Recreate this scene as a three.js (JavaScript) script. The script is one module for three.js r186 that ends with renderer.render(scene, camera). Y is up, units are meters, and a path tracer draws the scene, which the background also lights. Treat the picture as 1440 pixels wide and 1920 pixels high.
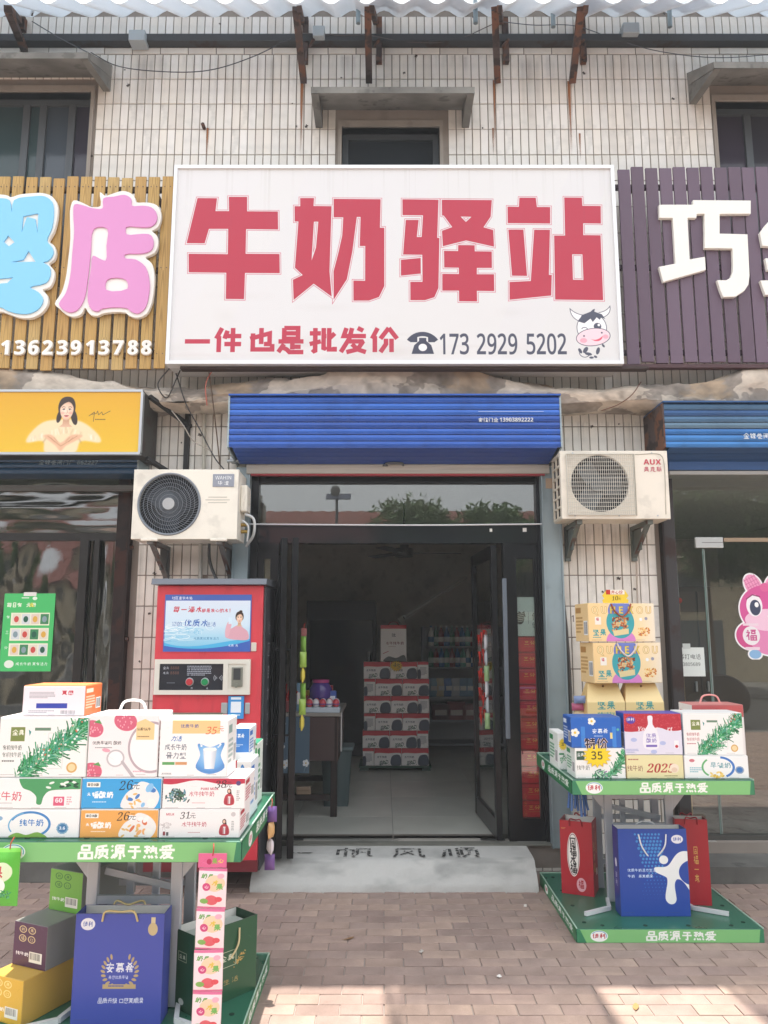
import * as THREE from 'three';
import { RoundedBoxGeometry } from 'three/addons/geometries/RoundedBoxGeometry.js';
import { mergeGeometries } from 'three/addons/utils/BufferGeometryUtils.js';

// ---------- camera, sky, sun, exposure ----------
const scene = new THREE.Scene();
const F = 1448, PITCH = THREE.MathUtils.degToRad(9.03), EYE = new THREE.Vector3(0, 1.7, 6);
const camera = new THREE.PerspectiveCamera(2 * THREE.MathUtils.radToDeg(Math.atan(960 / F)), 0.75, 0.05, 400);
camera.position.copy(EYE);
camera.rotation.x = PITCH;
const renderer = new THREE.WebGLRenderer({ antialias: true });
renderer.toneMapping = THREE.LinearToneMapping;
renderer.toneMappingExposure = 2.15;
renderer.shadowMap.enabled = true;
const SUN = new THREE.Vector3(-0.035, 1, -0.174).normalize();
{ // hazy summer sky: pale at the horizon, a little bluer overhead, brighter round the sun
  const W = 512, H = 256, d = new Float32Array(W * H * 4);
  for (let j = 0; j < H; j++) for (let i = 0; i < W; i++) {
    const up = ((j + 0.5) / H - 0.5) * Math.PI, az = ((i + 0.5) / W - 0.5) * 2 * Math.PI;
    const v = new THREE.Vector3(Math.cos(up) * Math.cos(az), Math.sin(up), Math.cos(up) * Math.sin(az));
    const t = Math.pow(Math.max(0, v.y), 0.55), c = Math.max(0, v.dot(SUN)), halo = 0.9 * Math.pow(c, 24) + 0.35 * Math.pow(c, 5);
    const o = (j * W + i) * 4;
    d[o] = 0.98 - 0.24 * t + halo; d[o + 1] = 0.99 - 0.20 * t + halo * 0.97; d[o + 2] = 1.00 - 0.13 * t + halo * 0.92; d[o + 3] = 1;
  }
  const tx = new THREE.DataTexture(d, W, H, THREE.RGBAFormat, THREE.FloatType);
  tx.mapping = THREE.EquirectangularReflectionMapping; tx.magFilter = THREE.LinearFilter; tx.needsUpdate = true;
  scene.background = tx; scene.environment = tx;
}
const sun = new THREE.DirectionalLight(new THREE.Color().setRGB(1, 0.945, 0.86), 4.2);
scene.fog = new THREE.FogExp2(new THREE.Color().setRGB(0.85, 0.88, 0.92), 0.0032); // thin fog added to lift the dark tones, standing in for lens flare
sun.position.copy(SUN).multiplyScalar(30); sun.target.position.set(0, 0, 0);
sun.castShadow = true; sun.shadow.mapSize.set(4096, 4096);
Object.assign(sun.shadow.camera, { left: -14, right: 14, top: 26, bottom: -10, near: 1, far: 60 });
scene.add(sun, sun.target);

// ---------- helpers ----------
const CO = Math.cos(PITCH), SI = Math.sin(PITCH);
const Y = (py, z) => { const b = (960 - py) / F; return EYE.y + (EYE.z - z) * (b * CO + SI) / (CO - b * SI); };   // height seen at row py on the plane z
const X = (px, y, z) => (px - 720) / F * ((EYE.z - z) * CO + (y - EYE.y) * SI);                                     // x seen at column px for height y on plane z
const XY = (px, py, z) => { const y = Y(py, z); return [X(px, y, z), y]; };
let seed = 12345;
const rnd = () => { seed = (seed + 0x6d2b79f5) | 0; let t = Math.imul(seed ^ (seed >>> 15), 1 | seed); t = (t + Math.imul(t ^ (t >>> 7), 61 | t)) ^ t; return ((t ^ (t >>> 14)) >>> 0) / 4294967296; };
const R = (a, b) => a + (b - a) * rnd();
const used = new Map();
const numbered = (n) => { const k = used.get(n) || 0; used.set(n, k + 1); return k ? n + '_' + String(k).padStart(3, '0') : n; };
function tag(o, label, category, group, kind) { if (label) o.userData.label = label; if (category) o.userData.category = category; if (group) o.userData.group = group; if (kind) o.userData.kind = kind; return o; }
function thing(name, label, category, pos = [0, 0, 0], ry = 0, group) { const o = new THREE.Group(); o.name = numbered(name); o.position.set(...pos); o.rotation.y = ry; tag(o, label, category, group); scene.add(o); return o; }
function mesh(name, geo, mat, parent, label) {
  const g = Array.isArray(geo) ? join(geo) : geo, m = new THREE.Mesh(g, mat);
  m.name = parent ? name : numbered(name); m.castShadow = m.receiveShadow = true; if (label) m.userData.label = label; (parent || scene).add(m); return m;
}
function join(list) { return list.length === 1 ? list[0] : mergeGeometries(list.map((g) => { let h = g.index ? g.toNonIndexed() : g; for (const k of Object.keys(h.attributes)) if (!['position', 'normal', 'uv'].includes(k)) h.deleteAttribute(k); h.clearGroups?.(); return h; })); }
function structure(name, geo, mat, parent) { const m = mesh(name, geo, mat, parent); m.userData.kind = 'structure'; return m; }
function dup(root, pos, label, ry, group) { const c = root.clone(); c.userData = { ...root.userData }; c.name = numbered(root.name.replace(/_\d{3}$/, '')); if (pos) c.position.set(...pos); if (ry !== undefined) c.rotation.y = ry; if (label) c.userData.label = label; if (group) c.userData.group = group; scene.add(c); return c; }
const box = (w, h, d, x = 0, y = 0, z = 0) => new THREE.BoxGeometry(w, h, d).translate(x, y, z);
const bx = (x0, x1, y0, y1, z0, z1) => box(x1 - x0, y1 - y0, z1 - z0, (x0 + x1) / 2, (y0 + y1) / 2, (z0 + z1) / 2);
const rb = (w, h, d, x = 0, y = 0, z = 0, r = 0.006, s = 2) => new RoundedBoxGeometry(w, h, d, s, Math.min(r, w / 2.01, h / 2.01, d / 2.01)).translate(x, y, z);
const cyl = (r, h, x = 0, y = 0, z = 0, n = 16, r2 = r) => new THREE.CylinderGeometry(r2, r, h, n).translate(x, y, z);
const V = (x, y, z) => new THREE.Vector3(x, y, z);
function rod(a, b, r, n = 8) { const A = V(...a), B = V(...b), d = B.clone().sub(A), g = new THREE.CylinderGeometry(r, r, d.length(), n); g.applyQuaternion(new THREE.Quaternion().setFromUnitVectors(V(0, 1, 0), d.clone().normalize())); return g.translate(...A.add(B).multiplyScalar(0.5).toArray()); }
function bar(a, b, w, t) { const A = V(...a), B = V(...b), d = B.clone().sub(A), g = new THREE.BoxGeometry(w, d.length(), t); const m = new THREE.Matrix4(), yv = d.clone().normalize(), zv = Math.abs(yv.x) > 0.9 ? V(0, 0, 1) : V(1, 0, 0).cross(yv).normalize(), xv = yv.clone().cross(zv).normalize(); m.makeBasis(xv, yv, zv); g.applyMatrix4(m); return g.translate(...A.add(B).multiplyScalar(0.5).toArray()); }
function tube(pts, r, n = 40, s = 6) { return new THREE.TubeGeometry(new THREE.CatmullRomCurve3(pts.map((p) => V(...p))), n, r, s); }
function shape(pts, holes = []) { const s = new THREE.Shape(pts.map((p) => new THREE.Vector2(p[0], p[1]))); for (const h of holes) s.holes.push(new THREE.Path(h.map((p) => new THREE.Vector2(p[0], p[1])))); return s; }
function extrude(pts, depth, bevel = 0, holes = []) { return new THREE.ExtrudeGeometry(shape(pts, holes), { depth, bevelEnabled: bevel > 0, bevelSize: bevel, bevelThickness: bevel, bevelSegments: 2, curveSegments: 8 }); }
function smooth(pts, n = 4) { const c = new THREE.CatmullRomCurve3(pts.map((p) => V(p[0], p[1], 0)), true, 'centripetal'); return c.getPoints(pts.length * n).slice(0, -1).map((p) => [p.x, p.y]); }
function uvm(g, s = 1, ox = 0, oy = 0) { // uv in metres, by the main direction of each normal
  const p = g.attributes.position, n = g.attributes.normal, uv = new Float32Array(p.count * 2);
  for (let i = 0; i < p.count; i++) { const ax = Math.abs(n.getX(i)), ay = Math.abs(n.getY(i)), az = Math.abs(n.getZ(i)); let u, v; if (ay > ax && ay > az) { u = p.getX(i); v = p.getZ(i); } else if (ax > az) { u = p.getZ(i); v = p.getY(i); } else { u = p.getX(i); v = p.getY(i); } uv[i * 2] = u * s + ox; uv[i * 2 + 1] = v * s + oy; }
  g.setAttribute('uv', new THREE.BufferAttribute(uv, 2)); return g;
}
function pillow(w, h, t, nx = 8, ny = 8) { // a filled sachet with flat seams above and below
  const g = new THREE.BoxGeometry(w, h, 0.002, nx, ny, 1), p = g.attributes.position;
  for (let i = 0; i < p.count; i++) { const u = p.getX(i) / w * 2, v = p.getY(i) / h * 2, b = Math.max(0, 1 - Math.pow(Math.abs(u), 3)) * Math.max(0, 1 - Math.pow(Math.abs(v) / 0.9, 4)); p.setZ(i, Math.sign(p.getZ(i)) * (0.001 + t / 2 * b * (0.9 + 0.1 * Math.sin(u * 9 + v * 7)))); p.setX(i, p.getX(i) * (1 - 0.05 * b)); }
  g.computeVertexNormals(); return g;
}
// noise
const hsh = (x, y, s) => { let h = Math.imul(x, 374761393) + Math.imul(y, 668265263) + Math.imul(s, 974634777); h = Math.imul(h ^ (h >>> 13), 1274126177); return ((h ^ (h >>> 16)) >>> 0) / 4294967296; };
function vn(x, y, s, per) { const xi = Math.floor(x), yi = Math.floor(y), a = x - xi, b = y - yi, w = (q) => ((q % per) + per) % per, u = a * a * (3 - 2 * a), v = b * b * (3 - 2 * b); const h = (i, j) => hsh(w(xi + i), w(yi + j), s); return (h(0, 0) * (1 - u) + h(1, 0) * u) * (1 - v) + (h(0, 1) * (1 - u) + h(1, 1) * u) * v; }
function fbm(u, v, f, s, oct = 4) { let a = 0, k = 0.5, t = 0; for (let i = 0; i < oct; i++) { a += k * vn(u * f, v * f, s + i, f); t += k; k *= 0.55; f *= 2; } return a / t; } // periodic in u, v over 0..1
function dataTex(n, fn, srgb = true) {
  const d = new Uint8Array(n * n * 4);
  for (let j = 0; j < n; j++) for (let i = 0; i < n; i++) { const c = fn(i / n, j / n), o = (j * n + i) * 4; for (let k = 0; k < 3; k++) d[o + k] = Math.max(0, Math.min(255, (c.length ? c[k] : c) * 255)); d[o + 3] = c.length > 3 ? c[3] * 255 : 255; }
  const t = new THREE.DataTexture(d, n, n); t.wrapS = t.wrapT = THREE.RepeatWrapping; t.magFilter = THREE.LinearFilter; if (srgb) t.colorSpace = THREE.SRGBColorSpace; t.needsUpdate = true; return t;
}
const mixc = (a, b, t) => a.map((x, i) => x + (b[i] - x) * Math.max(0, Math.min(1, t)));
const sm = (a, b, x) => { const t = Math.max(0, Math.min(1, (x - a) / (b - a))); return t * t * (3 - 2 * t); };
const STD = (color, roughness = 0.6, o = {}) => new THREE.MeshStandardMaterial({ color, roughness, ...o });
const rep = (t, x, y = x) => { const c = t.clone(); c.repeat.set(x, y); c.needsUpdate = true; return c; };

// ---------- lettering: each character as pen strokes on a ten by ten grid ----------
const RADICAL = { r: '2004 1319', w: '0011 0314 0926', s: '200323 320635 0938', h: '202918 0242 0645', d: '1021 1219 31818979', y: '1021 03232837' };
const GLYPH = {
  一: '0595', 乳: '5011 1213 3132 0444 2529 4153 60689897', 不: '0191 5106 5259 5588', 件: 'r 4134 4393 3696 6069', 也: '14828666 5056 22289896', 是: '2070742420 2272 0595 5558 5787 2609 17384999', 批: 'h 505867 5363 9274 70789897',
  发: '201393 403409 35856829 466899 6081', 价: 'r 6034 6094 545639 7479', 安: '4051 13128283 432679 744819 0595', 信: 'r 6061 4292 5484 5686 5787895957', 门: 'd', 业: '3038 6068 0326 9376 0999',
  品: '2070732320 0545490905 5595995955', 质: '8011 111609 1393 5154 37348487 555729 6799', 源: 'w 3090 303529 6152 4282854542 4484 656959 4638 8698', 于: '1181 0494 515938',
  热: '202515 0141 0443 42828596 606345 5374 1709 3749 5769 8799', 爱: '8011 1122 4142 7162 04039394 1585 443609 36765829 476899', 纯: 's 4292 53568683 60689897', 牛: '2004 2282 0595 5059',
  奶: '201649 433609 0343 418174948979 515549', 水: '505948 134308 8254 5499', 每: '2003 2191 231888 23837969 0696 4454 4757', 滴: 'w 6061 3191 5253 7273 39349499 4686 6567 5777795957',
  都: '0242 2025 0444 4106 1545491915 1747 6069 6191749677', 放: '2021 0242 222509 24444839 6044 5393 837649 547799', 心: '1407 33387876 4153 8396', 的: '2012 0242490902 0545 6054 62929879 6576',
  您: '1002 1215 5042 5191 7275 5354 8394 363979 1609 5657 8698', 优: 'r 3393 505539 63689897 7182', 生: '2004 2282 1585 0999 5059', 活: 'w 8041 3393 6165 4585894945',
  社: '1021 023206 2429 5393 7079 4999', 区: '90000999 2277 7227', 直: '1181 5052 2272782822 2474 2676 0999', 饮: '2003 124233 232947 6053 629284 7449 7599', 站: '2021 0242 1316 4337 0848 6064 6292 5595995955',
  嚼: '0222272702 9041 4243 6263 8283 4494964644 6466 476769494749 7797 868979', 酸: '0040 0242490902 1014 3034 0747 705292 8192 6354 8394 7457 658559 6699', 元: '2171 0494 443709 64689897',
  特: '1003 1242 0645 2029 5191 7073 4393 4595 848979 5667', 坚: '1014 3035 418145 5295 2777 5559 0999', 果: '2070742420 2272 5059 0595 4609 6699', 奥: '4041 25217175 3363 5255 0696 5609 5699',
  克: '1181 5053 2373762623 3609 66699998', 斯: '0141 1016 3036 1333 0646 1709 3749 90616559 6494 8489', 华: '2002 1115 8042 50549493 0696 5559', 凌: '0213 0826 3191 6063 2393 5345 7385 5538 568639 5799',
  金: '5004 5094 3464 1686 5459 0999 2738 7768', 典: '2127 2171 7177 4047 6067 2474 0797 3819 6889', 慕: '0191 3032 6062 2272752522 2373 0696 4608 6698 4749 2839 6879', 希: '7023 2073 0494 4307 29267679 5459',
  升: '6022 0494 313519 7079', 级: 's 418174946849 515549 5499', 口: '1282881812', 感: '111406 1191 607495 9265 3353 3454 1709 373979 5657 8798', 更: '0191 2272762622 2474 514609 3699',
  顺: '1109 2128 4049 5090 7062 57529297 737659 8799', 滑: 'w 43408083 6181 34339394 49458589 4686 4787', 早: '2070742420 2272 0696 5459', 餐: '2003 2131 5181 8154 6294 4406 5496 3676783836 3777 3859 6899',
  有: '0292 4005 39347479 3575 3777', 事: '0191 2272732322 158587 0696 1888 505949', 打: 'h 4191 717958', 电: '1282861612 1484 50589897', 话: 'y 8041 3393 6165 4585894945',
  福: '1021 023206 2429 4090 5181835351 4595994945 4797 6569', 全: '5004 5094 2474 2676 5459 0999', 家: '4051 13128283 2373 5316 44676959 5608 8466 6599', 送: '1021 042417 09173999 4051 8071 4282 3494 626538 6598',
  同: '19108089 3363 3565683835', 三: '1181 2474 0999', 分: '3005 6095 257569 4519', 闷: 'd 3547 45486866 5464', 伊: 'r 418187 3494 4787 615639', 利: '4011 0343 2129 2407 3446 6166 808979',
  锋: '2003 1242 1444 242847 0646 6043 619154 6294 5585 5686 4898 7479', 卷: '3031 6061 1282 0494 5106 5396 36666737 36398988', 闸: 'd 3363663633 3464 5358', 厂: '91111609',
  成: '1292 121609 14444737 50669997 8458 7081', 长: '7033 0494 303957 5499', 骨: '23207073 425272 05049495 29257579 2676 2878', 力: '12827958 404409', 型: '0141 0343 111305 3135 6063 8085 2777 5659 0999',
  认: 'y 606439 6499', 养: '2031 7061 1191 1383 0595 514508 5598 4639 6669', 头: '1122 1324 0696 605609 5799', 机: '0343 2029 2407 2446 495651818898', 帆: '07024247 2029 495651818898 6475', 风: '111609 1181889997 3367 6327',
  日: '2070792920 2575', 开: '1181 0494 313519 7179', 大: '0393 504609 5699',
};
function text(c, str, x, y, size, { w = 0.11, color = '#000', sx = 1, gap = 0.12, slant = 0, font = 'sans-serif', bold = true, center = false } = {}) {
  const adv = (ch) => { if (GLYPH[ch]) return size * sx * (1 + gap); c.font = (bold ? 'bold ' : '') + size * 1.12 + 'px ' + font; return c.measureText(ch).width * sx; };
  if (center) { let t = 0; for (const ch of str) t += adv(ch); x -= t / 2; }
  c.save(); c.strokeStyle = c.fillStyle = color; c.lineWidth = w * size; c.lineJoin = 'miter'; c.miterLimit = 1.8; c.lineCap = 'butt';
  for (const ch of str) {
    c.save(); c.translate(x, y); c.transform(sx, 0, -slant, 1, slant * size, 0);
    const g = GLYPH[ch];
    if (g) { const k = size * (1 - w) / 9, o = size * w / 2; for (const s of g.replace(/[a-z]/g, (r) => RADICAL[r]).split(' ')) { c.beginPath(); for (let i = 0; i + 1 < s.length; i += 2) c[i ? 'lineTo' : 'moveTo'](o + k * s[i], o + k * s[i + 1]); c.stroke(); } }
    else { c.font = (bold ? 'bold ' : '') + size * 1.12 + 'px ' + font; c.fillText(ch, 0, size * 0.9); }
    c.restore(); x += adv(ch);
  }
  c.restore();
}
function print(w, h, draw, bg) { // a printed sheet, in its own pixels
  const cv = document.createElement('canvas'); cv.width = w; cv.height = h; const c = cv.getContext('2d');
  if (bg) { c.fillStyle = bg; c.fillRect(0, 0, w, h); }
  draw(c, w, h); const t = new THREE.CanvasTexture(cv); t.colorSpace = THREE.SRGBColorSpace; t.anisotropy = 8; return t;
}
const paper = (map, roughness = 0.5, o = {}) => new THREE.MeshStandardMaterial({ map, roughness, ...o });
const poly = (c, pts, color) => { c.beginPath(); pts.forEach((p, i) => c[i ? 'lineTo' : 'moveTo'](p[0], p[1])); c.closePath(); c.fillStyle = color; c.fill(); };
const disc = (c, x, y, rx, ry, color, rot = 0) => { c.beginPath(); c.ellipse(x, y, rx, ry, rot, 0, 7); c.fillStyle = color; c.fill(); };
const rect = (c, x, y, w, h, color) => { c.fillStyle = color; c.fillRect(x, y, w, h); };
const line = (c, pts, color, w) => { c.beginPath(); pts.forEach((p, i) => c[i ? 'lineTo' : 'moveTo'](p[0], p[1])); c.strokeStyle = color; c.lineWidth = w; c.lineJoin = c.lineCap = 'round'; c.stroke(); };
const streaks = (c, w, h, n, a) => { for (let k = 0; k < n; k++) { const x = rnd() * w, l = R(0.1, 0.6) * h, g = c.createLinearGradient(0, 0, 0, l); g.addColorStop(0, 'rgba(110,100,88,' + a * R(0.4, 1) + ')'); g.addColorStop(1, 'rgba(110,100,88,0)'); c.fillStyle = g; c.fillRect(x, 0, R(2, 14), l); } };
const frond = (c, pts, n, len, cols) => { for (let k = 0; k < n; k++) { const t = Math.pow(rnd(), 0.9) * (pts.length - 1.001), i = Math.floor(t), f = t - i, x = pts[i][0] + (pts[i + 1][0] - pts[i][0]) * f + R(-1, 1) * len * 0.4, y = pts[i][1] + (pts[i + 1][1] - pts[i][1]) * f + R(-1, 1) * len * 0.4, a = Math.atan2(pts[i + 1][1] - pts[i][1], pts[i + 1][0] - pts[i][0]) + Math.PI + R(-1.3, 1.3), l = len * R(0.4, 1.2); c.beginPath(); c.moveTo(x, y); c.quadraticCurveTo(x + l * 0.5 * Math.cos(a) + R(-6, 6), y + l * 0.5 * Math.sin(a) + R(-6, 6), x + l * Math.cos(a), y + l * Math.sin(a)); c.strokeStyle = cols[(rnd() * cols.length) | 0]; c.lineWidth = R(2, 7); c.lineCap = 'round'; c.stroke(); } };
const small = (c, x, y, w, h, rows, color) => { for (let r = 0; r < rows; r++) { let q = x; const end = x + w * (r === rows - 1 ? 0.7 : 1); while (q < end) { const l = h / rows * R(0.4, 0.8); rect(c, q, y + r * h / rows, l, h / rows * 0.55, color); q += l * 1.3; } } };

// ---------- materials ----------
const concreteT = dataTex(512, (u, v) => { const a = fbm(u, v, 4, 1, 6), b = fbm(u, v, 3, 9, 3), g = 0.50 + 0.22 * (a - 0.5) + 0.16 * (b - 0.5) - 0.10 * sm(0.62, 0.8, fbm(u, v, 12, 30, 3)); return [g, g * 0.985, g * 0.955]; });
const apronT = dataTex(512, (u, v) => { const a = fbm(u, v, 5, 61, 6), s = sm(0.52, 0.75, fbm(u, v, 3, 66, 4)), f = hsh((u * 512) | 0, (v * 512) | 0, 4); return mixc([0.74, 0.735, 0.715], [0.57, 0.57, 0.555], s * 0.7 + (a - 0.5) * 0.8).map((q) => q + (f - 0.5) * 0.06); });
const plasterT = dataTex(1024, (u, v) => { // old render that peels: grey cement, tan undercoat, cream remains, soot
  const n = fbm(u, v, 3, 11, 6), m = fbm(u, v, 5, 17, 5), f = fbm(u, v, 24, 23, 3); let c = mixc([0.56, 0.52, 0.48], [0.64, 0.60, 0.56], f);
  c = mixc(c, [0.66, 0.58, 0.49], sm(0.50, 0.56, n)); c = mixc(c, [0.78, 0.73, 0.67], sm(0.55, 0.575, m)); c = mixc(c, [0.26, 0.24, 0.22], 0.40 * sm(0.56, 0.72, fbm(u, v, 4, 41, 5)));
  return c.map((q) => q * (0.86 + 0.28 * f));
});
const rustT = dataTex(512, (u, v) => { const n = fbm(u, v, 6, 71, 5), m = fbm(u, v, 16, 77, 3); return mixc(mixc([0.30, 0.25, 0.24], [0.42, 0.27, 0.19], sm(0.45, 0.62, n)), [0.20, 0.15, 0.14], sm(0.5, 0.7, m)); });
const greyRustT = dataTex(256, (u, v) => { const n = fbm(u, v, 5, 81, 5); return mixc([0.42, 0.42, 0.42], [0.36, 0.24, 0.20], sm(0.55, 0.68, n)); });
const pitT = dataTex(512, (u, v) => { const n = fbm(u, v, 6, 91, 3), p = hsh((u * 512) | 0, (v * 512) | 0, 3); return 0.5 + 0.35 * (n - 0.5) + 0.25 * (p - 0.5); }, false);
const brickT = dataTex(512, (u, v) => { const n = fbm(u, v, 5, 101, 5), p = hsh((u * 512) | 0, (v * 512) | 0, 7), d = sm(0.56, 0.76, fbm(u, v, 3, 111, 5)); return mixc([0.74 + 0.2 * (n - 0.5), 0.72 + 0.2 * (n - 0.5), 0.70 + 0.2 * (n - 0.5)], [0.86, 0.84, 0.80], d * 0.6).map((q) => q + (p - 0.5) * 0.10); });
const woodT = dataTex(512, (u, v) => { // plank print: long flame grain
  const x = u + 0.05 * (fbm(u, v, 2, 121, 3) - 0.5), arch = Math.pow(x - 0.5, 2) * 9 + v * 3 + 0.5 * fbm(u, v, 3, 131, 3), g = Math.pow(0.5 + 0.5 * Math.sin(arch * 14), 3), f = fbm(u, v * 0.999, 8, 141, 3);
  return mixc([0.77, 0.65, 0.41], [0.57, 0.45, 0.25], 0.62 * g + 0.5 * (f - 0.5));
});
const floorT = dataTex(256, (u, v) => { const n = fbm(u, v, 4, 151, 5); const g = 0.86 + 0.14 * (n - 0.5); return [g, g, g * 0.97]; });
const dirtT = dataTex(512, (u, v) => { const n = fbm(u, v, 4, 161, 5), m = sm(0.58, 0.8, fbm(u, v, 9, 171, 4)); const g = 0.985 - 0.10 * Math.max(0, n - 0.45) * 2 - 0.06 * m; return [g, g * 0.99, g * 0.975]; });
const asphaltM = STD('#ffffff', 0.95, { map: dataTex(256, (u, v) => { const g = 0.26 + 0.08 * (fbm(u, v, 6, 181, 4) - 0.5) + 0.08 * (hsh((u * 256) | 0, (v * 256) | 0, 5) - 0.5); return [g, g, g]; }) });
const concreteM = STD('#ffffff', 0.92, { map: concreteT, bumpMap: pitT, bumpScale: 0.004 });
const darkConcreteM = STD('#cfcfcc', 0.92, { map: concreteT, bumpMap: pitT, bumpScale: 0.004 });
const apronM = STD('#ffffff', 0.9, { map: apronT, bumpMap: pitT, bumpScale: 0.003 });
const plasterM = STD('#ffffff', 0.95, { map: rep(plasterT, 0.45, 0.8), bumpMap: plasterT, bumpScale: 0.006 });
const rustM = STD('#ffffff', 0.85, { map: rustT, bumpMap: rustT, bumpScale: 0.001 });
const postM = STD('#b0b4b6', 0.6, { map: greyRustT, metalness: 0.2 });
const mortarM = STD('#9a9189', 0.95, { map: dirtT });
const wallPaintM = STD('#d9d8d2', 0.9, { map: dirtT });
const ceilingM = STD('#e4e4e0', 0.95);
const blackFrameM = STD('#1b1c1f', 0.28, { metalness: 0.5 });
const darkGlossM = STD('#23262b', 0.08, { metalness: 0.0 });
const aluM = STD('#b8bcbf', 0.42, { metalness: 0.7 });
const galvM = STD('#9fb0b8', 0.5, { metalness: 0.45, map: dirtT });
const whiteMetalM = STD('#d9dadb', 0.4, { metalness: 0.15 });
const greySteelM = STD('#b9bfc6', 0.42, { metalness: 0.3 });
const blackM = STD('#151515', 0.6);
const glassM = new THREE.MeshPhysicalMaterial({ color: '#f0f4f2', roughness: 0.0, transmission: 1, thickness: 0, ior: 1.85, specularIntensity: 1 });
const waveT = dataTex(512, (u, v) => { const n = fbm(u, v, 5, 191, 2); return n; }, false);
const wavyGlassM = new THREE.MeshPhysicalMaterial({ color: '#aab4ae', roughness: 0.0, transmission: 1, thickness: 0, ior: 2.3, bumpMap: waveT, bumpScale: 0.03 });

// ---------- ground ----------
structure('ground', new THREE.PlaneGeometry(400, 400).rotateX(-Math.PI / 2).translate(0, -0.06, 0), STD('#6f6a60', 1));
structure('road', uvm(bx(-60, 60, -0.2, -0.045, 8.12, 15.9), 1), asphaltM);
const pavement = structure('pavement', uvm(bx(-20, 20, -0.3, -0.008, -0.2, 7.98), 1), STD('#9f928a', 1));
structure('road_kerb', uvm(bx(-20, 20, -0.3, 0.0, 7.985, 8.11), 1), concreteM);
function chamfer(w, h, d, c) { // a slab, top edges chamfered: x = w, y = h (up), z = d
  const a = w / 2, b = d / 2, p = [], q = (A, B, C, D) => p.push(...A, ...B, ...C, ...A, ...C, ...D);
  const T = [[-a + c, 0, b - c], [a - c, 0, b - c], [a - c, 0, -b + c], [-a + c, 0, -b + c]], E = [[-a, -c, b], [a, -c, b], [a, -c, -b], [-a, -c, -b]], B = E.map((v) => [v[0], -h, v[2]]);
  q(...T); for (let i = 0; i < 4; i++) { const j = (i + 1) % 4; q(T[i], E[i], E[j], T[j]); q(E[i], B[i], B[j], E[j]); }
  const g = new THREE.BufferGeometry(); g.setAttribute('position', new THREE.BufferAttribute(new Float32Array(p), 3)); g.computeVertexNormals(); return uvm(g, 1);
}
{ // clay pavers in running bond
  const bw = 0.204, bd = 0.104, g0 = [];
  for (let k = 0; k < 8; k++) { const g = chamfer(bw - 0.0035 - R(0, 0.0025), 0.05, bd - 0.0035 - R(0, 0.0025), 0.002); uvm(g, 1.3, rnd(), rnd()); g0.push(g); }
  const tints = ['#cdb5ac', '#d0b8ae', '#c8b2aa', '#d4bcb0', '#cab4ab', '#d8bfb2', '#c3aca4', '#ceb7ad'].map((c) => STD(c, 0.93, { map: brickT, bumpMap: pitT, bumpScale: 0.002 }));
  const all = [], rest = [];
  for (let j = 0; j < 75; j++) for (let i = -41; i <= 41; i++) all.push({ x: (i + (j % 2) / 2) * bw + R(-0.001, 0.001), z: 0.16 + j * bd, y: -0.001 + R(-0.0022, 0.0012) - 0.004 * Math.max(0, vn(i * 0.21, j * 0.13, 5, 97) - 0.6), rx: R(-0.006, 0.006), rz: R(-0.005, 0.005), ry: R(-0.006, 0.006), k: (rnd() * 8) | 0, m: (rnd() * 8) | 0 });
  const seen = (b) => b.z > 0.4 && b.z < 2.32 && Math.abs(b.x) < (6 - b.z + 0.25) * 0.5 && !(b.x > 1.1 && b.x < 2.1 && b.z < 1.33) && !(Math.abs(b.x + 0.12) < 1 && b.z < 0.5);
  all.sort((a, b) => (seen(b) ? b.z : -1) - (seen(a) ? a.z : -1));
  all.forEach((b, n) => { if (n >= 300) return rest.push(b); const m = mesh('paving_brick', g0[b.k], tints[b.m], pavement); m.position.set(b.x, b.y, b.z); m.rotation.set(b.rx, b.ry, b.rz); });
  const im = new THREE.InstancedMesh(g0[0], STD('#ffffff', 0.93, { map: brickT, bumpMap: pitT, bumpScale: 0.002 }), rest.length), o = new THREE.Object3D();
  rest.forEach((b, n) => { o.position.set(b.x, b.y, b.z); o.rotation.set(b.rx, b.ry, b.rz); o.updateMatrix(); im.setMatrixAt(n, o.matrix); im.setColorAt(n, tints[b.m].color); });
  im.name = 'paving_bricks'; im.userData.kind = 'stuff'; im.receiveShadow = im.castShadow = true; pavement.add(im);
}

// ---------- the building ----------
const FL = 0.187;                                   // shop floor above the pavement
const building = thing('shop_building', 'two storey shop row faced with upright white tiles under a corrugated eave', 'building');
const DL = -1.06, DR = 1.27, LR = X(243, 2, 0), RL = X(1247, 2, 0);
const holes = [];
const win = (px0, px1, py0, y0) => { const y1 = Y(py0, 0), h = [X(px0, y1, 0), X(px1, y1, 0), y0, y1]; holes.push(h); return h; };
const W1 = win(-190, 172, 172, 4.6), W2 = win(641, 824, 238, 4.75), W3 = win(1340, 1640, 190, 4.6);
const H1 = [-5.2, LR, FL, 3.1], H2 = [DL, DR, FL, 3.12], H3 = [RL, 5.2, FL, 3.12]; holes.push(H1, H2, H3);
const wall = mesh('wall', uvm(extrude([[-8, 0], [8, 0], [8, 7.12], [-8, 7.12]], 0.24, 0, holes.map(([a, b, c, d]) => [[a, c], [b, c], [b, d], [a, d]])).translate(0, 0, -0.249), 0.6), mortarM, building);
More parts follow.
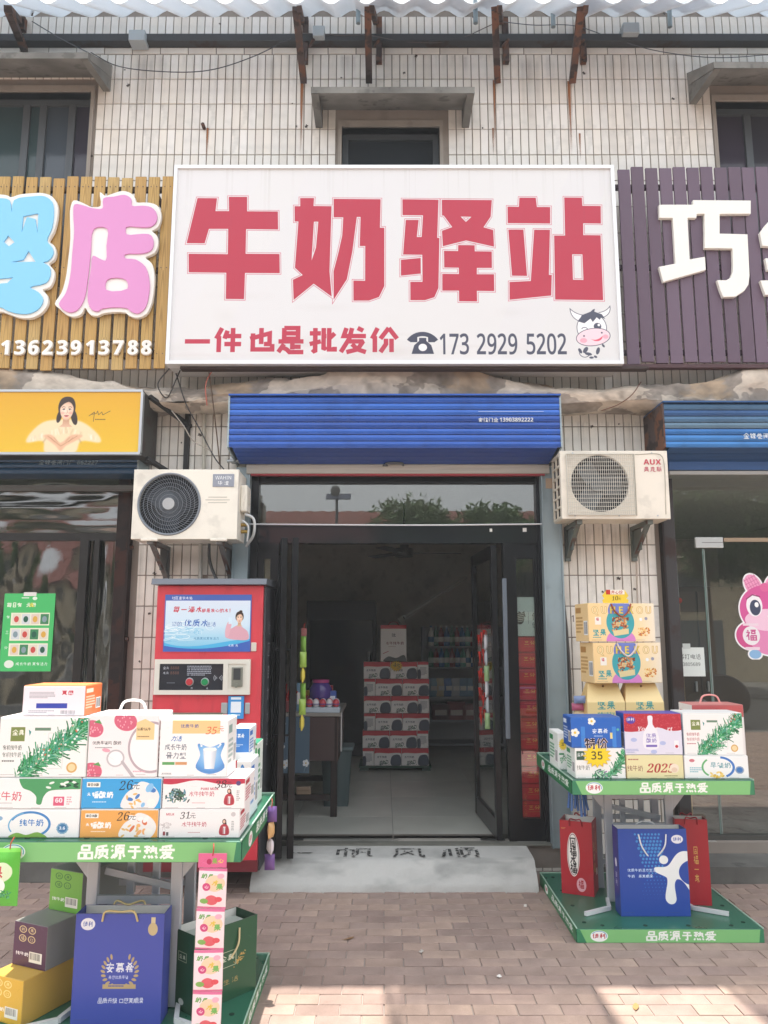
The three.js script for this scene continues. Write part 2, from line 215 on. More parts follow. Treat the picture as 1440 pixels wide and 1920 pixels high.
{ // face tiles, one by one
  const pw = 0.0685, ph = 0.2385, top = 6.678, all = [], geos = [];
  for (let k = 0; k < 6; k++) { const g = chamfer(pw - 0.0085, 0.012, ph - 0.0085, 0.0015).rotateX(Math.PI / 2); geos.push(uvm(g, 1.1, rnd(), rnd())); }
  const long = chamfer(0.24 - 0.006, 0.012, 0.055, 0.0015).rotateX(Math.PI / 2); uvm(long, 1);
  const tints = ['#f6f3ee', '#f2efe9', '#f9f6f2', '#ede8e1', '#f5f2ed', '#f6f1e9'].map((c) => STD(c, 0.42, { map: dirtT }));
  const clear = (x0, x1, y0, y1) => !holes.some(([a, b, c, d]) => x1 > a - 0.012 && x0 < b + 0.012 && y1 > c - 0.012 && y0 < d + 0.012);
  const put = (x, y, w, h, kind) => { if (clear(x - w / 2, x + w / 2, y - h / 2, y + h / 2)) all.push({ x, y, kind, k: (rnd() * 6) | 0, m: (rnd() * 6) | 0, z: R(-0.0012, 0.0012), r: R(-0.004, 0.004), gone: rnd() < 0.001 }); };
  for (let r = 0; r < 29; r++) for (let i = -78; i <= 78; i++) put((i + 0.5) * pw, top - (r + 0.5) * ph + 0.0005 * r, pw - 0.008, ph - 0.008, 0);
  for (let i = -78; i <= 78; i++) put((i + 0.5) * pw + 0.01, 6.932, pw - 0.008, ph - 0.01, 0);
  for (let i = -23; i <= 23; i++) put((i + 0.5) * 0.243, 6.713, 0.236, 0.055, 1);
  const half = (y) => 0.4972 * (6 * CO + (y - 1.7) * SI) + 0.04;
  const seen = (t) => Math.abs(t.x) < half(t.y) && (t.y < 3.15 || t.y > 5.66) && t.y > 0.95 && !(t.y < 2.0 && t.x < 0) ;
  all.sort((a, b) => (seen(b) ? 1e3 - Math.hypot(b.y - 1.7, b.x * 0.3) : 0) - (seen(a) ? 1e3 - Math.hypot(a.y - 1.7, a.x * 0.3) : 0));
  const rest = [[], []]; let n = 0;
  for (const t of all) { if (t.gone) continue; if (n < 300) { n++; const m = mesh('tile', t.kind ? long : geos[t.k], tints[t.m], wall); m.position.set(t.x, t.y, t.z); m.rotation.z = t.r; } else rest[t.kind].push(t); }
  rest.forEach((list, kind) => { const im = new THREE.InstancedMesh(kind ? long : geos[0], STD('#ffffff', 0.42, { map: dirtT }), list.length), o = new THREE.Object3D(); list.forEach((t, i) => { o.position.set(t.x, t.y, t.z); o.rotation.z = t.r; o.updateMatrix(); im.setMatrixAt(i, o.matrix); im.setColorAt(i, tints[t.m].color); }); im.name = kind ? 'border_tiles' : 'tiles'; im.userData.kind = 'stuff'; im.castShadow = im.receiveShadow = true; wall.add(im); });
}
// rooms behind the three shop fronts and the upper windows: closed boxes of floor, walls and ceiling
for (const [a, b] of [[LR - 0.05, LR + 0.12], [RL - 0.12, RL + 0.05], [-5.4, -5.2], [5.2, 5.4]]) mesh('partition', uvm(bx(a, b, 0, 3.2, -6, -0.25)), wallPaintM, building);
mesh('back_wall', uvm(bx(-8, 8, 0, 7.1, -6.2, -6)), wallPaintM, building);
mesh('ceiling', [bx(-8, 8, 3.14, 3.3, -6, -0.25)], ceilingM, building);
for (const a of [-8, 7.8]) mesh('end_wall', bx(a, a + 0.2, 0, 7.1, -6, -0.25), wallPaintM, building);
mesh('floor_slab', [uvm(bx(-8, 8, 0, FL - 0.012, -6, -0.02))], concreteM, building);
{ const ft = mesh('shop_floor', uvm(bx(LR + 0.13, RL - 0.13, FL - 0.0118, FL - 0.008, -5.98, -0.02)), STD('#8d8d88', 0.6), building), g = [0, 1, 2].map(() => uvm(chamfer(0.796, 0.006, 0.796, 0.001), 0.7, rnd(), rnd())), ms = ['#dadbd6', '#d6d7d3', '#dddcd8'].map((c) => STD(c, 0.3, { map: floorT }));
  for (let i = -2; i < 3; i++) for (let j = 0; j < 8; j++) { const m = mesh('floor_tile', g[(i + j + 6) % 3], ms[(i * 2 + j + 6) % 3], ft); m.position.set(0.07 + (i + 0.5) * 0.8, FL, -0.42 - j * 0.8); }
  mesh('door_sill', uvm(bx(DL, DR, FL - 0.0075, FL + 0.004, -0.03, 0.06)), STD('#9a9a92', 0.8, { map: apronT }), building); }
// old rendered lintel that runs over the shop fronts, broken and peeling
{ const n = 220, L = -5, Rr = 5, segs = 10, P = [], I = [], U = [];
  const prof = (t, x) => { // around the section: top back, top front, belly, bottom front, bottom back
    const hump = 0.10 * Math.cos((x - 0.1) * 1.9), k = fbm((x + 5) / 10, t * 0.3, 32, 201, 5) - 0.5; const yt = 3.64 + hump + 0.12 * k, yb = 3.44 + 0.05 * k, m = (yt + yb) / 2, ring = [[yt + 0.06, 0.0], [yt + 0.05, 0.12], [yt + 0.03, 0.26], [yt, 0.29], [m + 0.03, 0.305], [m - 0.02, 0.30], [yb + 0.03, 0.295], [yb, 0.27], [yb - 0.01, 0.16], [yb, 0.08], [yb, -0.02]];
    const r = ring[t]; return [x, r[0] + 0.035 * k, r[1] * (1 + 0.25 * (fbm((x + 5) / 10, t * 0.09, 32, 211, 4) - 0.5))];
  };
  for (let i = 0; i <= n; i++) for (let t = 0; t <= segs; t++) { const x = L + (Rr - L) * i / n; P.push(...prof(t, x)); U.push(x * 0.55, t * 0.055); }
  for (let i = 0; i < n; i++) for (let t = 0; t < segs; t++) { const a = i * (segs + 1) + t, b = a + segs + 1; I.push(a, a + 1, b, b, a + 1, b + 1); }
  const g = new THREE.BufferGeometry(); g.setAttribute('position', new THREE.BufferAttribute(new Float32Array(P), 3)); g.setAttribute('uv', new THREE.BufferAttribute(new Float32Array(U), 2)); g.setIndex(I); g.computeVertexNormals();
  mesh('lintel', g, STD('#ffffff', 0.95, { map: plasterT, bumpMap: plasterT, bumpScale: 0.01, side: THREE.DoubleSide }), building);
}
// windows and their concrete hoods
function windowPart(h, mull, curtain) {
  const [a, b, c, d] = h, f = mesh('window', [bx(a, a + 0.05, c, d, -0.16, -0.1), bx(b - 0.05, b, c, d, -0.16, -0.1), bx(a + 0.05, b - 0.05, d - 0.05, d, -0.16, -0.1), bx(a + 0.05, b - 0.05, c, c + 0.05, -0.16, -0.1), ...mull.map((x) => bx(x - 0.03, x + 0.03, c + 0.05, d - 0.05, -0.155, -0.105))], STD('#5a5f63', 0.5, { metalness: 0.3 }), building);
  const xs = [a + 0.05, ...mull, b - 0.05]; for (let i = 0; i + 1 < xs.length; i++) mesh('pane', bx(xs[i], xs[i + 1], c + 0.05, d - 0.05, -0.135, -0.131), STD(curtain[i % curtain.length], 0.12), f);
  mesh('window_lining', [bx(a - 0.03, a, c, d, -0.24, 0.012), bx(b, b + 0.03, c, d, -0.24, 0.012), uvm(bx(a - 0.03, b + 0.03, d, d + 0.055, -0.24, 0.012))], STD('#a59d95', 0.9, { map: dirtT }), building);
}
windowPart(W1, [X(30, 5, -0.1), X(62, 5, -0.1), X(118, 5, -0.1)], ['#36494c', '#3a4f52', '#46505a', '#3d3a48']);
windowPart(W2, [], ['#2b3238']);
windowPart(W3, [X(1420, 5, -0.1)], ['#413b48', '#37363f']);
function hood(px0, px1, pyTop, pyWall, pyCheek, z) {
  const yt = Y(pyTop, z), yw = Y(pyWall, 0), yc = Y(pyCheek, 0), a = X(px0, yt, z), b = X(px1, yt, z);
  const slab = new THREE.BufferGeometry();
  const P = (x, s) => [[x, yw + 0.10 + s, -0.005], [x, yt, z], [x, yt - 0.055, z], [x, yw, -0.005]], A = P(a, 0.02), B = P(b, 0.02), q = [];
  for (let i = 0; i < 4; i++) { const j = (i + 1) % 4; q.push(...A[i], ...A[j], ...B[j], ...A[i], ...B[j], ...B[i]); }
  for (const [E, f] of [[A, 1], [B, 0]]) { const o = f ? [0, 3, 2, 0, 2, 1] : [0, 2, 3, 0, 1, 2]; o.forEach((k) => q.push(...E[k])); }
  slab.setAttribute('position', new THREE.BufferAttribute(new Float32Array(q), 3)); slab.computeVertexNormals(); const m = mesh('window_hood', uvm(slab), STD('#f6f7f5', 0.93, { map: concreteT, bumpMap: pitT, bumpScale: 0.004, side: THREE.DoubleSide }), building);
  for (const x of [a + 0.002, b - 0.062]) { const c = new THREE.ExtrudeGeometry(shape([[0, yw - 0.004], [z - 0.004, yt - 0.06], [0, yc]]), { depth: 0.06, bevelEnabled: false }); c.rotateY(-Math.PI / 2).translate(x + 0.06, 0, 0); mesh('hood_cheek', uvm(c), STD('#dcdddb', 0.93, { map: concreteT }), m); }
  for (const t of [0.25, 0.62]) mesh('hook', tube([[a + (b - a) * t, yw + 0.02, 0.1], [a + (b - a) * t, yw - 0.03, 0.11], [a + (b - a) * t + 0.02, yw - 0.04, 0.12]], 0.006, 8), rustM, m);
}
hood(583, 890, 163, 206, 240, 0.42); hood(-260, 166, 98, 145, 172, 0.5); hood(1338, 1700, 116, 160, 196, 0.5);
// ledge rail under the eave, rail boxes, rusty eave brackets and the corrugated sheet
mesh('ledge_rail', uvm(bx(-6, 6, 6.748, 6.815, -0.004, 0.075)), STD('#878c94', 0.7, { map: greyRustT }), building);
for (const [px, py] of [[258, 70], [1182, 56], [598, 62]]) { const [x, y] = XY(px, py, 0.1); mesh('rail_clip', rb(px === 598 ? 0.10 : 0.14, 0.1, 0.12, x, y, 0.07, 0.008), STD('#a9b3b8', 0.6), building); }
{ const e = 0.78, P = [], U = [], I = [], nx = 420, nz = 6, eave = 6.50, up = 7.08;
  for (let s = 0; s < 2; s++) for (let i = 0; i <= nx; i++) for (let j = 0; j <= nz; j++) { const x = -8 + 16 * i / nx, t = j / nz, z = e + 0.004 * Math.sin(x * 7) - t * (e + 2.4); P.push(x, eave + (up - eave) / e * (e - z) * 1.0 + 0.036 * Math.cos(x / 0.27 * 2 * Math.PI) - s * 0.007, z); U.push(x, z); }
  const q = (nx + 1) * (nz + 1); for (let s = 0; s < 2; s++) for (let i = 0; i < nx; i++) for (let j = 0; j < nz; j++) { const a = s * q + i * (nz + 1) + j, b = a + nz + 1; if (s) I.push(a, b, a + 1, b, b + 1, a + 1); else I.push(a, a + 1, b, b, a + 1, b + 1); }
  for (let i = 0; i < nx; i++) { const a = i * (nz + 1), b = a + nz + 1; I.push(a, b, q + a, b, q + b, q + a); }
  const g = new THREE.BufferGeometry(); g.setAttribute('position', new THREE.BufferAttribute(new Float32Array(P), 3)); g.setAttribute('uv', new THREE.BufferAttribute(new Float32Array(U), 2)); g.setIndex(I); g.computeVertexNormals();
  mesh('corrugated_eave', g, new THREE.MeshPhysicalMaterial({ color: '#d3dbe3', roughness: 0.95, transmission: 0.6, thickness: 0, side: THREE.DoubleSide }), building);
  mesh('roof_slab', uvm(bx(-8, 8, 7.12, 7.2, -6.2, -2.2)), concreteM, building);
  for (const [p0, p1, q0] of [[48, 20, 30], [570, 556, 560], [692, 690, 698], [932, 926, 934], [1072, 1086, 1078]]) {
    const yb = Y(p0 === 48 ? 92 : 152, 0.01), xb = X(p0, yb, 0.01), xt = X(p1, 6.6, 0.62), xw = X(q0, 6.95, 0.03);
    mesh('eave_bracket', [uvm(bar([xb, yb - 0.02, 0.03], [xt, 6.53, 0.66], 0.055, 0.05)), uvm(bar([xw + 0.06, yb + 0.16, 0.03], [xw + 0.06, 7.0, 0.03], 0.05, 0.05)), uvm(bar([xw + 0.03, 6.98, 0.02], [xt + 0.03, 6.50, 0.69], 0.04, 0.05)), uvm(rod([xb + 0.05, yb + 0.30, 0.05], [xb + 0.09, yb + 0.30, 0.13], 0.012))], rustM, building);
  }
}
// rust runs and dirt that have marked the tiles
{ const run = print(64, 256, (c) => { for (let k = 0; k < 26; k++) { const x = 32 + R(-15, 15) * rnd(), len = R(60, 250); const g = c.createLinearGradient(0, 0, 0, len); g.addColorStop(0, 'rgba(150,92,48,0.55)'); g.addColorStop(1, 'rgba(160,110,70,0)'); c.fillStyle = g; c.fillRect(x, 0, R(2, 6), len); } });
  const m = STD('#ffffff', 0.6, { map: run, transparent: true });
  for (const [px, y0, y1, w] of [[388, 240, 312, 0.075], [1070, 152, 308, 0.11], [928, 150, 306, 0.08], [565, 156, 310, 0.1], [925, 240, 300, 0.05], [1088, 250, 308, 0.05]]) { const a = Y(y0, 0.004), b = Y(y1, 0.004); mesh('rust_run', new THREE.PlaneGeometry(w, a - b).translate(X(px, (a + b) / 2, 0.004), (a + b) / 2, 0.0045), m, building); }
  const spot = STD('#ffffff', 0.8, { transparent: true, map: print(64, 64, (c) => { for (let k = 0; k < 9; k++) disc(c, 32 + R(-12, 12), 32 + R(-14, 14), R(2, 10), R(2, 8), 'rgba(70,60,54,0.8)', R(0, 3)); }) });
  for (const [px, py] of [[234, 131], [240, 160], [548, 194], [556, 237], [575, 237], [758, 137], [780, 105], [1095, 137], [172, 293], [1262, 185], [640, 146], [412, 45], [465, 34], [888, 32], [1245, 26], [1290, 24], [905, 240], [290, 1075], [1190, 1105], [1130, 1110], [1160, 1085], [262, 1240], [280, 1150], [1110, 800], [1160, 795], [340, 830], [375, 815]]) { const [x, y] = XY(px, py, 0.003), s = R(0.02, 0.06); mesh('chip_mark', new THREE.PlaneGeometry(s, s).rotateZ(R(0, 6)).translate(x, y, 0.0042 + R(0, 0.0006)), spot, building); }
  const grime = STD('#ffffff', 0.8, { transparent: true, map: print(128, 128, (c) => { for (let k = 0; k < 70; k++) { const x = rnd() * 128, l = R(10, 120), g = c.createLinearGradient(0, 0, 0, l); g.addColorStop(0, 'rgba(104,94,84,0)'); g.addColorStop(0.12, 'rgba(104,94,84,' + R(0.02, 0.10) + ')'); g.addColorStop(1, 'rgba(104,94,84,0)'); c.fillStyle = g; c.fillRect(x, 0, R(0.8, 3), l); } }) });
  for (const [px0, px1, py0, py1] of [[210, 560, 103, 300], [600, 920, 103, 165], [930, 1330, 103, 300], [258, 440, 772, 890], [1068, 1200, 790, 850], [1062, 1236, 985, 1200], [252, 290, 1020, 1330]]) { const a = Y(py0, 0.003), b = Y(py1, 0.003), xa = X(px0, (a + b) / 2, 0.003), xb = X(px1, (a + b) / 2, 0.003); mesh('grime_run', new THREE.PlaneGeometry(xb - xa, a - b).translate((xa + xb) / 2, (a + b) / 2, 0.0036), grime, building); }
  const [x, y] = XY(383, 241, 0); mesh('rusty_stub', rod([x, y, 0], [x, y, 0.06], 0.016), rustM, building);
}
// concrete step and apron along the wall
mesh('apron', [uvm(bx(-7, DL - 0.14, 0, 0.165, -0.02, 0.30)), uvm(bx(1.30, 7, 0, 0.11, -0.02, 0.33))], darkConcreteM, building);
{ // a cast slab whose edges have worn round and chipped
  const a = X(470, 0.1, 0.47), b = X(1008, 0.1, 0.47), zf = 0.485, ht = 0.178, n = 90, prof = [[0.0, ht + 0.003], [0.12, ht + 0.002], [0.24, ht], [0.31, ht - 0.003], [0.345, ht - 0.008], [0.37, ht - 0.017], [0.395, ht - 0.034], [0.425, ht - 0.066], [0.455, ht - 0.1], [0.48, ht - 0.13], [0.496, 0.026], [0.502, -0.02]], P = [], U = [], I = [], m = prof.length;
  for (let i = 0; i <= n; i++) for (let k = 0; k < m; k++) { const u = i / n, x = a + (b - a) * u, w = k > 3 ? 1 : 0, e = (fbm(u, 0.2 + k * 0.02, 24, 221, 4) - 0.5) * 0.022 * w; P.push(x, prof[k][1] + (k > 3 && k < 8 ? e * 0.5 : 0) + 0.003 * (fbm(u, k * 0.08, 10, 225, 3) - 0.5), prof[k][0] + e); U.push(x * 0.8, k * 0.07); }
  for (let i = 0; i < n; i++) for (let k = 0; k < m - 1; k++) { const q = i * m + k; I.push(q, q + 1, q + m, q + m, q + 1, q + m + 1); }
  const g = new THREE.BufferGeometry(); g.setAttribute('position', new THREE.BufferAttribute(new Float32Array(P), 3)); g.setAttribute('uv', new THREE.BufferAttribute(new Float32Array(U), 2)); g.setIndex(I); g.computeVertexNormals();
  const step = mesh('entrance_step', g, STD('#ffffff', 0.9, { map: apronT, bumpMap: pitT, bumpScale: 0.004, side: THREE.DoubleSide }), building);
  for (const x of [a, b - 0.004]) mesh('step_cheek', uvm(extrude([[0, -0.02], [-0.5, -0.02], [-0.492, 0.024], [-0.42, ht - 0.066], [-0.37, ht - 0.02], [-0.31, ht - 0.007], [0, ht - 0.002]], 0.004).rotateY(Math.PI / 2).translate(x, 0, 0)), apronM, step);
  mesh('step_core', [uvm(bx(a + 0.001, b - 0.001, -0.02, ht - 0.024, 0.0, 0.34))], apronM, step);
  // worn black letters stuck on the step: yi fan feng shun
  const t = print(1024, 256, (c) => { const seg = (s, x, w) => { c.save(); c.translate(x, 14); c.scale(w / 84, 2.7); text(c, s, 0, 0, 84, { w: 0.085, color: 'rgba(40,40,40,0.78)' }); c.restore(); }; seg('一', 0, 130); seg('帆', 250, 200); seg('风', 545, 170); seg('顺', 800, 200); c.globalCompositeOperation = 'destination-out'; for (let k = 0; k < 330; k++) { c.beginPath(); c.arc(rnd() * 1024, rnd() * 256, R(2, 11), 0, 7); c.fill(); } });
  const z0 = 0.11, z1 = 0.365, xa = X(540, 0.18, 0.3), xb = X(908, 0.18, 0.3); const pl = new THREE.PlaneGeometry(xb - xa, z1 - z0).rotateX(-Math.PI / 2 + 0.022); pl.translate((xa + xb) / 2, 0.1835, (z0 + z1) / 2);
  mesh('step_lettering', pl, STD('#ffffff', 0.8, { map: t, transparent: true }), step);
}

// ---------- sign boards over the shops ----------
const whitePaintM = STD('#e9e8e4', 0.5);
const { FontLoader } = await import('three/addons/loaders/FontLoader.js');
const { TextGeometry } = await import('three/addons/geometries/TextGeometry.js');
const boldFont = await new FontLoader().loadAsync('fonts/droid/droid_sans_bold.typeface.json');
const TITLE = [
  ['96,144 186,145 181,208 243,208 240,138 324,138 326,209 467,210 470,298 324,296 325,415 479,416 482,508 325,507 324,631 242,630 240,506 70,504 66,415 244,417 242,295 154,295 137,365 55,364'],
  ['568,144 632,144 630,183 713,184 707,498 718,619 636,558 547,635 542,539 586,517 550,482 562,259 545,259 543,184 569,184', '633,260 653,260 644,385 625,448'],
  ['722,148 938,150 935,289 955,289 955,569 931,621 885,638 816,638 815,543 868,544 868,378 843,378 846,237 829,237 810,402 786,537 727,634 725,499 745,416 763,326 767,239 723,239'],
  ['1038,150 1204,152 1196,338 1206,338 1199,578 1180,622 1137,636 1072,636 1072,549 1127,549 1127,420 1040,419 1053,251 1112,251 1103,334 1125,334 1132,229 1038,228'],
  ['1030,444 1120,435 1120,510 1030,520'],
  ['1219,152 1449,154 1442,235 1408,287 1452,300 1454,381 1327,351 1221,379 1218,304 1265,286 1227,230 1219,230', '1304,235 1354,236 1328,261'],
  ['1291,373 1366,374 1366,403 1443,404 1442,483 1374,483 1373,513 1451,513 1450,593 1372,592 1372,642 1291,641 1291,591 1216,591 1217,511 1292,512 1292,482 1226,481 1226,401 1290,402'],
  ['1576,142 1651,142 1655,188 1716,188 1713,269 1519,267 1520,186 1572,187'], ['1521,298 1590,298 1600,521 1532,520'], ['1639,299 1711,299 1699,516 1712,516 1706,614 1518,634 1520,550 1616,545'],
  ['1782,141 1863,142 1864,182 1948,183 1945,269 1864,268 1862,325 1941,326 1939,636 1723,633 1729,327 1779,327', '1808,418 1854,418 1854,540 1807,539']];
{ const z = 0.46, yt = Y(309, z), yb = Y(682, z), xa = X(309.5, yb, z), xb = X(1170, yb, z), w = xb - xa, h = yt - yb;
  const t = thing('shop_sign', 'wide white shop sign with big red characters and a small cow', 'shop sign', [(xa + xb) / 2, yb, 0.14]);
  const art = print(2000, 920, (c) => {
    const g = c.createLinearGradient(0, 0, 2000, 920); g.addColorStop(0, '#dedddd'); g.addColorStop(1, '#dcdbda'); c.fillStyle = g; c.fillRect(0, 0, 2000, 920);
    const path = (rs) => { c.beginPath(); for (const r of rs) { r.split(' ').forEach((p, i) => { const [x, y] = p.split(','); c[i ? 'lineTo' : 'moveTo'](+x, +y); }); c.closePath(); } };
    c.lineJoin = 'miter'; for (const rs of TITLE) { path(rs); c.strokeStyle = '#c4485f'; c.lineWidth = 13; c.stroke(); }
    for (const rs of TITLE) { path(rs); c.strokeStyle = '#dedddd'; c.lineWidth = 9; c.stroke(); }
    for (const rs of TITLE) { path(rs); c.fillStyle = '#b72b44'; c.fill('evenodd'); }
    let x = 56; for (const ch of '一件也是批发价') { text(c, ch, x, 756, 132, { w: 0.155, color: '#ba3049', sx: 1.0 }); x += 139; }
    streaks(c, 2000, 920, 46, 0.06); for (let k = 0; k < 30; k++) { const g2 = c.createRadialGradient(0, 0, 0, 0, 0, 1); c.save(); c.translate(rnd() * 2000, 920 - rnd() * rnd() * 400); c.scale(R(60, 240), R(10, 50)); g2.addColorStop(0, 'rgba(130,118,100,0.05)'); g2.addColorStop(1, 'rgba(130,118,100,0)'); c.fillStyle = g2; c.fillRect(-1, -1, 2, 2); c.restore(); }
    // telephone pictogram
    c.fillStyle = c.strokeStyle = '#3c3f52'; c.lineWidth = 20; c.beginPath(); c.arc(1125, 868, 74, Math.PI * 1.19, Math.PI * 1.81); c.stroke(); rect(c, 1072, 806, 30, 26, '#3c3f52'); rect(c, 1150, 806, 30, 26, '#3c3f52'); poly(c, [[1110, 812], [1142, 812], [1142, 826], [1164, 846], [1176, 886], [1076, 886], [1088, 846], [1110, 826]], '#3c3f52'); disc(c, 1126, 856, 19, 17, '#ecebea');
    const num = (s, x0) => { c.save(); c.translate(x0, 886); c.scale(0.66, 1); c.font = '128px sans-serif'; c.fillStyle = c.strokeStyle = '#45485a'; c.lineWidth = 4; c.fillText(s, 0, 0); c.strokeText(s, 0, 0); c.restore(); };
    num('173', 1196); num('2929', 1364); num('5202', 1584);
    // little cow
    const k = '#4a4d5e', pk = '#f3d3db'; c.lineWidth = 3;
    const st = (pts, f) => { c.beginPath(); pts.forEach((p, i) => (i ? c.quadraticCurveTo(p[0], p[1], p[2], p[3]) : c.moveTo(p[0], p[1]))); c.strokeStyle = k; if (f) { c.fillStyle = f; c.fill(); } c.stroke(); };
    st([[1830, 735], [1790, 720, 1788, 676], [1810, 700, 1846, 706]], '#f2efef'); st([[1938, 715], [1972, 700, 1968, 664], [1950, 690, 1916, 694]], '#f2efef');
    c.beginPath(); c.ellipse(1882, 766, 66, 68, 0, 0, 7); c.fillStyle = '#f4f2f2'; c.fill(); c.stroke();
    poly(c, [[1824, 736], [1840, 706], [1880, 690], [1890, 680], [1900, 676], [1897, 690], [1930, 702], [1944, 724], [1926, 716], [1920, 728], [1906, 716], [1888, 738], [1878, 722], [1850, 744]], k);
    disc(c, 1908, 758, 17, 16, k); disc(c, 1914, 752, 6, 6, '#f4f2f2'); c.beginPath(); c.arc(1850, 778, 15, 3.6, 5.8); c.stroke();
    c.beginPath(); c.ellipse(1887, 808, 76, 40, -0.14, 0, 7); c.fillStyle = pk; c.fill(); c.stroke(); disc(c, 1843, 824, 16, 11, '#f0a9b8'); disc(c, 1942, 806, 12, 10, '#f0a9b8'); disc(c, 1846, 803, 4, 4, k); disc(c, 1926, 788, 4, 4, k);
    c.beginPath(); c.moveTo(1868, 814); c.quadraticCurveTo(1900, 832, 1930, 802); c.quadraticCurveTo(1924, 832, 1892, 826); c.closePath(); c.fillStyle = '#d9546a'; c.fill();
    for (const [x0, y0, a, b, r] of [[1850, 868, 9, 16, 0.6], [1862, 886, 16, 7, 0.2], [1826, 872, 7, 13, -0.5], [1905, 872, 8, 17, 0.3], [1875, 903, 10, 5, 0], [1893, 899, 8, 5, 0.5], [1930, 848, 5, 9, -0.6]]) disc(c, x0, y0, a, b, k, r);
    c.beginPath(); c.arc(1846, 876, 25, 0.2, 3); c.stroke();
  });
  mesh('sign_box', rb(w - 0.008, h - 0.008, 0.30, 0, h / 2, 0.15, 0.006), STD('#c9cbcc', 0.45, { metalness: 0.2 }), t);
  mesh('sign_face', new THREE.PlaneGeometry(w - 0.05, h - 0.05).translate(0, h / 2, 0.3035), paper(art, 0.42), t);
  for (const [a, b, c, d] of [[-w / 2, w / 2, h - 0.026, h], [-w / 2, w / 2, 0, 0.026], [-w / 2, -w / 2 + 0.026, 0.0262, h - 0.0262], [w / 2 - 0.026, w / 2, 0.0262, h - 0.0262]]) mesh('frame_strip', bx(a, b, c, d, 0.22, 0.32), STD('#e6e7e8', 0.35, { metalness: 0.3 }), t);
  mesh('back_rail', [bx(-w / 2 + 0.1, w / 2 + 0.2, -0.022, -0.003, 0.2, 0.27)], STD('#8a6a60', 0.6, { map: greyRustT }), t);
  mesh('wall_arm', [bx(-w / 2 + 0.3, -w / 2 + 0.34, 0.2, 0.24, -0.14, 0), bx(w / 2 - 0.34, w / 2 - 0.3, 0.2, 0.24, -0.14, 0), bx(-w / 2 + 0.3, -w / 2 + 0.34, h - 0.24, h - 0.2, -0.14, 0), bx(w / 2 - 0.34, w / 2 - 0.3, h - 0.24, h - 0.2, -0.14, 0)], rustM, t);
}
function letter(name, parent, o, z, d, mat, sc, ox, oy, holesPts = [], label) { const f = (p) => XY(p[0] / sc + ox, p[1] / sc + oy, z + d); return mesh(name, extrude(o.map(f), d - 0.006, 0.003, holesPts.map((h) => h.map(f))).translate(-parent.position.x, -parent.position.y, z + 0.003 - parent.position.z), mat, parent, label); }
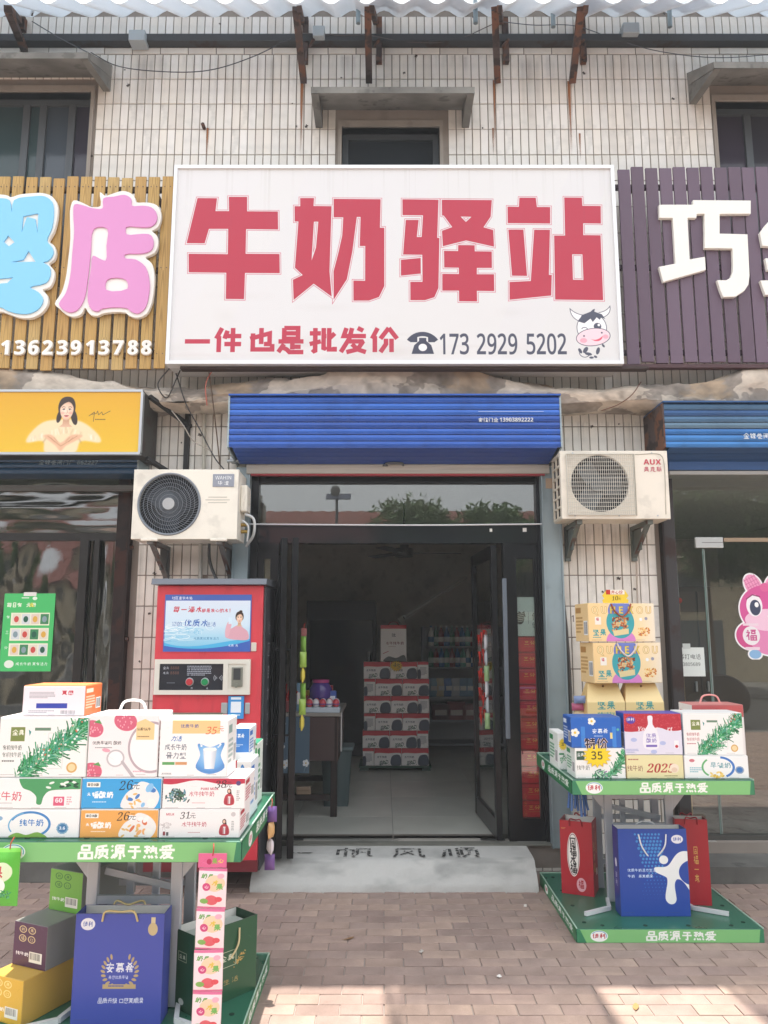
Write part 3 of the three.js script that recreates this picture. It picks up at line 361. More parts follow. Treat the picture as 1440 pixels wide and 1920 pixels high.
{ // wood plank sign at the left
  const z = 0.30, yt = Y(331, z), yb = Y(691, z), t = thing('plank_sign', 'sign of yellowish wood planks with pink and blue cut out characters', 'shop sign', [X(150, yb, z), yb, z - 0.06]);
  const ox = t.position.x, h = yt - yb, step = X(305, yb, z) - X(278.4, yb, z), g = [0, 1, 2, 3].map(() => uvm(rb(step * 0.8, h, 0.018, 0, 0, 0, 0.003, 1), 1)), ms = [0, 1, 2, 3].map((k) => { const m = woodT.clone(); m.repeat.set(1 / (step * 0.9), 0.42); m.offset.set(0.5, k * 0.23); m.needsUpdate = true; return STD(['#fff4de', '#ffffff', '#fbeedb', '#fff8e6'][k], 0.55, { map: m }); });
  const x1 = X(298, yb, z); for (let i = 0; i < 17; i++) { const m = mesh('plank', g[i % 4], ms[(i * 7 + (i >> 2)) % 4], t); m.position.set(x1 - step * i - ox, h / 2 + (i % 5 === 3 ? -0.012 : 0) + R(-0.004, 0.004), 0.05 + R(-0.002, 0.002)); }
  { const q = []; for (let i = 0; i < 17; i++) for (const v of [0.075, 0.515, 0.945]) for (const s of [-1, 1]) q.push(cyl(0.0045, 0.004, 0, 0, 0, 7).rotateX(1.57).translate(x1 - step * i - ox + s * step * 0.2, h * v, 0.0605)); tag(mesh('screws', q, STD('#5a5048', 0.5), t), null, null, null, 'stuff'); }
  for (const v of [0.06, 0.5, 0.93]) mesh('back_rail', bx(-2.0, x1 - ox + 0.06, h * v, h * v + 0.04, 0.0, 0.035), STD('#4b3a2d', 0.7), t);
  for (const v of [0.1, 0.9]) for (const x of [-1.6, -0.5, 0.5]) mesh('wall_arm', bx(x, x + 0.03, h * v, h * v + 0.03, -0.24, 0), rustM, t);
  const wm = STD('#f1efe8', 0.45), pm = STD('#dc93c8', 0.5), bm = STD('#86cdf2', 0.5);
  const L = (n, p, d, m, hs, zz) => letter(n, t, smooth(p, 3), zz, d, m, 3, 0, 300, hs);
  L('character_backing', [[563, 182], [590, 202], [640, 188], [690, 175], [735, 188], [758, 215], [764, 238], [830, 240], [880, 255], [902, 290], [902, 340], [882, 380], [852, 398], [880, 425], [888, 470], [868, 520], [815, 548], [850, 580], [866, 640], [862, 740], [846, 820], [815, 870], [765, 885], [722, 870], [706, 856], [580, 860], [545, 875], [505, 865], [478, 828], [455, 865], [415, 880], [375, 868], [335, 835], [310, 808], [345, 750], [370, 670], [385, 560], [397, 440], [395, 330], [397, 270], [415, 228], [470, 245], [515, 265], [567, 258]], 0.035, wm, [], z + 0.012);
  L('pink_character', [[420, 250], [470, 257], [520, 272], [578, 272], [582, 217], [640, 207], [700, 197], [735, 217], [740, 257], [800, 258], [850, 267], [878, 300], [878, 345], [850, 372], [800, 377], [708, 376], [710, 418], [800, 416], [845, 422], [862, 460], [850, 505], [800, 524], [700, 530], [700, 552], [760, 560], [815, 600], [838, 680], [835, 760], [815, 830], [775, 862], [737, 850], [714, 832], [572, 835], [550, 850], [515, 838], [495, 790], [500, 690], [513, 610], [523, 540], [558, 555], [595, 566], [600, 480], [604, 384], [526, 385], [508, 520], [490, 680], [468, 790], [430, 845], [390, 855], [350, 835], [333, 808], [370, 750], [395, 660], [408, 520], [418, 400], [413, 300]], 0.012, pm, [smooth([[596, 730], [601, 674], [680, 664], [714, 682], [716, 724]], 3)], z + 0.048);
  L('character_backing', [[-300, 220], [-150, 190], [0, 195], [40, 200], [60, 210], [110, 195], [180, 188], [240, 187], [290, 205], [320, 250], [318, 330], [300, 400], [272, 458], [300, 480], [312, 520], [300, 560], [272, 582], [300, 620], [300, 670], [275, 715], [236, 728], [262, 760], [268, 800], [240, 850], [180, 885], [110, 885], [50, 865], [0, 850], [-150, 880], [-300, 860]], 0.035, wm, [], z + 0.012);
  L('blue_character', [[-280, 240], [-100, 215], [0, 215], [50, 226], [65, 295], [80, 226], [180, 206], [250, 205], [290, 235], [300, 290], [290, 380], [262, 455], [290, 490], [298, 525], [270, 565], [240, 575], [275, 600], [280, 650], [255, 690], [166, 715], [215, 745], [240, 785], [220, 830], [170, 860], [100, 862], [40, 845], [0, 825], [-140, 855], [-280, 840]], 0.012, bm, [[[128, 315], [200, 300], [217, 300], [210, 410], [196, 332], [152, 322], [120, 410]].reverse(), [[20, 460], [45, 425], [82, 462], [50, 485]], [[60, 575], [130, 560], [160, 512], [200, 572]], [[-60, 672], [75, 660], [40, 692], [-40, 698]]], z + 0.048);
  const digits = {}; '13623913788'.split('').forEach((ch, i) => { const k = [22, 105, 183, 262, 345, 422, 500, 580, 660, 743, 820][i] / 3, [x, y] = XY(k, 664, z + 0.03); const g2 = digits[ch] ||= (() => { const q = new TextGeometry(ch, { font: boldFont, size: 0.112, depth: 0.02, curveSegments: 6, bevelEnabled: true, bevelSize: 0.003, bevelThickness: 0.003, bevelSegments: 2 }); q.center(); return q; })(); const m = mesh('digit', g2, wm, t); m.position.set(x - ox, y - yb + 0.056, 0.075); });
}
{ // dark purple slat sign at the right
  const z = 0.32, yt = Y(315, z), yb = Y(681, z), t = thing('slat_sign', 'dark purple slat sign with large white cut out characters', 'shop sign', [X(1300, yb, z), yb, z - 0.06]);
  const ox = t.position.x, h = yt - yb, step = X(1319, yb, z) - X(1292, yb, z), x0 = X(1189, yb, z), M1 = ['#624f60', '#675465', '#5d4a5a'].map((c) => STD(c, 0.5)), g = rb(step * 0.87, h, 0.02, 0, 0, 0, 0.003, 1);
  for (let i = 0; i < 15; i++) { const m = mesh('slat', g, M1[(i * 5 + (i >> 1)) % 3], t); m.position.set(x0 + step * i - ox + R(-0.004, 0.004), h / 2 + (i ? R(0, 0.012) : -0.012), 0.05); m.rotation.z = R(-0.002, 0.002); }
  for (const v of [0.05, 0.48, 0.9]) mesh('back_rail', bx(x0 - ox - 0.08, 2.0, h * v, h * v + 0.035, 0.0, 0.037), STD('#33242f', 0.6), t);
  mesh('bottom_rail', bx(x0 - ox - 0.1, 2.2, -0.035, -0.006, 0.0, 0.06), STD('#4a2f33', 0.6), t);
  for (const v of [0.1, 0.9]) for (const x of [-0.4, 0.6, 1.6]) mesh('wall_arm', bx(x, x + 0.03, h * v, h * v + 0.03, -0.26, 0), rustM, t);
  const wm = STD('#f1efe6', 0.45);
  letter('white_character', t, [[708, 303], [937, 303], [937, 272], [1322, 275], [1322, 360], [1112, 362], [1112, 498], [1300, 503], [1306, 620], [1314, 780], [1306, 840], [1280, 880], [1220, 920], [1140, 922], [1122, 880], [1100, 812], [1160, 813], [1190, 795], [1205, 755], [1207, 700], [1203, 595], [1015, 592], [1015, 360], [958, 362], [955, 388], [895, 388], [910, 672], [1013, 655], [1018, 740], [735, 820], [708, 722], [818, 700], [800, 390], [710, 388]], z + 0.003, 0.035, wm, 3.6, 1040, 300);
  letter('white_character', t, [[1388, 490], [1424, 440], [1520, 340], [1640, 300], [1760, 340], [1860, 450], [1880, 520], [1840, 590], [1690, 600], [1690, 660], [1820, 660], [1820, 740], [1690, 745], [1690, 810], [1850, 815], [1850, 910], [1425, 908], [1392, 815], [1600, 808], [1600, 745], [1440, 740], [1425, 665], [1600, 660], [1600, 590], [1405, 577]], z + 0.003, 0.035, wm, 3.6, 1040, 300);
}
// ---------- roller shutter boxes ----------
function shutter(label, px0, px1, pyT, pyB, pyU, z, o) {
  const yt = Y(pyT, z), yb = Y(pyB, z), yu = Y(pyU, 0.10), xa = X(px0, yt, z), xb = X(px1, yt, z), t = thing('shutter_box', label, 'shutter box', [(xa + xb) / 2, yb, 0]), w = xb - xa, h = yt - yb, n = o.n || 8;
  for (let i = 0; i < n; i++) { // rolled steel slats: a shallow curved face with a groove below each
    const a = h * i / n, b = h * (i + 1) / n - 0.006, pr = [[z - 0.02, a], [z - 0.004, a], [z, a + 0.008], [z + 0.003, (a + b) / 2], [z, b - 0.008], [z - 0.004, b], [z - 0.02, b]];
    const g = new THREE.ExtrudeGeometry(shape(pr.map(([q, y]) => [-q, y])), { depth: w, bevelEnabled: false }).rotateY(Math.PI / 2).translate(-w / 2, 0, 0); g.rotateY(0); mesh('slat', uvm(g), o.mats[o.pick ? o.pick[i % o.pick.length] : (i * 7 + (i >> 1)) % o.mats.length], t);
  }
  const zb = 0.10, m = 4; for (let i = 0; i < m; i++) { const f0 = i / m, f1 = (i + 1) / m - 0.02, P = (f) => [z - 0.006 + (zb - z) * f, (yu - yb) * f]; const A = P(f0), B = P(f1); mesh('underside_slat', bar([0, A[1] - 0.002, A[0]], [0, B[1] - 0.002, B[0]], w - 0.05, 0.008), o.under || o.mats[0], t); }
  mesh('top_sheet', bx(-w / 2 - 0.01, w / 2 + 0.01, h + 0.002, h + 0.014, 0.0, z + 0.02), o.mats[0], t);
  for (const s of [-1, 1]) mesh('end_plate', extrude([[0, yu - yb], [-zb, yu - yb], [-z - 0.004, 0], [-z - 0.004, h], [0, h]], 0.012).rotateY(Math.PI / 2).translate(s * (w / 2 + 0.007) - 0.006, 0, 0), o.end || galvM, t);
  return { t, w, h, yb, yu, x: (xa + xb) / 2 };
}
const decal = (parent, map, w, h, x, y, z, o = {}, label) => mesh(o.name || 'print', new THREE.PlaneGeometry(w, h).translate(x, y, z), new THREE.MeshStandardMaterial({ map, roughness: o.rough ?? 0.5, transparent: !o.solid }), parent, label);
{ const bm = ['#2a5ab4', '#3369c6', '#2650a4', '#2e60bc'].map((c) => STD(c, 0.34, { metalness: 0.15, map: dirtT }));  // slat tones differ to paint in the uneven light on dented slats
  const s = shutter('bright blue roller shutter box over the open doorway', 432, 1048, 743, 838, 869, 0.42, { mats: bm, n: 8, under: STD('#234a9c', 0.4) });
  const y0 = Y(888, 0.1) - s.yb, y1 = Y(871, 0.1) - s.yb; mesh('bottom_bar', rb(X(1030, 2.98, 0.1) - X(462, 2.98, 0.1), y1 - y0, 0.05, (X(1030, 2.98, 0.1) + X(462, 2.98, 0.1)) / 2 - s.x, (y0 + y1) / 2, 0.08, 0.004), STD('#c3c1ba', 0.45, { map: dirtT }), s.t);
  mesh('red_seal', bx(X(470, 2.9, 0.1) - s.x, X(1022, 2.9, 0.1) - s.x, y0 - 0.014, y0 - 0.001, 0.06, 0.1), STD('#a33a42', 0.6), s.t);
  mesh('pull_handle', [tube([[-0.07, y1 - 0.01, 0.11], [-0.06, y1 + 0.0, 0.14], [0.06, y1 + 0.0, 0.14], [0.07, y1 - 0.01, 0.11]], 0.008, 16), cyl(0.02, 0.012, -0.07, y1 - 0.01, 0.108).translate(0, 0, 0)], STD('#6c7075', 0.4, { metalness: 0.6 }), s.t);
  decal(s.t, print(640, 64, (c) => { text(c, '安信门业', 6, 8, 44, { w: 0.13, color: '#d5d8dc', gap: 0.06 }); text(c, '13903892222', 200, 6, 46, { color: '#d5d8dc' }); }), 0.52, 0.052, X(961, 3.3, 0.43) - s.x, Y(787, 0.43) - s.yb, 0.4265);
  mesh('paper_strip_mark', bx(X(897, 3.3, 0.43) - s.x, X(1020, 3.3, 0.43) - s.x, Y(771, 0.43) - s.yb - 0.003, Y(771, 0.43) - s.yb + 0.002, 0.424, 0.4255), STD('#9eb4dd', 0.6), s.t);
  for (const k of [-1, 1]) mesh('lock_arm', [bx(k * s.w / 2 - 0.05, k * s.w / 2 + 0.05, y1 + 0.02, y1 + 0.06, 0.03, 0.12), rod([k * s.w / 2 - 0.07, y1 + 0.02, 0.13], [k * s.w / 2 + 0.09, y1 + 0.03, 0.13], 0.012)], aluM, s.t);
}
{ const c = ['#31598c', '#4a6f92', '#2f6fb3', '#3c7fc4', '#5f7c93'].map((q) => STD(q, 0.45, { metalness: 0.2, map: dirtT }));
  const s = shutter('faded blue roller shutter box at the right with rusty side', 1244, 1700, 756, 838, 884, 0.42, { mats: c, pick: [3, 3, 2, 4, 1, 0, 1], n: 7, end: rustM, under: c[0] });
  decal(s.t, print(400, 64, (k) => text(k, '金锋卷闸门 6622277', 4, 8, 42, { w: 0.12, color: '#ccd6de', gap: 0.06 })), 0.44, 0.07, X(1392, 3.2, 0.43) + 0.22 - s.x, Y(818, 0.43) - s.yb, 0.4265);
  decal(s.t, print(400, 64, (k) => text(k, '金锋卷闸门 6622277', 4, 8, 42, { w: 0.12, color: '#aebccb', gap: 0.06, slant: 0.15 })), 0.44, 0.06, X(1284, 3.0, 0.24) + 0.2 - s.x, Y(859, 0.24) - s.yb, 0.245);
  mesh('lower_slat_panel', bx(X(1252, 3, 0.22) - s.x, X(1690, 3, 0.22) - s.x, Y(882, 0.22) - s.yb, Y(842, 0.22) - s.yb, 0.2, 0.24), STD('#24518c', 0.4, { map: dirtT }), s.t);
  mesh('bottom_bar', bx(X(1252, 3, 0.2) - s.x, X(1690, 3, 0.2) - s.x, Y(890, 0.22) - s.yb, Y(883, 0.22) - s.yb - 0.002, 0.2, 0.23), STD('#a9abaa', 0.5, { map: dirtT }), s.t);
}
function woman(c, x, y, s, o = {}) { // a portrait print of nobody in particular: hair, face, neck, softly modelled
  const hair = '#33241f';
  c.save(); c.translate(x, y); c.scale(s, s); c.filter = 'blur(1.2px)';
  disc(c, 0, -8, 28, 36, hair); if (o.up) disc(c, 8, -44, 11, 8, hair); else { disc(c, 25, 26, 10, 28, hair, -0.25); disc(c, -23, 24, 8, 22, hair, 0.2); }
  let g = c.createLinearGradient(0, 24, 0, 62); g.addColorStop(0, '#b98768'); g.addColorStop(1, '#e3bb9c'); poly(c, [[-9, 24], [9, 24], [11, 50], [22, 60], [-22, 60], [-11, 50]], g);
  g = c.createRadialGradient(-5, 4, 4, 0, 6, 40); g.addColorStop(0, '#f6dcc6'); g.addColorStop(0.55, '#ebc4a8'); g.addColorStop(1, '#b98a6e'); c.beginPath(); c.moveTo(-22, -8); c.bezierCurveTo(-24, 16, -12, 36, 0, 38); c.bezierCurveTo(12, 36, 24, 16, 22, -8); c.bezierCurveTo(14, -34, -14, -34, -22, -8); c.fillStyle = g; c.fill();
  c.beginPath(); c.moveTo(-26, 12); c.quadraticCurveTo(-22, -20, 6, -27); c.quadraticCurveTo(22, -20, 26, 12); c.quadraticCurveTo(33, -46, 0, -44); c.quadraticCurveTo(-33, -44, -26, 12); c.fillStyle = hair; c.fill();
  for (let k = 0; k < 10; k++) line(c, [[-22 + k * 4.6, -30 + Math.abs(k - 5) * 2.2], [-12 + k * 3, -42]], 'rgba(110,80,64,0.35)', 1.2);
  c.filter = 'blur(0.7px)'; for (const k of [-1, 1]) { disc(c, k * 9.5, 0, 4.4, 2.3, '#f4efe9'); disc(c, k * 9.5, 0, 2.3, 2.3, '#33241f'); line(c, [[k * 5, -1.6], [k * 9.5, -3], [k * 14.5, -0.6]], '#3a2722', 1.4); line(c, [[k * 5, -8], [k * 11, -9.6], [k * 16, -7.4]], '#5a4034', 1.7); disc(c, k * 12.5, 12, 6.5, 4.5, 'rgba(224,120,100,0.28)'); }
  line(c, [[1, 2], [3, 10], [0, 13], [-3, 12]], 'rgba(160,104,80,0.7)', 1.4); c.beginPath(); c.ellipse(0, 21.5, 7.5, 2, 0, 0, 7); c.fillStyle = '#b4525a'; c.fill(); c.beginPath(); c.ellipse(0, 23, 6, 2.6, 0, 0, Math.PI); c.fillStyle = '#c9656a'; c.fill(); line(c, [[-7.5, 21], [0, 22], [7.5, 21]], '#7a3038', 0.8);
  c.restore();
}
{ // yellow light box with a portrait, over the left shop
  const z = 0.46, yt = Y(731, z), yb = Y(851, z), xb = X(268, yt, z), xa = X(-330, yt, z), w = xb - xa, h = yt - yb, t = thing('light_box_sign', 'yellow advertising light box with a portrait of a person in white', 'advertising sign', [(xa + xb) / 2, yb, 0.06]);
  const s = h / 360, k = X(192, yb, z) - X(0, yb, z); const f = (px) => (X(px, (yt + yb) / 2, z) - xa) / w * 1800, tw = 1800, th = 360;
  const art = print(tw, th, (c) => { const g = c.createLinearGradient(0, 0, 0, th); g.addColorStop(0, '#dca61e'); g.addColorStop(1, '#e4bb2a'); c.fillStyle = g; c.fillRect(0, 0, tw, th);
    const x = f(125), u = 3.0; const P = (q) => q.map(([a, b]) => [f(a), (b - 731) / 120 * th]);
    c.filter = 'blur(5px)'; poly(c, smooth(P([[108, 786], [140, 786], [165, 796], [192, 822], [193, 832], [155, 830], [147, 851], [88, 851], [84, 830], [52, 832], [54, 820], [80, 792]]), 4), 'rgba(236,220,190,0.92)'); c.filter = 'blur(3px)';
    for (let k = 0; k < 40; k++) { const q = R(58, 186); line(c, P([[q, 800 + Math.abs(q - 124) * 0.34], [q + R(-5, 5), 812 + Math.abs(q - 124) * 0.26]]), k % 2 ? 'rgba(255,250,238,0.5)' : 'rgba(190,158,112,0.35)', R(2, 7)); } line(c, P([[84, 832], [92, 818], [118, 842]]), 'rgba(170,130,90,0.5)', 8); line(c, P([[156, 832], [148, 818], [118, 842]]), 'rgba(170,130,90,0.5)', 8);
    poly(c, smooth(P([[84, 818], [100, 817], [117, 833], [136, 817], [158, 818], [150, 826], [128, 838], [118, 849], [108, 838], [92, 826]]), 3), '#e2b592'); c.filter = 'blur(1.5px)'; line(c, P([[92, 819], [118, 839], [148, 819]]), '#b07a58', 2.5); for (const [q, d] of [[98, 1], [104, 1], [134, -1], [140, -1]]) line(c, P([[q, 822], [q + d * 8, 831]]), 'rgba(170,110,80,0.7)', 2); c.filter = 'none';
    woman(c, f(125), (766 - 731) / 120 * th, 1.75);
    line(c, P([[168, 779], [178, 771], [177, 790]]), '#3d3526', 3); line(c, P([[172, 776], [182, 774], [184, 769], [186, 777], [192, 771], [194, 777], [208, 769]]), '#3d3526', 3); c.filter = 'none'; small(c, f(180), 785 - 731 + 108, f(206) - f(180), 10, 1, '#5a4a2a');
  });
  mesh('box_body', rb(w, h, 0.39, 0, h / 2, 0.195, 0.005), STD('#8f8d86', 0.5, { metalness: 0.3, map: greyRustT }), t);
  mesh('sign_face', new THREE.PlaneGeometry(w - 0.03, h - 0.03).translate(0, h / 2, 0.392), paper(art, 0.35), t);
  for (const [a, b, c2, d] of [[-w / 2, w / 2, h - 0.014, h + 0.004], [-w / 2, w / 2, -0.004, 0.014], [w / 2 - 0.014, w / 2 + 0.004, 0.0142, h - 0.0142]]) mesh('frame_strip', bx(a, b, c2, d, 0.36, 0.40), aluM, t);
  mesh('stay', [bar([w / 2 + 0.02, h - 0.02, 0.3], [w / 2 + 0.25, h - 0.16, -0.05], 0.03, 0.03), bar([w / 2 + 0.02, -0.01, 0.3], [w / 2 + 0.25, -0.14, -0.05], 0.03, 0.03), bx(w / 2 + 0.21, w / 2 + 0.25, -0.16, h, -0.055, -0.02)], STD('#6a6c6e', 0.6, { map: greyRustT }), t);
}
{ const s = shutter('dark blue shutter box under the yellow light box', -330, 258, 856, 886, 897, 0.26, { mats: [STD('#17405f', 0.4), STD('#1a476a', 0.4)], n: 3 });
  decal(s.t, print(400, 64, (k) => text(k, '金锋卷闸门厂 6622277', 4, 8, 38, { w: 0.12, color: '#7f97a8', gap: 0.06, slant: 0.12 })), 0.46, 0.065, X(127, 3.0, 0.27) - s.x, Y(868, 0.27) - s.yb, 0.2655);
  mesh('bottom_bar', bx(-s.w / 2, s.w / 2, -0.13, -0.085, 0.14, 0.2), STD('#a19b8c', 0.5, { map: greyRustT }), s.t);
}

// ---------- middle shop front: guides, frame, transom, folding doors ----------
const doorway = thing('door_frame', 'black metal door frame with a wide transom pane over the open entrance', 'door frame', [0, FL, -0.05]);
{ const t = doorway, yH = Y(1018, 0) - FL, yM = Y(983, 0) - FL, yT = 2.95 - FL, m = blackFrameM;
  mesh('jamb', bx(DL, DL + 0.07, 0, yT, -0.05, 0.04), m, t); mesh('jamb', bx(DR - 0.07, DR, 0, yT, -0.05, 0.04), m, t);
  mesh('head_rail', bx(DL + 0.07, DR - 0.07, Y(905, 0) - FL, yT, -0.05, 0.03), m, t);
  mesh('transom_rail', bx(DL + 0.0702, DR - 0.0702, yH, yM - 0.005, -0.05, 0.035), darkGlossM, t);
  mesh('transom_pane', bx(DL + 0.07, DR - 0.07, yM - 0.005, Y(905, 0) - FL, -0.008, -0.002), glassM, t);
  mesh('mullion', bx(0.93, 0.985, 0.002, yH, -0.05, 0.03), m, t); mesh('mullion', bx(-0.86, -0.81, 0.002, yH, -0.05, 0.03), m, t);
  for (const [a, b] of [[0.985, DR - 0.07], [DL + 0.07, -0.86]]) { const f = mesh('side_light', [bx(a, a + 0.05, 0.0, yH, -0.03, 0.01), bx(b - 0.03, b, 0.0, yH, -0.03, 0.01), bx(a + 0.05, b - 0.03, 0.0, 0.16, -0.03, 0.01), bx(a + 0.05, b - 0.03, yH - 0.12, yH, -0.03, 0.01)], m, t); mesh('pane', bx(a + 0.05, b - 0.03, 0.16, yH - 0.12, -0.012, -0.007), glassM, f); }
  mesh('floor_spring', [bx(-0.80, -0.6, 0.0045, 0.009, -0.04, 0.0), bx(0.72, 0.9, 0.0045, 0.009, -0.04, 0.0)], STD('#4a4a48', 0.4, { metalness: 0.6 }), t);
  mesh('sticker', [bx(0.83, 0.85, yH + 0.09, yH + 0.115, 0.035, 0.037), bx(1.09, 1.12, yH + 0.09, yH + 0.12, 0.035, 0.037)], whitePaintM, t);
  const sl = print(256, 256, (c) => { for (let k = 0; k < 5; k++) line(c, [[40 + k * 8, 150], [70, 120 - k * 6], [110 + k * 2, 96 + k * 8]], '#2b2e2c', 6); disc(c, 76, 140, 34, 40, '#30322f'); for (let k = 0; k < 5; k++) line(c, [[50, 116 + k * 12], [106, 108 + k * 12]], '#cdd2cc', 3); rect(c, 140, 96, 3, 80, '#666'); text(c, '个', 170, 100, 50, { color: '#333' }); text(c, '价', 170, 100, 56, { color: '#333' }); text(c, '价', 170, 164, 40, { color: '#333' }); }, '#bfc8c4');
  const [sx, sy] = [X(1008, 2.05, -0.06), Y(1155, -0.06)]; mesh('window_sticker', new THREE.PlaneGeometry(0.26, 0.3).translate(1.11, 1.74 - FL + 0.1, -0.016), new THREE.MeshStandardMaterial({ map: sl, roughness: 0.6, side: THREE.DoubleSide }), t);
}
for (const [k, label] of [[[X(1023, 2, 0.06), X(1054, 2, 0.06)], 'grey blue steel shutter guide right of the doorway'], [[X(437, 2, 0.06), X(461, 2, 0.06)], 'grey steel shutter guide left of the doorway behind the water machine']]) {
  const t = thing('shutter_guide', label, 'shutter guide', [k[0], FL - 0.02, 0]), w = k[1] - k[0]; mesh('channel', uvm(bx(0, w, 0, 2.83, 0.004, 0.075)), galvM, t); mesh('lip', [bx(-0.012, -0.001, 0, 2.8, 0.004, 0.09), bx(w + 0.001, w + 0.012, 0, 2.8, 0.004, 0.09)], galvM, t); mesh('fixing_tag', bx(w * 0.2, w * 0.8, 2.66, 2.74, 0.076, 0.082), STD('#b59d84', 0.7), t); }
const tintM = new THREE.MeshPhysicalMaterial({ color: '#4a5154', roughness: 0, transmission: 1, thickness: 0, ior: 1.6 });
function doorLeaf(label, hx, hz, a, w, tint) { // a glazed leaf that turns on its stile
  const t = thing('door_leaf', label, 'door', [hx, FL + 0.008, hz], a), h = Y(1018, 0) - FL - 0.02, s = 0.065;
  mesh('stile', rb(s, h, 0.045, s / 2, h / 2, 0, 0.004), blackFrameM, t); mesh('stile', rb(s, h, 0.045, w - s / 2, h / 2, 0, 0.004), blackFrameM, t);
  mesh('rail', bx(s, w - s, 0, 0.14, -0.02, 0.02), blackFrameM, t); mesh('rail', bx(s, w - s, h - 0.09, h, -0.02, 0.02), blackFrameM, t);
  mesh('pane', bx(s, w - s, 0.14, h - 0.09, -0.004, 0.003), tint ? tintM : glassM, t); mesh('pull_handle', [rod([w - 0.12, 0.75, 0.06], [w - 0.12, 1.45, 0.06], 0.013), rod([w - 0.12, 0.8, 0.0], [w - 0.12, 0.8, 0.06], 0.008), rod([w - 0.12, 1.4, 0.0], [w - 0.12, 1.4, 0.06], 0.008)], blackFrameM, t); return t;
}
doorLeaf('outer left glass door leaf folded out, edge towards the street', -0.80, 0.0, -1.39, 0.45, 1); doorLeaf('inner left glass door leaf folded out beside the candy strips', -0.695, 0.02, -1.44, 0.43, 1); doorLeaf('right glass door leaf swung into the shop', 0.86, -0.03, Math.PI / 2 + 0.06, 0.92);
{ const y = Y(983, 0.05), t = mesh('white_cord', tube([[X(462, y, 0.05), y, 0.06], [-0.4, y - 0.004, 0.05], [0.4, y - 0.006, 0.05], [X(1022, y, 0.05), y + 0.001, 0.06]], 0.006, 40), STD('#dfe2e4', 0.5)); tag(t, 'thin white cord stretched across below the transom pane', 'cord'); }
{ const t = thing('door_guard', 'grey flat pull plate on the edge of the right glass door', 'door handle', [X(948, 1.6, 0.02), 0.75, 0.03]); mesh('plate', rb(0.035, 1.2, 0.02, 0, 0.78, 0, 0.006), STD('#6d7681', 0.4, { metalness: 0.5 }), t); mesh('mount', [bx(-0.012, 0.012, 0.3, 0.34, -0.05, -0.0105), bx(-0.012, 0.012, 1.2, 1.24, -0.05, -0.0105)], aluM, t); }

// ---------- left and right shop fronts ----------
{ const t = thing('glass_shopfront', 'dark reflecting glass shopfront of the left shop in black frames', 'shopfront', [0, FL, -0.1]), m = STD('#23211f', 0.4, { metalness: 0.3 }), g = (a, b, c, d, z = 0) => mesh('pane', new THREE.PlaneGeometry(b - a, d - c, 1, 1).translate((a + b) / 2, (c + d) / 2, z), wavyGlassM, t);
  const yr = Y(1014, -0.1) - FL, x1 = X(150, 1.7, -0.1), x2 = X(165, 1.7, -0.1), xr = LR - 0.05;
  for (const [a, b, c, d] of [[-5.2, xr, yr, yr + 0.06], [-5.2, xr, 2.83, 2.92], [-5.2, xr, 0, 0.1], [x1 - 0.03, x1 + 0.035, 0.1, yr], [x2 + 0.02, x2 + 0.06, 0.1, yr], [-3.75, -3.69, 0.1, yr]]) mesh('frame_bar', bx(a, b, c, d, -0.03, 0.03), m, t);
  g(-5.2, xr, yr + 0.06, 2.83); g(-3.69, x1 - 0.03, 0.1, yr); g(x2 + 0.06, xr, 0.1, yr); g(-5.2, -3.75, 0.1, yr); g(x1 + 0.035, x2 + 0.02, 0.1, yr);
  const p = thing('rusty_post', 'brown rusty steel post at the edge of the left shopfront', 'post', [LR - 0.05, FL - 0.02, 0.02]); mesh('channel', uvm(bx(-0.055, 0.035, 0, 2.76, -0.08, 0.05)), STD('#8a6c60', 0.8, { map: rustT }), p); mesh('lip', bx(0.036, 0.052, 0, 2.7, -0.02, 0.06), STD('#6f564c', 0.8, { map: rustT }), p); mesh('bolt', [0.9, 1.5, 2.2].map((y) => cyl(0.016, 0.03, 0, 0, 0, 8).rotateZ(Math.PI / 2).translate(0.06, y, 0.03)), rustM, p);
  const po = thing('poster', 'green poster of pictured goods on the left shop window', 'poster', [X(62, 1.9, -0.16), 1.72, -0.15]);
  const art = print(384, 600, (c) => { rect(c, 0, 0, 384, 600, '#49c46d'); text(c, '每日有享 元开始', 22, 70, 38, { w: 0.16, color: '#eaf8df', gap: 0.02 }); text(c, '元', 190, 70, 38, { w: 0.16, color: '#eedc4a' }); disc(c, 230, 38, 18, 14, '#e5f7e4'); rect(c, 130, 30, 56, 8, '#dff3df'); for (let r = 0; r < 3; r++) { rect(c, 60, 150 + r * 118, 290, 98, '#f2f3d8'); text(c, '有三分'[r] , 26, 170 + r * 118, 26, { color: '#e8f8e8' }); for (let k = 0; k < 4; k++) { rect(c, 72 + k * 70, 160 + r * 118, 62, 78, ['#e8e1cc', '#d9dfe0', '#e6d6c6', '#3f8a5a'][(k + r) % 4]); disc(c, 102 + k * 70, 200 + r * 118, 18, 24, ['#d2524a', '#8aa1a8', '#e2b24c', '#20604a'][(k * 3 + r) % 4]); } } disc(c, 70, 545, 36, 30, '#e9f3e4'); text(c, '成长牛奶 更有活力', 120, 530, 26, { color: '#eefbee' }); }, '#49c46d');
  mesh('sheet', new THREE.PlaneGeometry(0.40, 0.60), new THREE.MeshStandardMaterial({ map: art, roughness: 0.6, side: THREE.DoubleSide }), po); mesh('top_tape', bx(-0.05, 0.05, 0.28, 0.31, 0.001, 0.002), whitePaintM, po); po.position.z = -0.092;
}
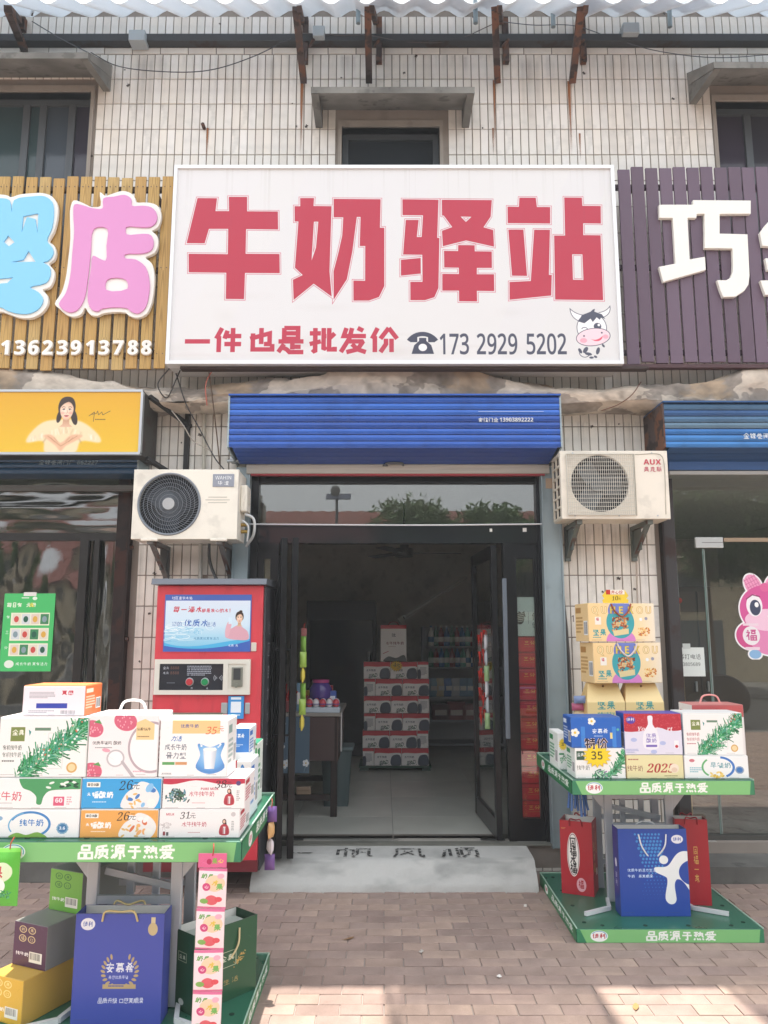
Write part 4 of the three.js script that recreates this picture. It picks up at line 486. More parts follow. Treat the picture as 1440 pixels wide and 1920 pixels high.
{ const t = thing('glass_shopfront', 'clear glass shopfront of the right shop with a frameless door', 'shopfront', [0, FL, -0.1]), xl = RL + 0.08, yr = Y(1016, -0.1) - FL, xd = X(1328, 1.7, -0.1), m = STD('#50504c', 0.5, { metalness: 0.3 });
  for (const [a, b, c, d] of [[xl, 5.2, 2.8, 2.92], [xl, 5.2, 0, 0.035]]) mesh('frame_bar', bx(a, b, c, d, -0.03, 0.03), m, t);
  mesh('pane', bx(xl, 5.2, yr + 0.02, 2.8, -0.005, 0.003), glassM, t); mesh('pane', bx(xl, xd - 0.006, 0.035, yr + 0.014, -0.005, 0.003), glassM, t); mesh('glass_edge', [bx(xd - 0.006, xd - 0.001, 0.035, yr + 0.014, -0.005, 0.004)], STD('#7f9a94', 0.2), t);
  const d = mesh('door_pane', bx(xd + 0.002, xd + 0.9, 0.04, yr + 0.014, -0.005, 0.003), glassM, t); mesh('door_edge', bx(xd + 0.002, xd + 0.012, 0.04, yr - 0.06, -0.008, 0.006), STD('#8b9894', 0.25, { metalness: 0.3 }), d);
  const fx = X(1331, 2.4, -0.08); mesh('patch_fitting', [rb(0.22, 0.085, 0.03, fx, Y(1017, -0.08) - FL, 0, 0.004)], STD('#c9cccb', 0.35, { metalness: 0.4 }), t); mesh('patch_seam', bx(fx - 0.06, fx + 0.108, Y(1017, -0.08) - FL - 0.002, Y(1017, -0.08) - FL + 0.002, 0.0152, 0.016), STD('#55524f', 0.5), t);
  mesh('top_bar', bx(fx + 0.115, 5.2, yr + 0.0, yr + 0.03, -0.02, 0.02), STD('#a08b73', 0.6), t);
  mesh('inner_fin', bx(xl, xd - 0.05, yr - 0.1, yr - 0.08, -0.3, -0.28), STD('#8f8a80', 0.5), t);
  const p = thing('rusty_post', 'grey steel post with rust spots at the edge of the right shopfront', 'post', [RL + 0.035, FL - 0.03, 0.02]); mesh('channel', uvm(bx(-0.04, 0.045, 0, 2.75, -0.12, 0.05)), STD('#8f8a8c', 0.7, { map: greyRustT }), p); mesh('lip', bx(-0.055, -0.041, 0, 2.7, -0.02, 0.055), STD('#5f5552', 0.8, { map: rustT }), p);
  const n = thing('paper_note', 'white paper note with a phone number taped on the right window', 'note', [X(1289, 1.5, -0.09), Y(1241, -0.09), -0.094]);
  mesh('sheet', new THREE.PlaneGeometry(0.27, 0.22), new THREE.MeshStandardMaterial({ roughness: 0.7, side: THREE.DoubleSide, map: print(360, 290, (c) => { text(c, '有事打电话', 40, 66, 54, { w: 0.07, color: '#3a3f3d', gap: 0.06 }); c.font = '48px sans-serif'; c.fillStyle = '#3a3f3d'; c.fillText('16613805689', 24, 186); }, '#e4ebe6') }), n); mesh('tape', bx(-0.03, 0.03, 0.10, 0.14, 0.001, 0.002), STD('#cfd6d2', 0.3), n);
  const s = thing('window_sticker', 'pink cartoon animal sticker with bow and lantern on the right glass door', 'sticker', [X(1436, 1.9, -0.09), Y(1150, -0.09), -0.092]);
  const cv = print(512, 700, (c) => { const pk = '#d9589b', lt = '#f3c9de', w = '#f4f2f3';
    const sh = (f) => { f(12, w); f(0, null); };
    sh((e, o) => { for (const k of [-1, 1]) { c.save(); c.translate(250, 130); c.rotate(k * 0.45); disc(c, k * 72, -30, 62 + e, 88 + e, o || '#ef9fc4'); if (!e) { for (let q = 0; q < 5; q++) { line(c, [[k * 72 - 50, -90 + q * 30], [k * 72 + 50, -90 + q * 30]], '#d5709f', 5); line(c, [[k * 72 - 44 + q * 22, -100], [k * 72 - 44 + q * 22, 40]], '#d5709f', 5); } } c.restore(); } disc(c, 256, 320, 200 + e, 186 + e, o || pk); disc(c, 130, 520, 116 + e, 104 + e, o || '#d24f8c'); disc(c, 300, 560, 180 + e, 110 + e, o || '#e48ab8'); disc(c, 150, 660, 46 + e, 34 + e, o || '#8ab6dd'); });
    disc(c, 270, 400, 180, 84, lt); for (const x of [170, 360]) { disc(c, x, 290, 62, 84, '#f7f3f6'); disc(c, x + 6, 306, 42, 60, '#36405c'); disc(c, x + 18, 284, 16, 20, '#fff'); line(c, [[x - 58, 240], [x - 10, 208], [x + 46, 222]], '#8a2f60', 8); } disc(c, 262, 150, 40, 34, '#e0669d'); line(c, [[290, 404], [340, 430], [400, 400]], '#9a3466', 9); disc(c, 300, 372, 34, 20, '#f7efe6'); disc(c, 130, 520, 66, 72, '#f0e9ec'); text(c, '福', 88, 474, 84, { w: 0.12, color: '#c9578f' }); rect(c, 70, 426, 120, 18, '#f0d7e3'); rect(c, 78, 606, 110, 22, '#f0d7e3'); for (let k = 0; k < 8; k++) disc(c, 300 + 20 * (k % 4), 560 + 22 * (k >> 2), 12, 12, k % 2 ? '#f2b8d2' : '#bfe0d2'); });
  mesh('print', new THREE.PlaneGeometry(0.52, 0.71), new THREE.MeshStandardMaterial({ map: cv, transparent: true, roughness: 0.45, side: THREE.DoubleSide }), s);
  const o = thing('hanging_ornament', 'small red ornament hanging on a string inside the right window', 'ornament', [X(1273, 2.0, -0.3), Y(1126, -0.3), -0.3]); mesh('string', rod([0, 0.02, 0], [0, 0.3, 0], 0.002), whitePaintM, o); mesh('lantern', new THREE.SphereGeometry(0.024, 10, 8), STD('#c43a26', 0.5), o); mesh('tassel', cyl(0.006, 0.09, 0, -0.07, 0, 6), STD('#8f7460', 0.8), o);
  const st = thing('broom_handle', 'thin bamboo stick leaning inside the right window below the note', 'stick', [X(1287, 1.0, -0.4), FL, -0.4]); mesh('stick', rod([0, 0, 0], [-0.03, 1.35, 0.05], 0.012), STD('#b39b75', 0.7), st); mesh('head', rb(0.2, 0.1, 0.06, 0, 0.06, 0, 0.01), STD('#6a5a44', 0.9), st);
  const c2 = thing('store_cabinet', 'brown cabinet standing inside the right shop', 'cabinet', [3.2, FL, -2.2]); mesh('carcass', bx(-0.7, 0.7, 0, 2.0, -0.25, 0.22), STD('#54473b', 0.7), c2); for (const k of [-1, 1]) { const dm = mesh('cabinet_door', bx(k * 0.35 - 0.34, k * 0.35 + 0.34, 0.05, 1.95, 0.222, 0.245), STD('#5e5043', 0.6), c2); mesh('knob', rb(0.02, 0.1, 0.03, k * 0.06, 1, 0.26, 0.004), aluM, dm); }
}

// ---------- air conditioner outdoor units ----------
function acBrackets(t, w, z0, z1, m) { for (const k of [-0.33, 0.33]) mesh('bracket', [uvm(bx(k * w - 0.02, k * w + 0.02, -0.035, -0.004, z0, z1)), uvm(bx(k * w - 0.02, k * w + 0.02, -0.27, -0.036, z0, z0 + 0.03)), uvm(bar([k * w, -0.24, z0 + 0.02], [k * w, -0.03, z1 - 0.06], 0.035, 0.02)), uvm(bx(k * w - 0.003, k * w + 0.003, -0.2, -0.036, z0 + 0.03, z0 + 0.2))], m, t); }
const acM = STD('#efece2', 0.45, { map: dirtT });
{ const z = 0.5, yb = Y(1010, z), yt = Y(881, z), xa = X(246, yb, z), xb = X(443, yb, z), w = xb - xa, h = yt - yb, d = 0.30;
  const t = thing('air_conditioner', 'cream outdoor air conditioner unit with a large round dark fan grille', 'air conditioner', [(xa + xb) / 2, yb, 0.0]), fx = X(317, yb + h / 2, z) - t.position.x, fy = Y(945, z) - yb, r = 0.225;
  const front = new THREE.ExtrudeGeometry((() => { const s = shape([[-w / 2, 0], [w / 2, 0], [w / 2, h], [-w / 2, h]]); s.holes.push(new THREE.Path().absarc(fx, fy, r, 0, Math.PI * 2, true)); return s; })(), { depth: 0.03, bevelEnabled: true, bevelSize: 0.004, bevelThickness: 0.006, bevelSegments: 3, curveSegments: 48 }).translate(0, 0, z - 0.036);
  mesh('front_panel', uvm(front), acM, t); mesh('casing', [uvm(bx(-w / 2, w / 2, h - 0.012, h + 0.002, z - d, z - 0.04)), uvm(bx(-w / 2 - 0.003, -w / 2 + 0.01, 0, h - 0.0125, z - d, z - 0.04)), uvm(bx(w / 2 - 0.01, w / 2 + 0.003, 0, h - 0.0125, z - d, z - 0.04)), uvm(bx(-w / 2 + 0.0105, w / 2 - 0.0105, 0, 0.01, z - d, z - 0.04)), uvm(bx(-w / 2 + 0.0105, w / 2 - 0.0105, 0.0105, h - 0.0125, z - d, z - d + 0.01))], acM, t);
  mesh('seam_line', [0.52, 0.56, 0.60].map((k, i) => bx(w * 0.22 - (i === 1 ? 0.02 : 0), w * 0.40 + (i === 1 ? 0.02 : 0), h * k - 0.0025, h * k + 0.0025, z + 0.0, z + 0.0015)), STD('#b5b2a8', 0.6), t);
  mesh('fan_shroud', [new THREE.CylinderGeometry(r, r * 0.97, 0.12, 48, 1, true).rotateX(Math.PI / 2).translate(fx, fy, z - 0.07), new THREE.CircleGeometry(r, 48).translate(fx, fy, z - 0.13)], STD('#1c2128', 0.7, { side: THREE.DoubleSide }), t);
  const bl = []; for (let k = 0; k < 3; k++) { const g = new THREE.PlaneGeometry(0.16, 0.15, 6, 4), p = g.attributes.position; for (let i = 0; i < p.count; i++) { const x = p.getX(i), y = p.getY(i); p.setXYZ(i, x + 0.115, y, 0.35 * y * 0.9 + 0.1 * x * x); } g.computeVertexNormals(); bl.push(g.rotateZ(k * 2.094 + 0.4).translate(fx, fy, z - 0.09)); }
  mesh('fan_blade', bl, STD('#2f3742', 0.5, { side: THREE.DoubleSide }), t);
  const gr = []; for (let k = 1; k < 7; k++) gr.push(new THREE.TorusGeometry(0.04 + (r - 0.045) * k / 6.2, 0.0017, 5, 48).translate(fx, fy, z - 0.004 + 0.012 * (1 - k / 7)));
  for (let k = 0; k < 64; k++) { const a = k / 64 * 2 * Math.PI, q = []; for (let i = 0; i <= 5; i++) { const rr = 0.04 + (r - 0.04) * i / 5, an = a + 0.55 * i / 5; q.push([fx + rr * Math.cos(an), fy + rr * Math.sin(an), z - 0.005 + 0.012 * (1 - i / 5)]); } gr.push(tube(q, 0.0015, 7, 4)); }
  gr.push(new THREE.TorusGeometry(r - 0.002, 0.008, 8, 64).translate(fx, fy, z)); const gm = STD('#7f858c', 0.4, { metalness: 0.4 }); mesh('fan_grille', gr, gm, t); mesh('grille_cap', cyl(0.043, 0.01, 0, 0, 0, 24).rotateX(Math.PI / 2).translate(fx, fy, z + 0.014), STD('#a9abac', 0.4), t);
  mesh('badge', [rb(0.155, 0.095, 0.006, X(419, yt - 0.1, z) - t.position.x, Y(901, z) - yb, z + 0.002, 0.003)], STD('#8f949f', 0.35, { metalness: 0.3 }), t);
  decal(t, print(256, 156, (c) => { c.font = '62px sans-serif'; c.fillStyle = '#eef0f2'; c.textAlign = 'center'; c.fillText('WAHIN', 128, 66); text(c, '华', 60, 84, 56, { w: 0.1, color: '#eef0f2' }); text(c, '凌', 140, 84, 56, { w: 0.1, color: '#eef0f2' }); }), 0.15, 0.091, X(419, yt - 0.1, z) - t.position.x, Y(901, z) - yb, z + 0.0062);
  mesh('valve_cover', [rb(0.05, 0.20, 0.16, w / 2 + 0.028, h * 0.62, z - 0.17, 0.012), ...[0, 1, 2, 3, 4].map((k) => bx(w / 2 + 0.052, w / 2 + 0.056, h * 0.55 + k * 0.02, h * 0.55 + k * 0.02 + 0.008, z - 0.23, z - 0.11))], acM, t);
  mesh('pipe', [tube([[w / 2 + 0.03, h * 0.4, z - 0.15], [w / 2 + 0.09, h * 0.34, z - 0.16], [w / 2 + 0.09, h * 0.12, z - 0.2], [w / 2 + 0.02, -0.02, z - 0.3]], 0.011, 24), tube([[w / 2 + 0.02, h * 0.3, z - 0.12], [w / 2 + 0.06, h * 0.22, z - 0.12], [w / 2 + 0.05, 0.0, z - 0.16]], 0.008, 24)], STD('#cfd3d4', 0.5), t);
  mesh('valve', [cyl(0.014, 0.05, 0, 0, 0, 10).rotateZ(1.57).translate(w / 2 + 0.03, h * 0.14, z - 0.15), cyl(0.014, 0.05, 0, 0, 0, 10).rotateZ(1.57).translate(w / 2 + 0.03, h * 0.24, z - 0.15)], STD('#a88b4a', 0.35, { metalness: 0.8 }), t);
  acBrackets(t, w, 0.005, z - 0.02, STD('#ffffff', 0.6, { map: greyRustT })); mesh('foot', [rb(0.12, 0.02, 0.05, -w * 0.33, -0.006, z - 0.02, 0.005), rb(0.12, 0.02, 0.05, w * 0.33, -0.006, z - 0.02, 0.005)], acM, t);
}
{ const z = 0.46, yb = Y(972, z), yt = Y(846, z), xa = X(1055, yb, z), xb = X(1257, yb, z), w = xb - xa, h = yt - yb, d = 0.28;
  const t = thing('air_conditioner', 'older cream outdoor air conditioner unit with a square wire grille', 'air conditioner', [(xa + xb) / 2, yb, 0]), fx = X(1125, yb + h / 2, z) - t.position.x, fy = Y(906, z) - yb, r = 0.215, gx0 = X(1063, yb + h / 2, z) - t.position.x, gx1 = X(1188, yb + h / 2, z) - t.position.x;
  const front = new THREE.ExtrudeGeometry((() => { const s = shape([[-w / 2, 0], [w / 2, 0], [w / 2, h], [-w / 2, h]]); s.holes.push(new THREE.Path().absarc(fx, fy, r, 0, Math.PI * 2, true)); return s; })(), { depth: 0.02, bevelEnabled: true, bevelSize: 0.004, bevelThickness: 0.006, bevelSegments: 3, curveSegments: 48 }).translate(0, 0, z - 0.026);
  mesh('front_panel', uvm(front), STD('#ece7db', 0.5, { map: dirtT }), t); const cm = STD('#e2dccd', 0.55, { map: dirtT });
  mesh('casing', [uvm(bx(-w / 2, w / 2, h - 0.012, h + 0.002, z - d, z - 0.03)), uvm(bx(w / 2 - 0.01, w / 2 + 0.003, 0, h - 0.0125, z - d, z - 0.03)), uvm(bx(-w / 2 + 0.002, w / 2 - 0.0105, 0, 0.01, z - d, z - 0.03)), uvm(bx(-w / 2 + 0.03, w / 2 - 0.0105, 0.0105, h - 0.0125, z - d, z - d + 0.01)), ...[0, 1, 2, 3, 4, 5, 6].map((k) => bx(-w / 2 - 0.003, -w / 2 + 0.01, 0.011 + (h - 0.04) * k / 6, 0.025 + (h - 0.04) * k / 6, z - d, z - 0.03)), ...[0, 1, 2].map((k) => bx(-w / 2 - 0.004, -w / 2 + 0.009, 0.011, h - 0.013, z - d + (d - 0.045) * k / 2, z - d + 0.012 + (d - 0.045) * k / 2))], cm, t);
  mesh('coil', bx(-w / 2 + 0.012, -w / 2 + 0.028, 0.012, h - 0.014, z - d + 0.012, z - 0.03), STD('#4b3e37', 0.8, { map: rustT }), t);
  mesh('fan_shroud', [new THREE.CylinderGeometry(r, r * 0.97, 0.12, 48, 1, true).rotateX(Math.PI / 2).translate(fx, fy, z - 0.07), new THREE.CircleGeometry(r, 48).translate(fx, fy, z - 0.13)], STD('#2c3033', 0.8, { side: THREE.DoubleSide }), t);
  const bl = []; for (let k = 0; k < 3; k++) { const g = new THREE.PlaneGeometry(0.15, 0.14, 6, 4), p = g.attributes.position; for (let i = 0; i < p.count; i++) { const x = p.getX(i), y = p.getY(i); p.setXYZ(i, x + 0.11, y, 0.3 * y); } g.computeVertexNormals(); bl.push(g.rotateZ(k * 2.094).translate(fx, fy, z - 0.09)); } mesh('fan_blade', [...bl, cyl(0.05, 0.04, 0, 0, 0, 16).rotateX(1.5708).translate(fx, fy, z - 0.08)], STD('#5b6164', 0.6, { side: THREE.DoubleSide }), t);
  const gr = [], gy0 = 0.025, gy1 = h - 0.025; for (let k = 0; k <= 32; k++) { const x = gx0 + (gx1 - gx0) * k / 32; gr.push(rod([x, gy0, z + 0.018], [x, gy1, z + 0.018], 0.0017, 5)); } for (let k = 0; k <= 15; k++) { const y = gy0 + (gy1 - gy0) * k / 15; gr.push(rod([gx0, y, z + 0.0195], [gx1, y, z + 0.0195], 0.0019, 5)); }
  gr.push(tube([[gx0, gy0, z + 0.012], [gx1, gy0, z + 0.012]], 0.004, 4), tube([[gx0, gy1, z + 0.012], [gx1, gy1, z + 0.012]], 0.004, 4), tube([[gx0, gy0, z + 0.012], [gx0, gy1, z + 0.012]], 0.004, 4), tube([[gx1, gy0, z + 0.012], [gx1, gy1, z + 0.012]], 0.004, 4)); mesh('wire_grille', gr, STD('#d0cdc2', 0.45), t);
  mesh('panel_edge', [tube([[gx1 + 0.012, 0.02, z + 0.001], [gx1 + 0.012, h - 0.02, z + 0.001]], 0.004, 4), tube([[w / 2 - 0.03, 0.03, z + 0.001], [w / 2 - 0.03, h - 0.05, z + 0.001], [w / 2 - 0.05, h - 0.025, z + 0.001], [gx1 + 0.02, h - 0.025, z + 0.001]], 0.003, 24)], STD('#aaa597', 0.6), t);
  decal(t, print(256, 180, (c) => { c.save(); c.translate(128, 72); c.scale(1.12, 0.95); c.font = 'bold 92px sans-serif'; c.fillStyle = '#c23a50'; c.textAlign = 'center'; c.fillText('AUX', 0, 0); c.restore(); let x = 24; for (const ch of '奥克斯') { text(c, ch, x, 96, 62, { w: 0.11, color: '#c2576a' }); x += 74; } }), 0.16, 0.112, X(1223, yt - 0.1, z) - t.position.x, Y(874, z) - yb, z + 0.0035);
  acBrackets(t, w, 0.005, z - 0.04, STD('#eefff4', 0.6, { map: greyRustT })); mesh('screw', [[-0.3, 0.02], [0.02, 0.02], [0.3, 0.02], [-0.3, h - 0.015], [0.28, h - 0.015]].map(([x, y]) => cyl(0.006, 0.004, 0, 0, 0, 8).rotateX(1.57).translate(x, y, z + 0.001)), aluM, t);
}
// pipes and cables on the wall
function cable(label, pts, r, color, name = 'cable', cat = 'cable') { const m = mesh(name, tube(pts, r, Math.max(24, pts.length * 8), 6), STD(color, 0.6)); return tag(m, label, cat); }
{ const P = (px, py, z) => [...XY(px, py, z), z];
  cable('white plastic pipe rising from the round fan unit', [P(382, 890, 0.04), P(382, 830, 0.035), P(383, 765, 0.035), P(384, 735, 0.06)], 0.014, '#c9c4b6', 'wall_pipe', 'pipe');
  cable('white plastic pipe behind the red water machine', [P(376, 1012, 0.03), P(376, 1060, 0.03), P(375, 1130, 0.03), P(374, 1300, 0.03)], 0.016, '#c6c4bd', 'wall_pipe', 'pipe');
  cable('grey hose curving down behind the red water machine', [P(392, 1012, 0.06), P(393, 1050, 0.05), P(402, 1078, 0.05), P(415, 1100, 0.05)], 0.012, '#5c5e60');
  cable('thin black cable sagging between the left hood and the eave brackets', [P(170, 98, 0.2), P(215, 122, 0.1), P(300, 134, 0.06), P(390, 132, 0.06), P(470, 108, 0.08), P(545, 72, 0.12)], 0.004, '#3c3f45');
  cable('thin cable from the left eave bracket to the first hood', [P(60, 40, 0.2), P(110, 70, 0.2), P(168, 100, 0.3)], 0.004, '#55585d');
  cable('thin cable strung between the two middle eave brackets', [P(565, 62, 0.1), P(640, 66, 0.08), P(690, 66, 0.1), P(760, 78, 0.06), P(850, 76, 0.06), P(925, 45, 0.12)], 0.0035, '#55504d');
  cable('thin cable strung to the right hood along the top wall', [P(935, 40, 0.1), P(1000, 47, 0.05), P(1075, 48, 0.1), P(1150, 72, 0.05), P(1230, 95, 0.06), P(1340, 108, 0.1), P(1450, 102, 0.1)], 0.0035, '#55585d');
  for (const [label, q, c] of [['black cable hanging beside the blue shutter box left end', [[330, 700], [350, 760], [372, 800], [405, 862], [420, 880]], '#2c2a2a'], ['brown cable looping from the lintel to the shutter box', [[392, 698], [400, 760], [408, 830], [412, 870]], '#54402f'], ['red and white wire hanging under the shop sign', [[398, 694], [386, 720], [388, 760]], '#b5695a'], ['grey wire crossing the tiles under the planks', [[322, 770], [345, 800], [362, 826], [395, 845]], '#9a9388'], ['dark wire hanging from the planks by the sign', [[318, 690], [296, 722], [312, 746], [330, 712], [338, 694]], '#33302e']]) cable(label, q.map(([a, b], i) => P(a, b, 0.30 + 0.02 * (i % 2))), 0.005, c);
  cable('brown cord slanting over the peeling lintel at the right', [P(1202, 716, 0.33), P(1185, 740, 0.33), P(1160, 758, 0.33), P(1128, 770, 0.31)], 0.004, '#6a4a3a');
  cable('black hose running down the tiles right of the doorway', [P(1054, 1108, 0.06), P(1056, 1130, 0.06), P(1062, 1190, 0.05), P(1068, 1280, 0.05), P(1070, 1360, 0.05)], 0.016, '#4a4643', 'wall_hose', 'hose');
  cable('thin drain pipe on the tiles under the square fan unit', [P(1192, 985, 0.02), P(1194, 1080, 0.02), P(1196, 1180, 0.02), P(1190, 1260, 0.02)], 0.007, '#b8aa9c', 'wall_pipe', 'pipe');
  const pl = thing('wall_plug', 'small red plug box on the tiles beside the right guide', 'plug', P(1053, 1112, 0.03)); mesh('body', rb(0.03, 0.07, 0.04, 0, 0, 0, 0.008), STD('#9a4a40', 0.5), pl); mesh('cap', rb(0.036, 0.02, 0.045, 0, 0.045, 0, 0.006), STD('#444', 0.5), pl);
  const ph = thing('graffiti_number', 'faint number seventeen painted on the tiles by the nut bar cartons', 'painted number', P(1079, 1160, 0.004)); mesh('print', new THREE.PlaneGeometry(0.08, 0.1), new THREE.MeshStandardMaterial({ transparent: true, roughness: 0.6, map: print(96, 120, (c) => { c.font = '84px sans-serif'; c.fillStyle = 'rgba(90,80,74,0.75)'; c.fillText('17', 4, 90); }) }), ph);
}

// ---------- red water vending machine ----------
{ const z = 0.62, d = 0.46, yt = Y(1097, z), y0 = 0.165, h = yt - y0, xa = X(289, 1.6, z), xb = X(492, 1.6, z), w = xb - xa, t = thing('water_machine', 'red coin water vending machine with grey hood between pier and doorway', 'vending machine', [(xa + xb) / 2, y0, z]);
  const red = STD('#da4250', 0.38, { map: dirtT }), cx = t.position.x, fy = (py) => Y(py, z) - y0, fx = (px, py) => X(px, Y(py, z), z) - cx;
  mesh('cabinet', rb(w - 0.004, h, d, 0, h / 2, -d / 2, 0.012), red, t);
  mesh('hood', [extrude([[-0.055, 0], [d, 0], [d, 0.055], [-0.04, 0.04]], w + 0.05).rotateY(Math.PI / 2).translate(-w / 2 - 0.025, h + 0.002, 0.0)], STD('#6c7077', 0.4, { metalness: 0.3 }), t);
  mesh('side_skin', bx(w / 2 + 0.001, w / 2 + 0.014, 0, h - 0.01, -d + 0.01, -0.02), STD('#3c3d42', 0.45), t);
  mesh('side_print', new THREE.PlaneGeometry(0.18, 1.0).rotateY(Math.PI / 2).translate(w / 2 + 0.0155, h * 0.62, -0.2), new THREE.MeshStandardMaterial({ transparent: true, map: print(128, 640, (c) => { let y = 20; for (const ch of '社区直饮水站') { text(c, ch, 34, y, 60, { w: 0.07, color: '#b9bcc4' }); y += 98; } }) }), t);
  const px0 = fx(308, 1170), px1 = fx(471, 1170), py0 = fy(1222), py1 = fy(1115), pw = px1 - px0, ph = py1 - py0;
  const ad = print(900, 590, (c) => { rect(c, 0, 0, 900, 590, '#4a66b4'); rect(c, 8, 60, 884, 522, '#dfe9f3'); text(c, '社区直饮水站', 70, 16, 32, { w: 0.13, color: '#e8ecf6' }); let g = c.createLinearGradient(0, 60, 0, 582); g.addColorStop(0, '#dde7f5'); g.addColorStop(0.5, '#cfe4f2'); g.addColorStop(1, '#7cc3e2'); rect(c, 8, 60, 884, 522, g);
    for (let k = 0; k < 26; k++) { c.beginPath(); c.ellipse(220 + R(-190, 260), 370 + R(-70, 110), R(20, 120), R(5, 30), R(-0.3, 0.3), 0, 6.3); c.strokeStyle = k % 2 ? 'rgba(255,255,255,0.65)' : 'rgba(110,185,220,0.55)'; c.lineWidth = R(2, 7); c.stroke(); }
    c.beginPath(); c.moveTo(8, 500); c.bezierCurveTo(300, 600, 600, 470, 892, 460); c.lineTo(892, 582); c.lineTo(8, 582); c.fillStyle = '#4fb3e0'; c.fill(); c.beginPath(); c.moveTo(8, 530); c.bezierCurveTo(300, 590, 600, 560, 892, 480); c.lineTo(892, 582); c.lineTo(8, 582); c.fillStyle = '#3f63b6'; c.fill();
    let x = 84; for (const ch of '每一滴水') { text(c, ch, x, 118, 66, { w: 0.14, color: '#c63b4b', slant: 0.15 }); x += 78; } x = 386; for (const ch of '都是放心的水') { text(c, ch, x, 142, 42, { w: 0.13, color: '#c63b4b' }); x += 47; } text(c, '!', 672, 140, 46, { color: '#c63b4b' });
    text(c, '您的', 84, 280, 46, { w: 0.09, color: '#3d68ad' }); text(c, '优质水', 206, 256, 76, { w: 0.11, color: '#2f61b4', slant: 0.12 }); text(c, '生活', 440, 284, 46, { w: 0.09, color: '#3d68ad' }); text(c, '水质更优更有活力', 310, 440, 30, { w: 0.08, color: '#3f7fae' }); text(c, '水质专家', 670, 514, 28, { w: 0.1, color: '#dfe8f8' });
    poly(c, smooth([[640, 440], [650, 390], [720, 340], [770, 318], [830, 350], [872, 390], [880, 462], [760, 470]], 4), '#dba6b4'); poly(c, smooth([[640, 430], [640, 350], [668, 280], [700, 300], [690, 360], [668, 440]], 3), '#e0b0bc'); woman(c, 782, 240, 1.5, { up: 1 }); rect(c, 668, 236, 34, 70, 'rgba(215,236,248,0.9)'); });
  mesh('poster', bx(px0, px1, py0, py1, 0.001, 0.006), STD('#5b70b8', 0.4), t); mesh('poster_print', new THREE.PlaneGeometry(pw - 0.004, ph - 0.004).translate((px0 + px1) / 2, (py0 + py1) / 2, 0.0072), paper(ad, 0.3), t);
  const qx0 = fx(291, 1270), qx1 = fx(470, 1270), qy0 = fy(1302), qy1 = fy(1236), qw = qx1 - qx0, qh = qy1 - qy0; mesh('control_panel', [bx(qx0, qx1, qy1 - 0.03, qy1, 0.001, 0.03), bx(qx0, qx1, qy0, qy0 + 0.03, 0.001, 0.03), bx(qx0, qx0 + 0.035, qy0 + 0.03, qy1 - 0.03, 0.001, 0.03), bx(qx1 - 0.03, qx1, qy0 + 0.03, qy1 - 0.03, 0.001, 0.03), bx(qx0 + qw * 0.72, qx0 + qw * 0.77, qy0 + 0.03, qy1 - 0.03, 0.001, 0.03), bx(qx0 + qw * 0.77, qx1 - 0.03, qy0 + 0.03, qy1 - 0.03, 0.001, 0.022)], STD('#dbd7cc', 0.45), t);
  const pan = print(512, 210, (c) => { rect(c, 0, 0, 512, 210, '#22242d'); text(c, '金元', 26, 22, 22, { color: '#c9cdd6' }); text(c, '水元', 26, 62, 22, { color: '#c9cdd6' }); c.font = '30px monospace'; c.fillStyle = '#8a5a4a'; c.fillText('8888', 84, 44); c.fillText('8888', 84, 84); small(c, 250, 16, 160, 84, 6, '#a7abb7'); small(c, 220, 16, 20, 84, 6, '#a7abb7'); c.strokeStyle = '#c6c9d1'; c.lineWidth = 3; for (let k = 0; k < 3; k++) for (const s of [0, Math.PI]) { c.beginPath(); c.arc(470, 112, 12 + k * 11, s - 0.7, s + 0.7); c.stroke(); } text(c, '开', 252, 186, 18, { color: '#c9cdd6' }); text(c, '水', 376, 186, 18, { color: '#c9cdd6' }); small(c, 60, 150, 90, 10, 1, '#7f8490'); });
  mesh('display_glass', bx(qx0 + 0.035, qx0 + qw * 0.72, qy0 + 0.03, qy1 - 0.03, 0.001, 0.02), STD('#ffffff', 0.2, { map: pan }), t);
  for (const [u, c] of [[0.37, '#b8323a'], [0.53, '#17884f']]) { const bxm = mesh('button', cyl(0.022, 0.016, 0, 0, 0, 20).rotateX(Math.PI / 2).translate(qx0 + qw * u, qy0 + qh * 0.36, 0.028), STD(c, 0.35), t); mesh('button_ring', new THREE.TorusGeometry(0.024, 0.004, 6, 20).translate(qx0 + qw * u, qy0 + qh * 0.36, 0.021), aluM, bxm); }
  mesh('coin_slot', [rb(0.075, 0.13, 0.012, qx0 + qw * 0.865, qy0 + qh * 0.5, 0.026, 0.004), cyl(0.014, 0.012, 0, 0, 0, 14).rotateX(1.57).translate(qx0 + qw * 0.862, qy0 + qh * 0.26, 0.036)], STD('#8d8f86', 0.35, { metalness: 0.6 }), t); mesh('slot_recess', [bx(qx0 + qw * 0.865 - 0.024, qx0 + qw * 0.865 + 0.024, qy0 + qh * 0.42, qy0 + qh * 0.74, 0.033, 0.0345)], STD('#35373a', 0.5), t);
  mesh('lock_plate', rb(0.036, 0.06, 0.008, fx(476, 1213), fy(1213), 0.004, 0.012), STD('#d8d2c6', 0.4, { metalness: 0.3 }), t); mesh('lock_plate', rb(0.045, 0.075, 0.01, fx(421, 1328), fy(1328), 0.004, 0.008), aluM, t, ); mesh('lock_plate', rb(0.035, 0.075, 0.012, fx(464, 1328), fy(1328), 0.004, 0.006), aluM, t);
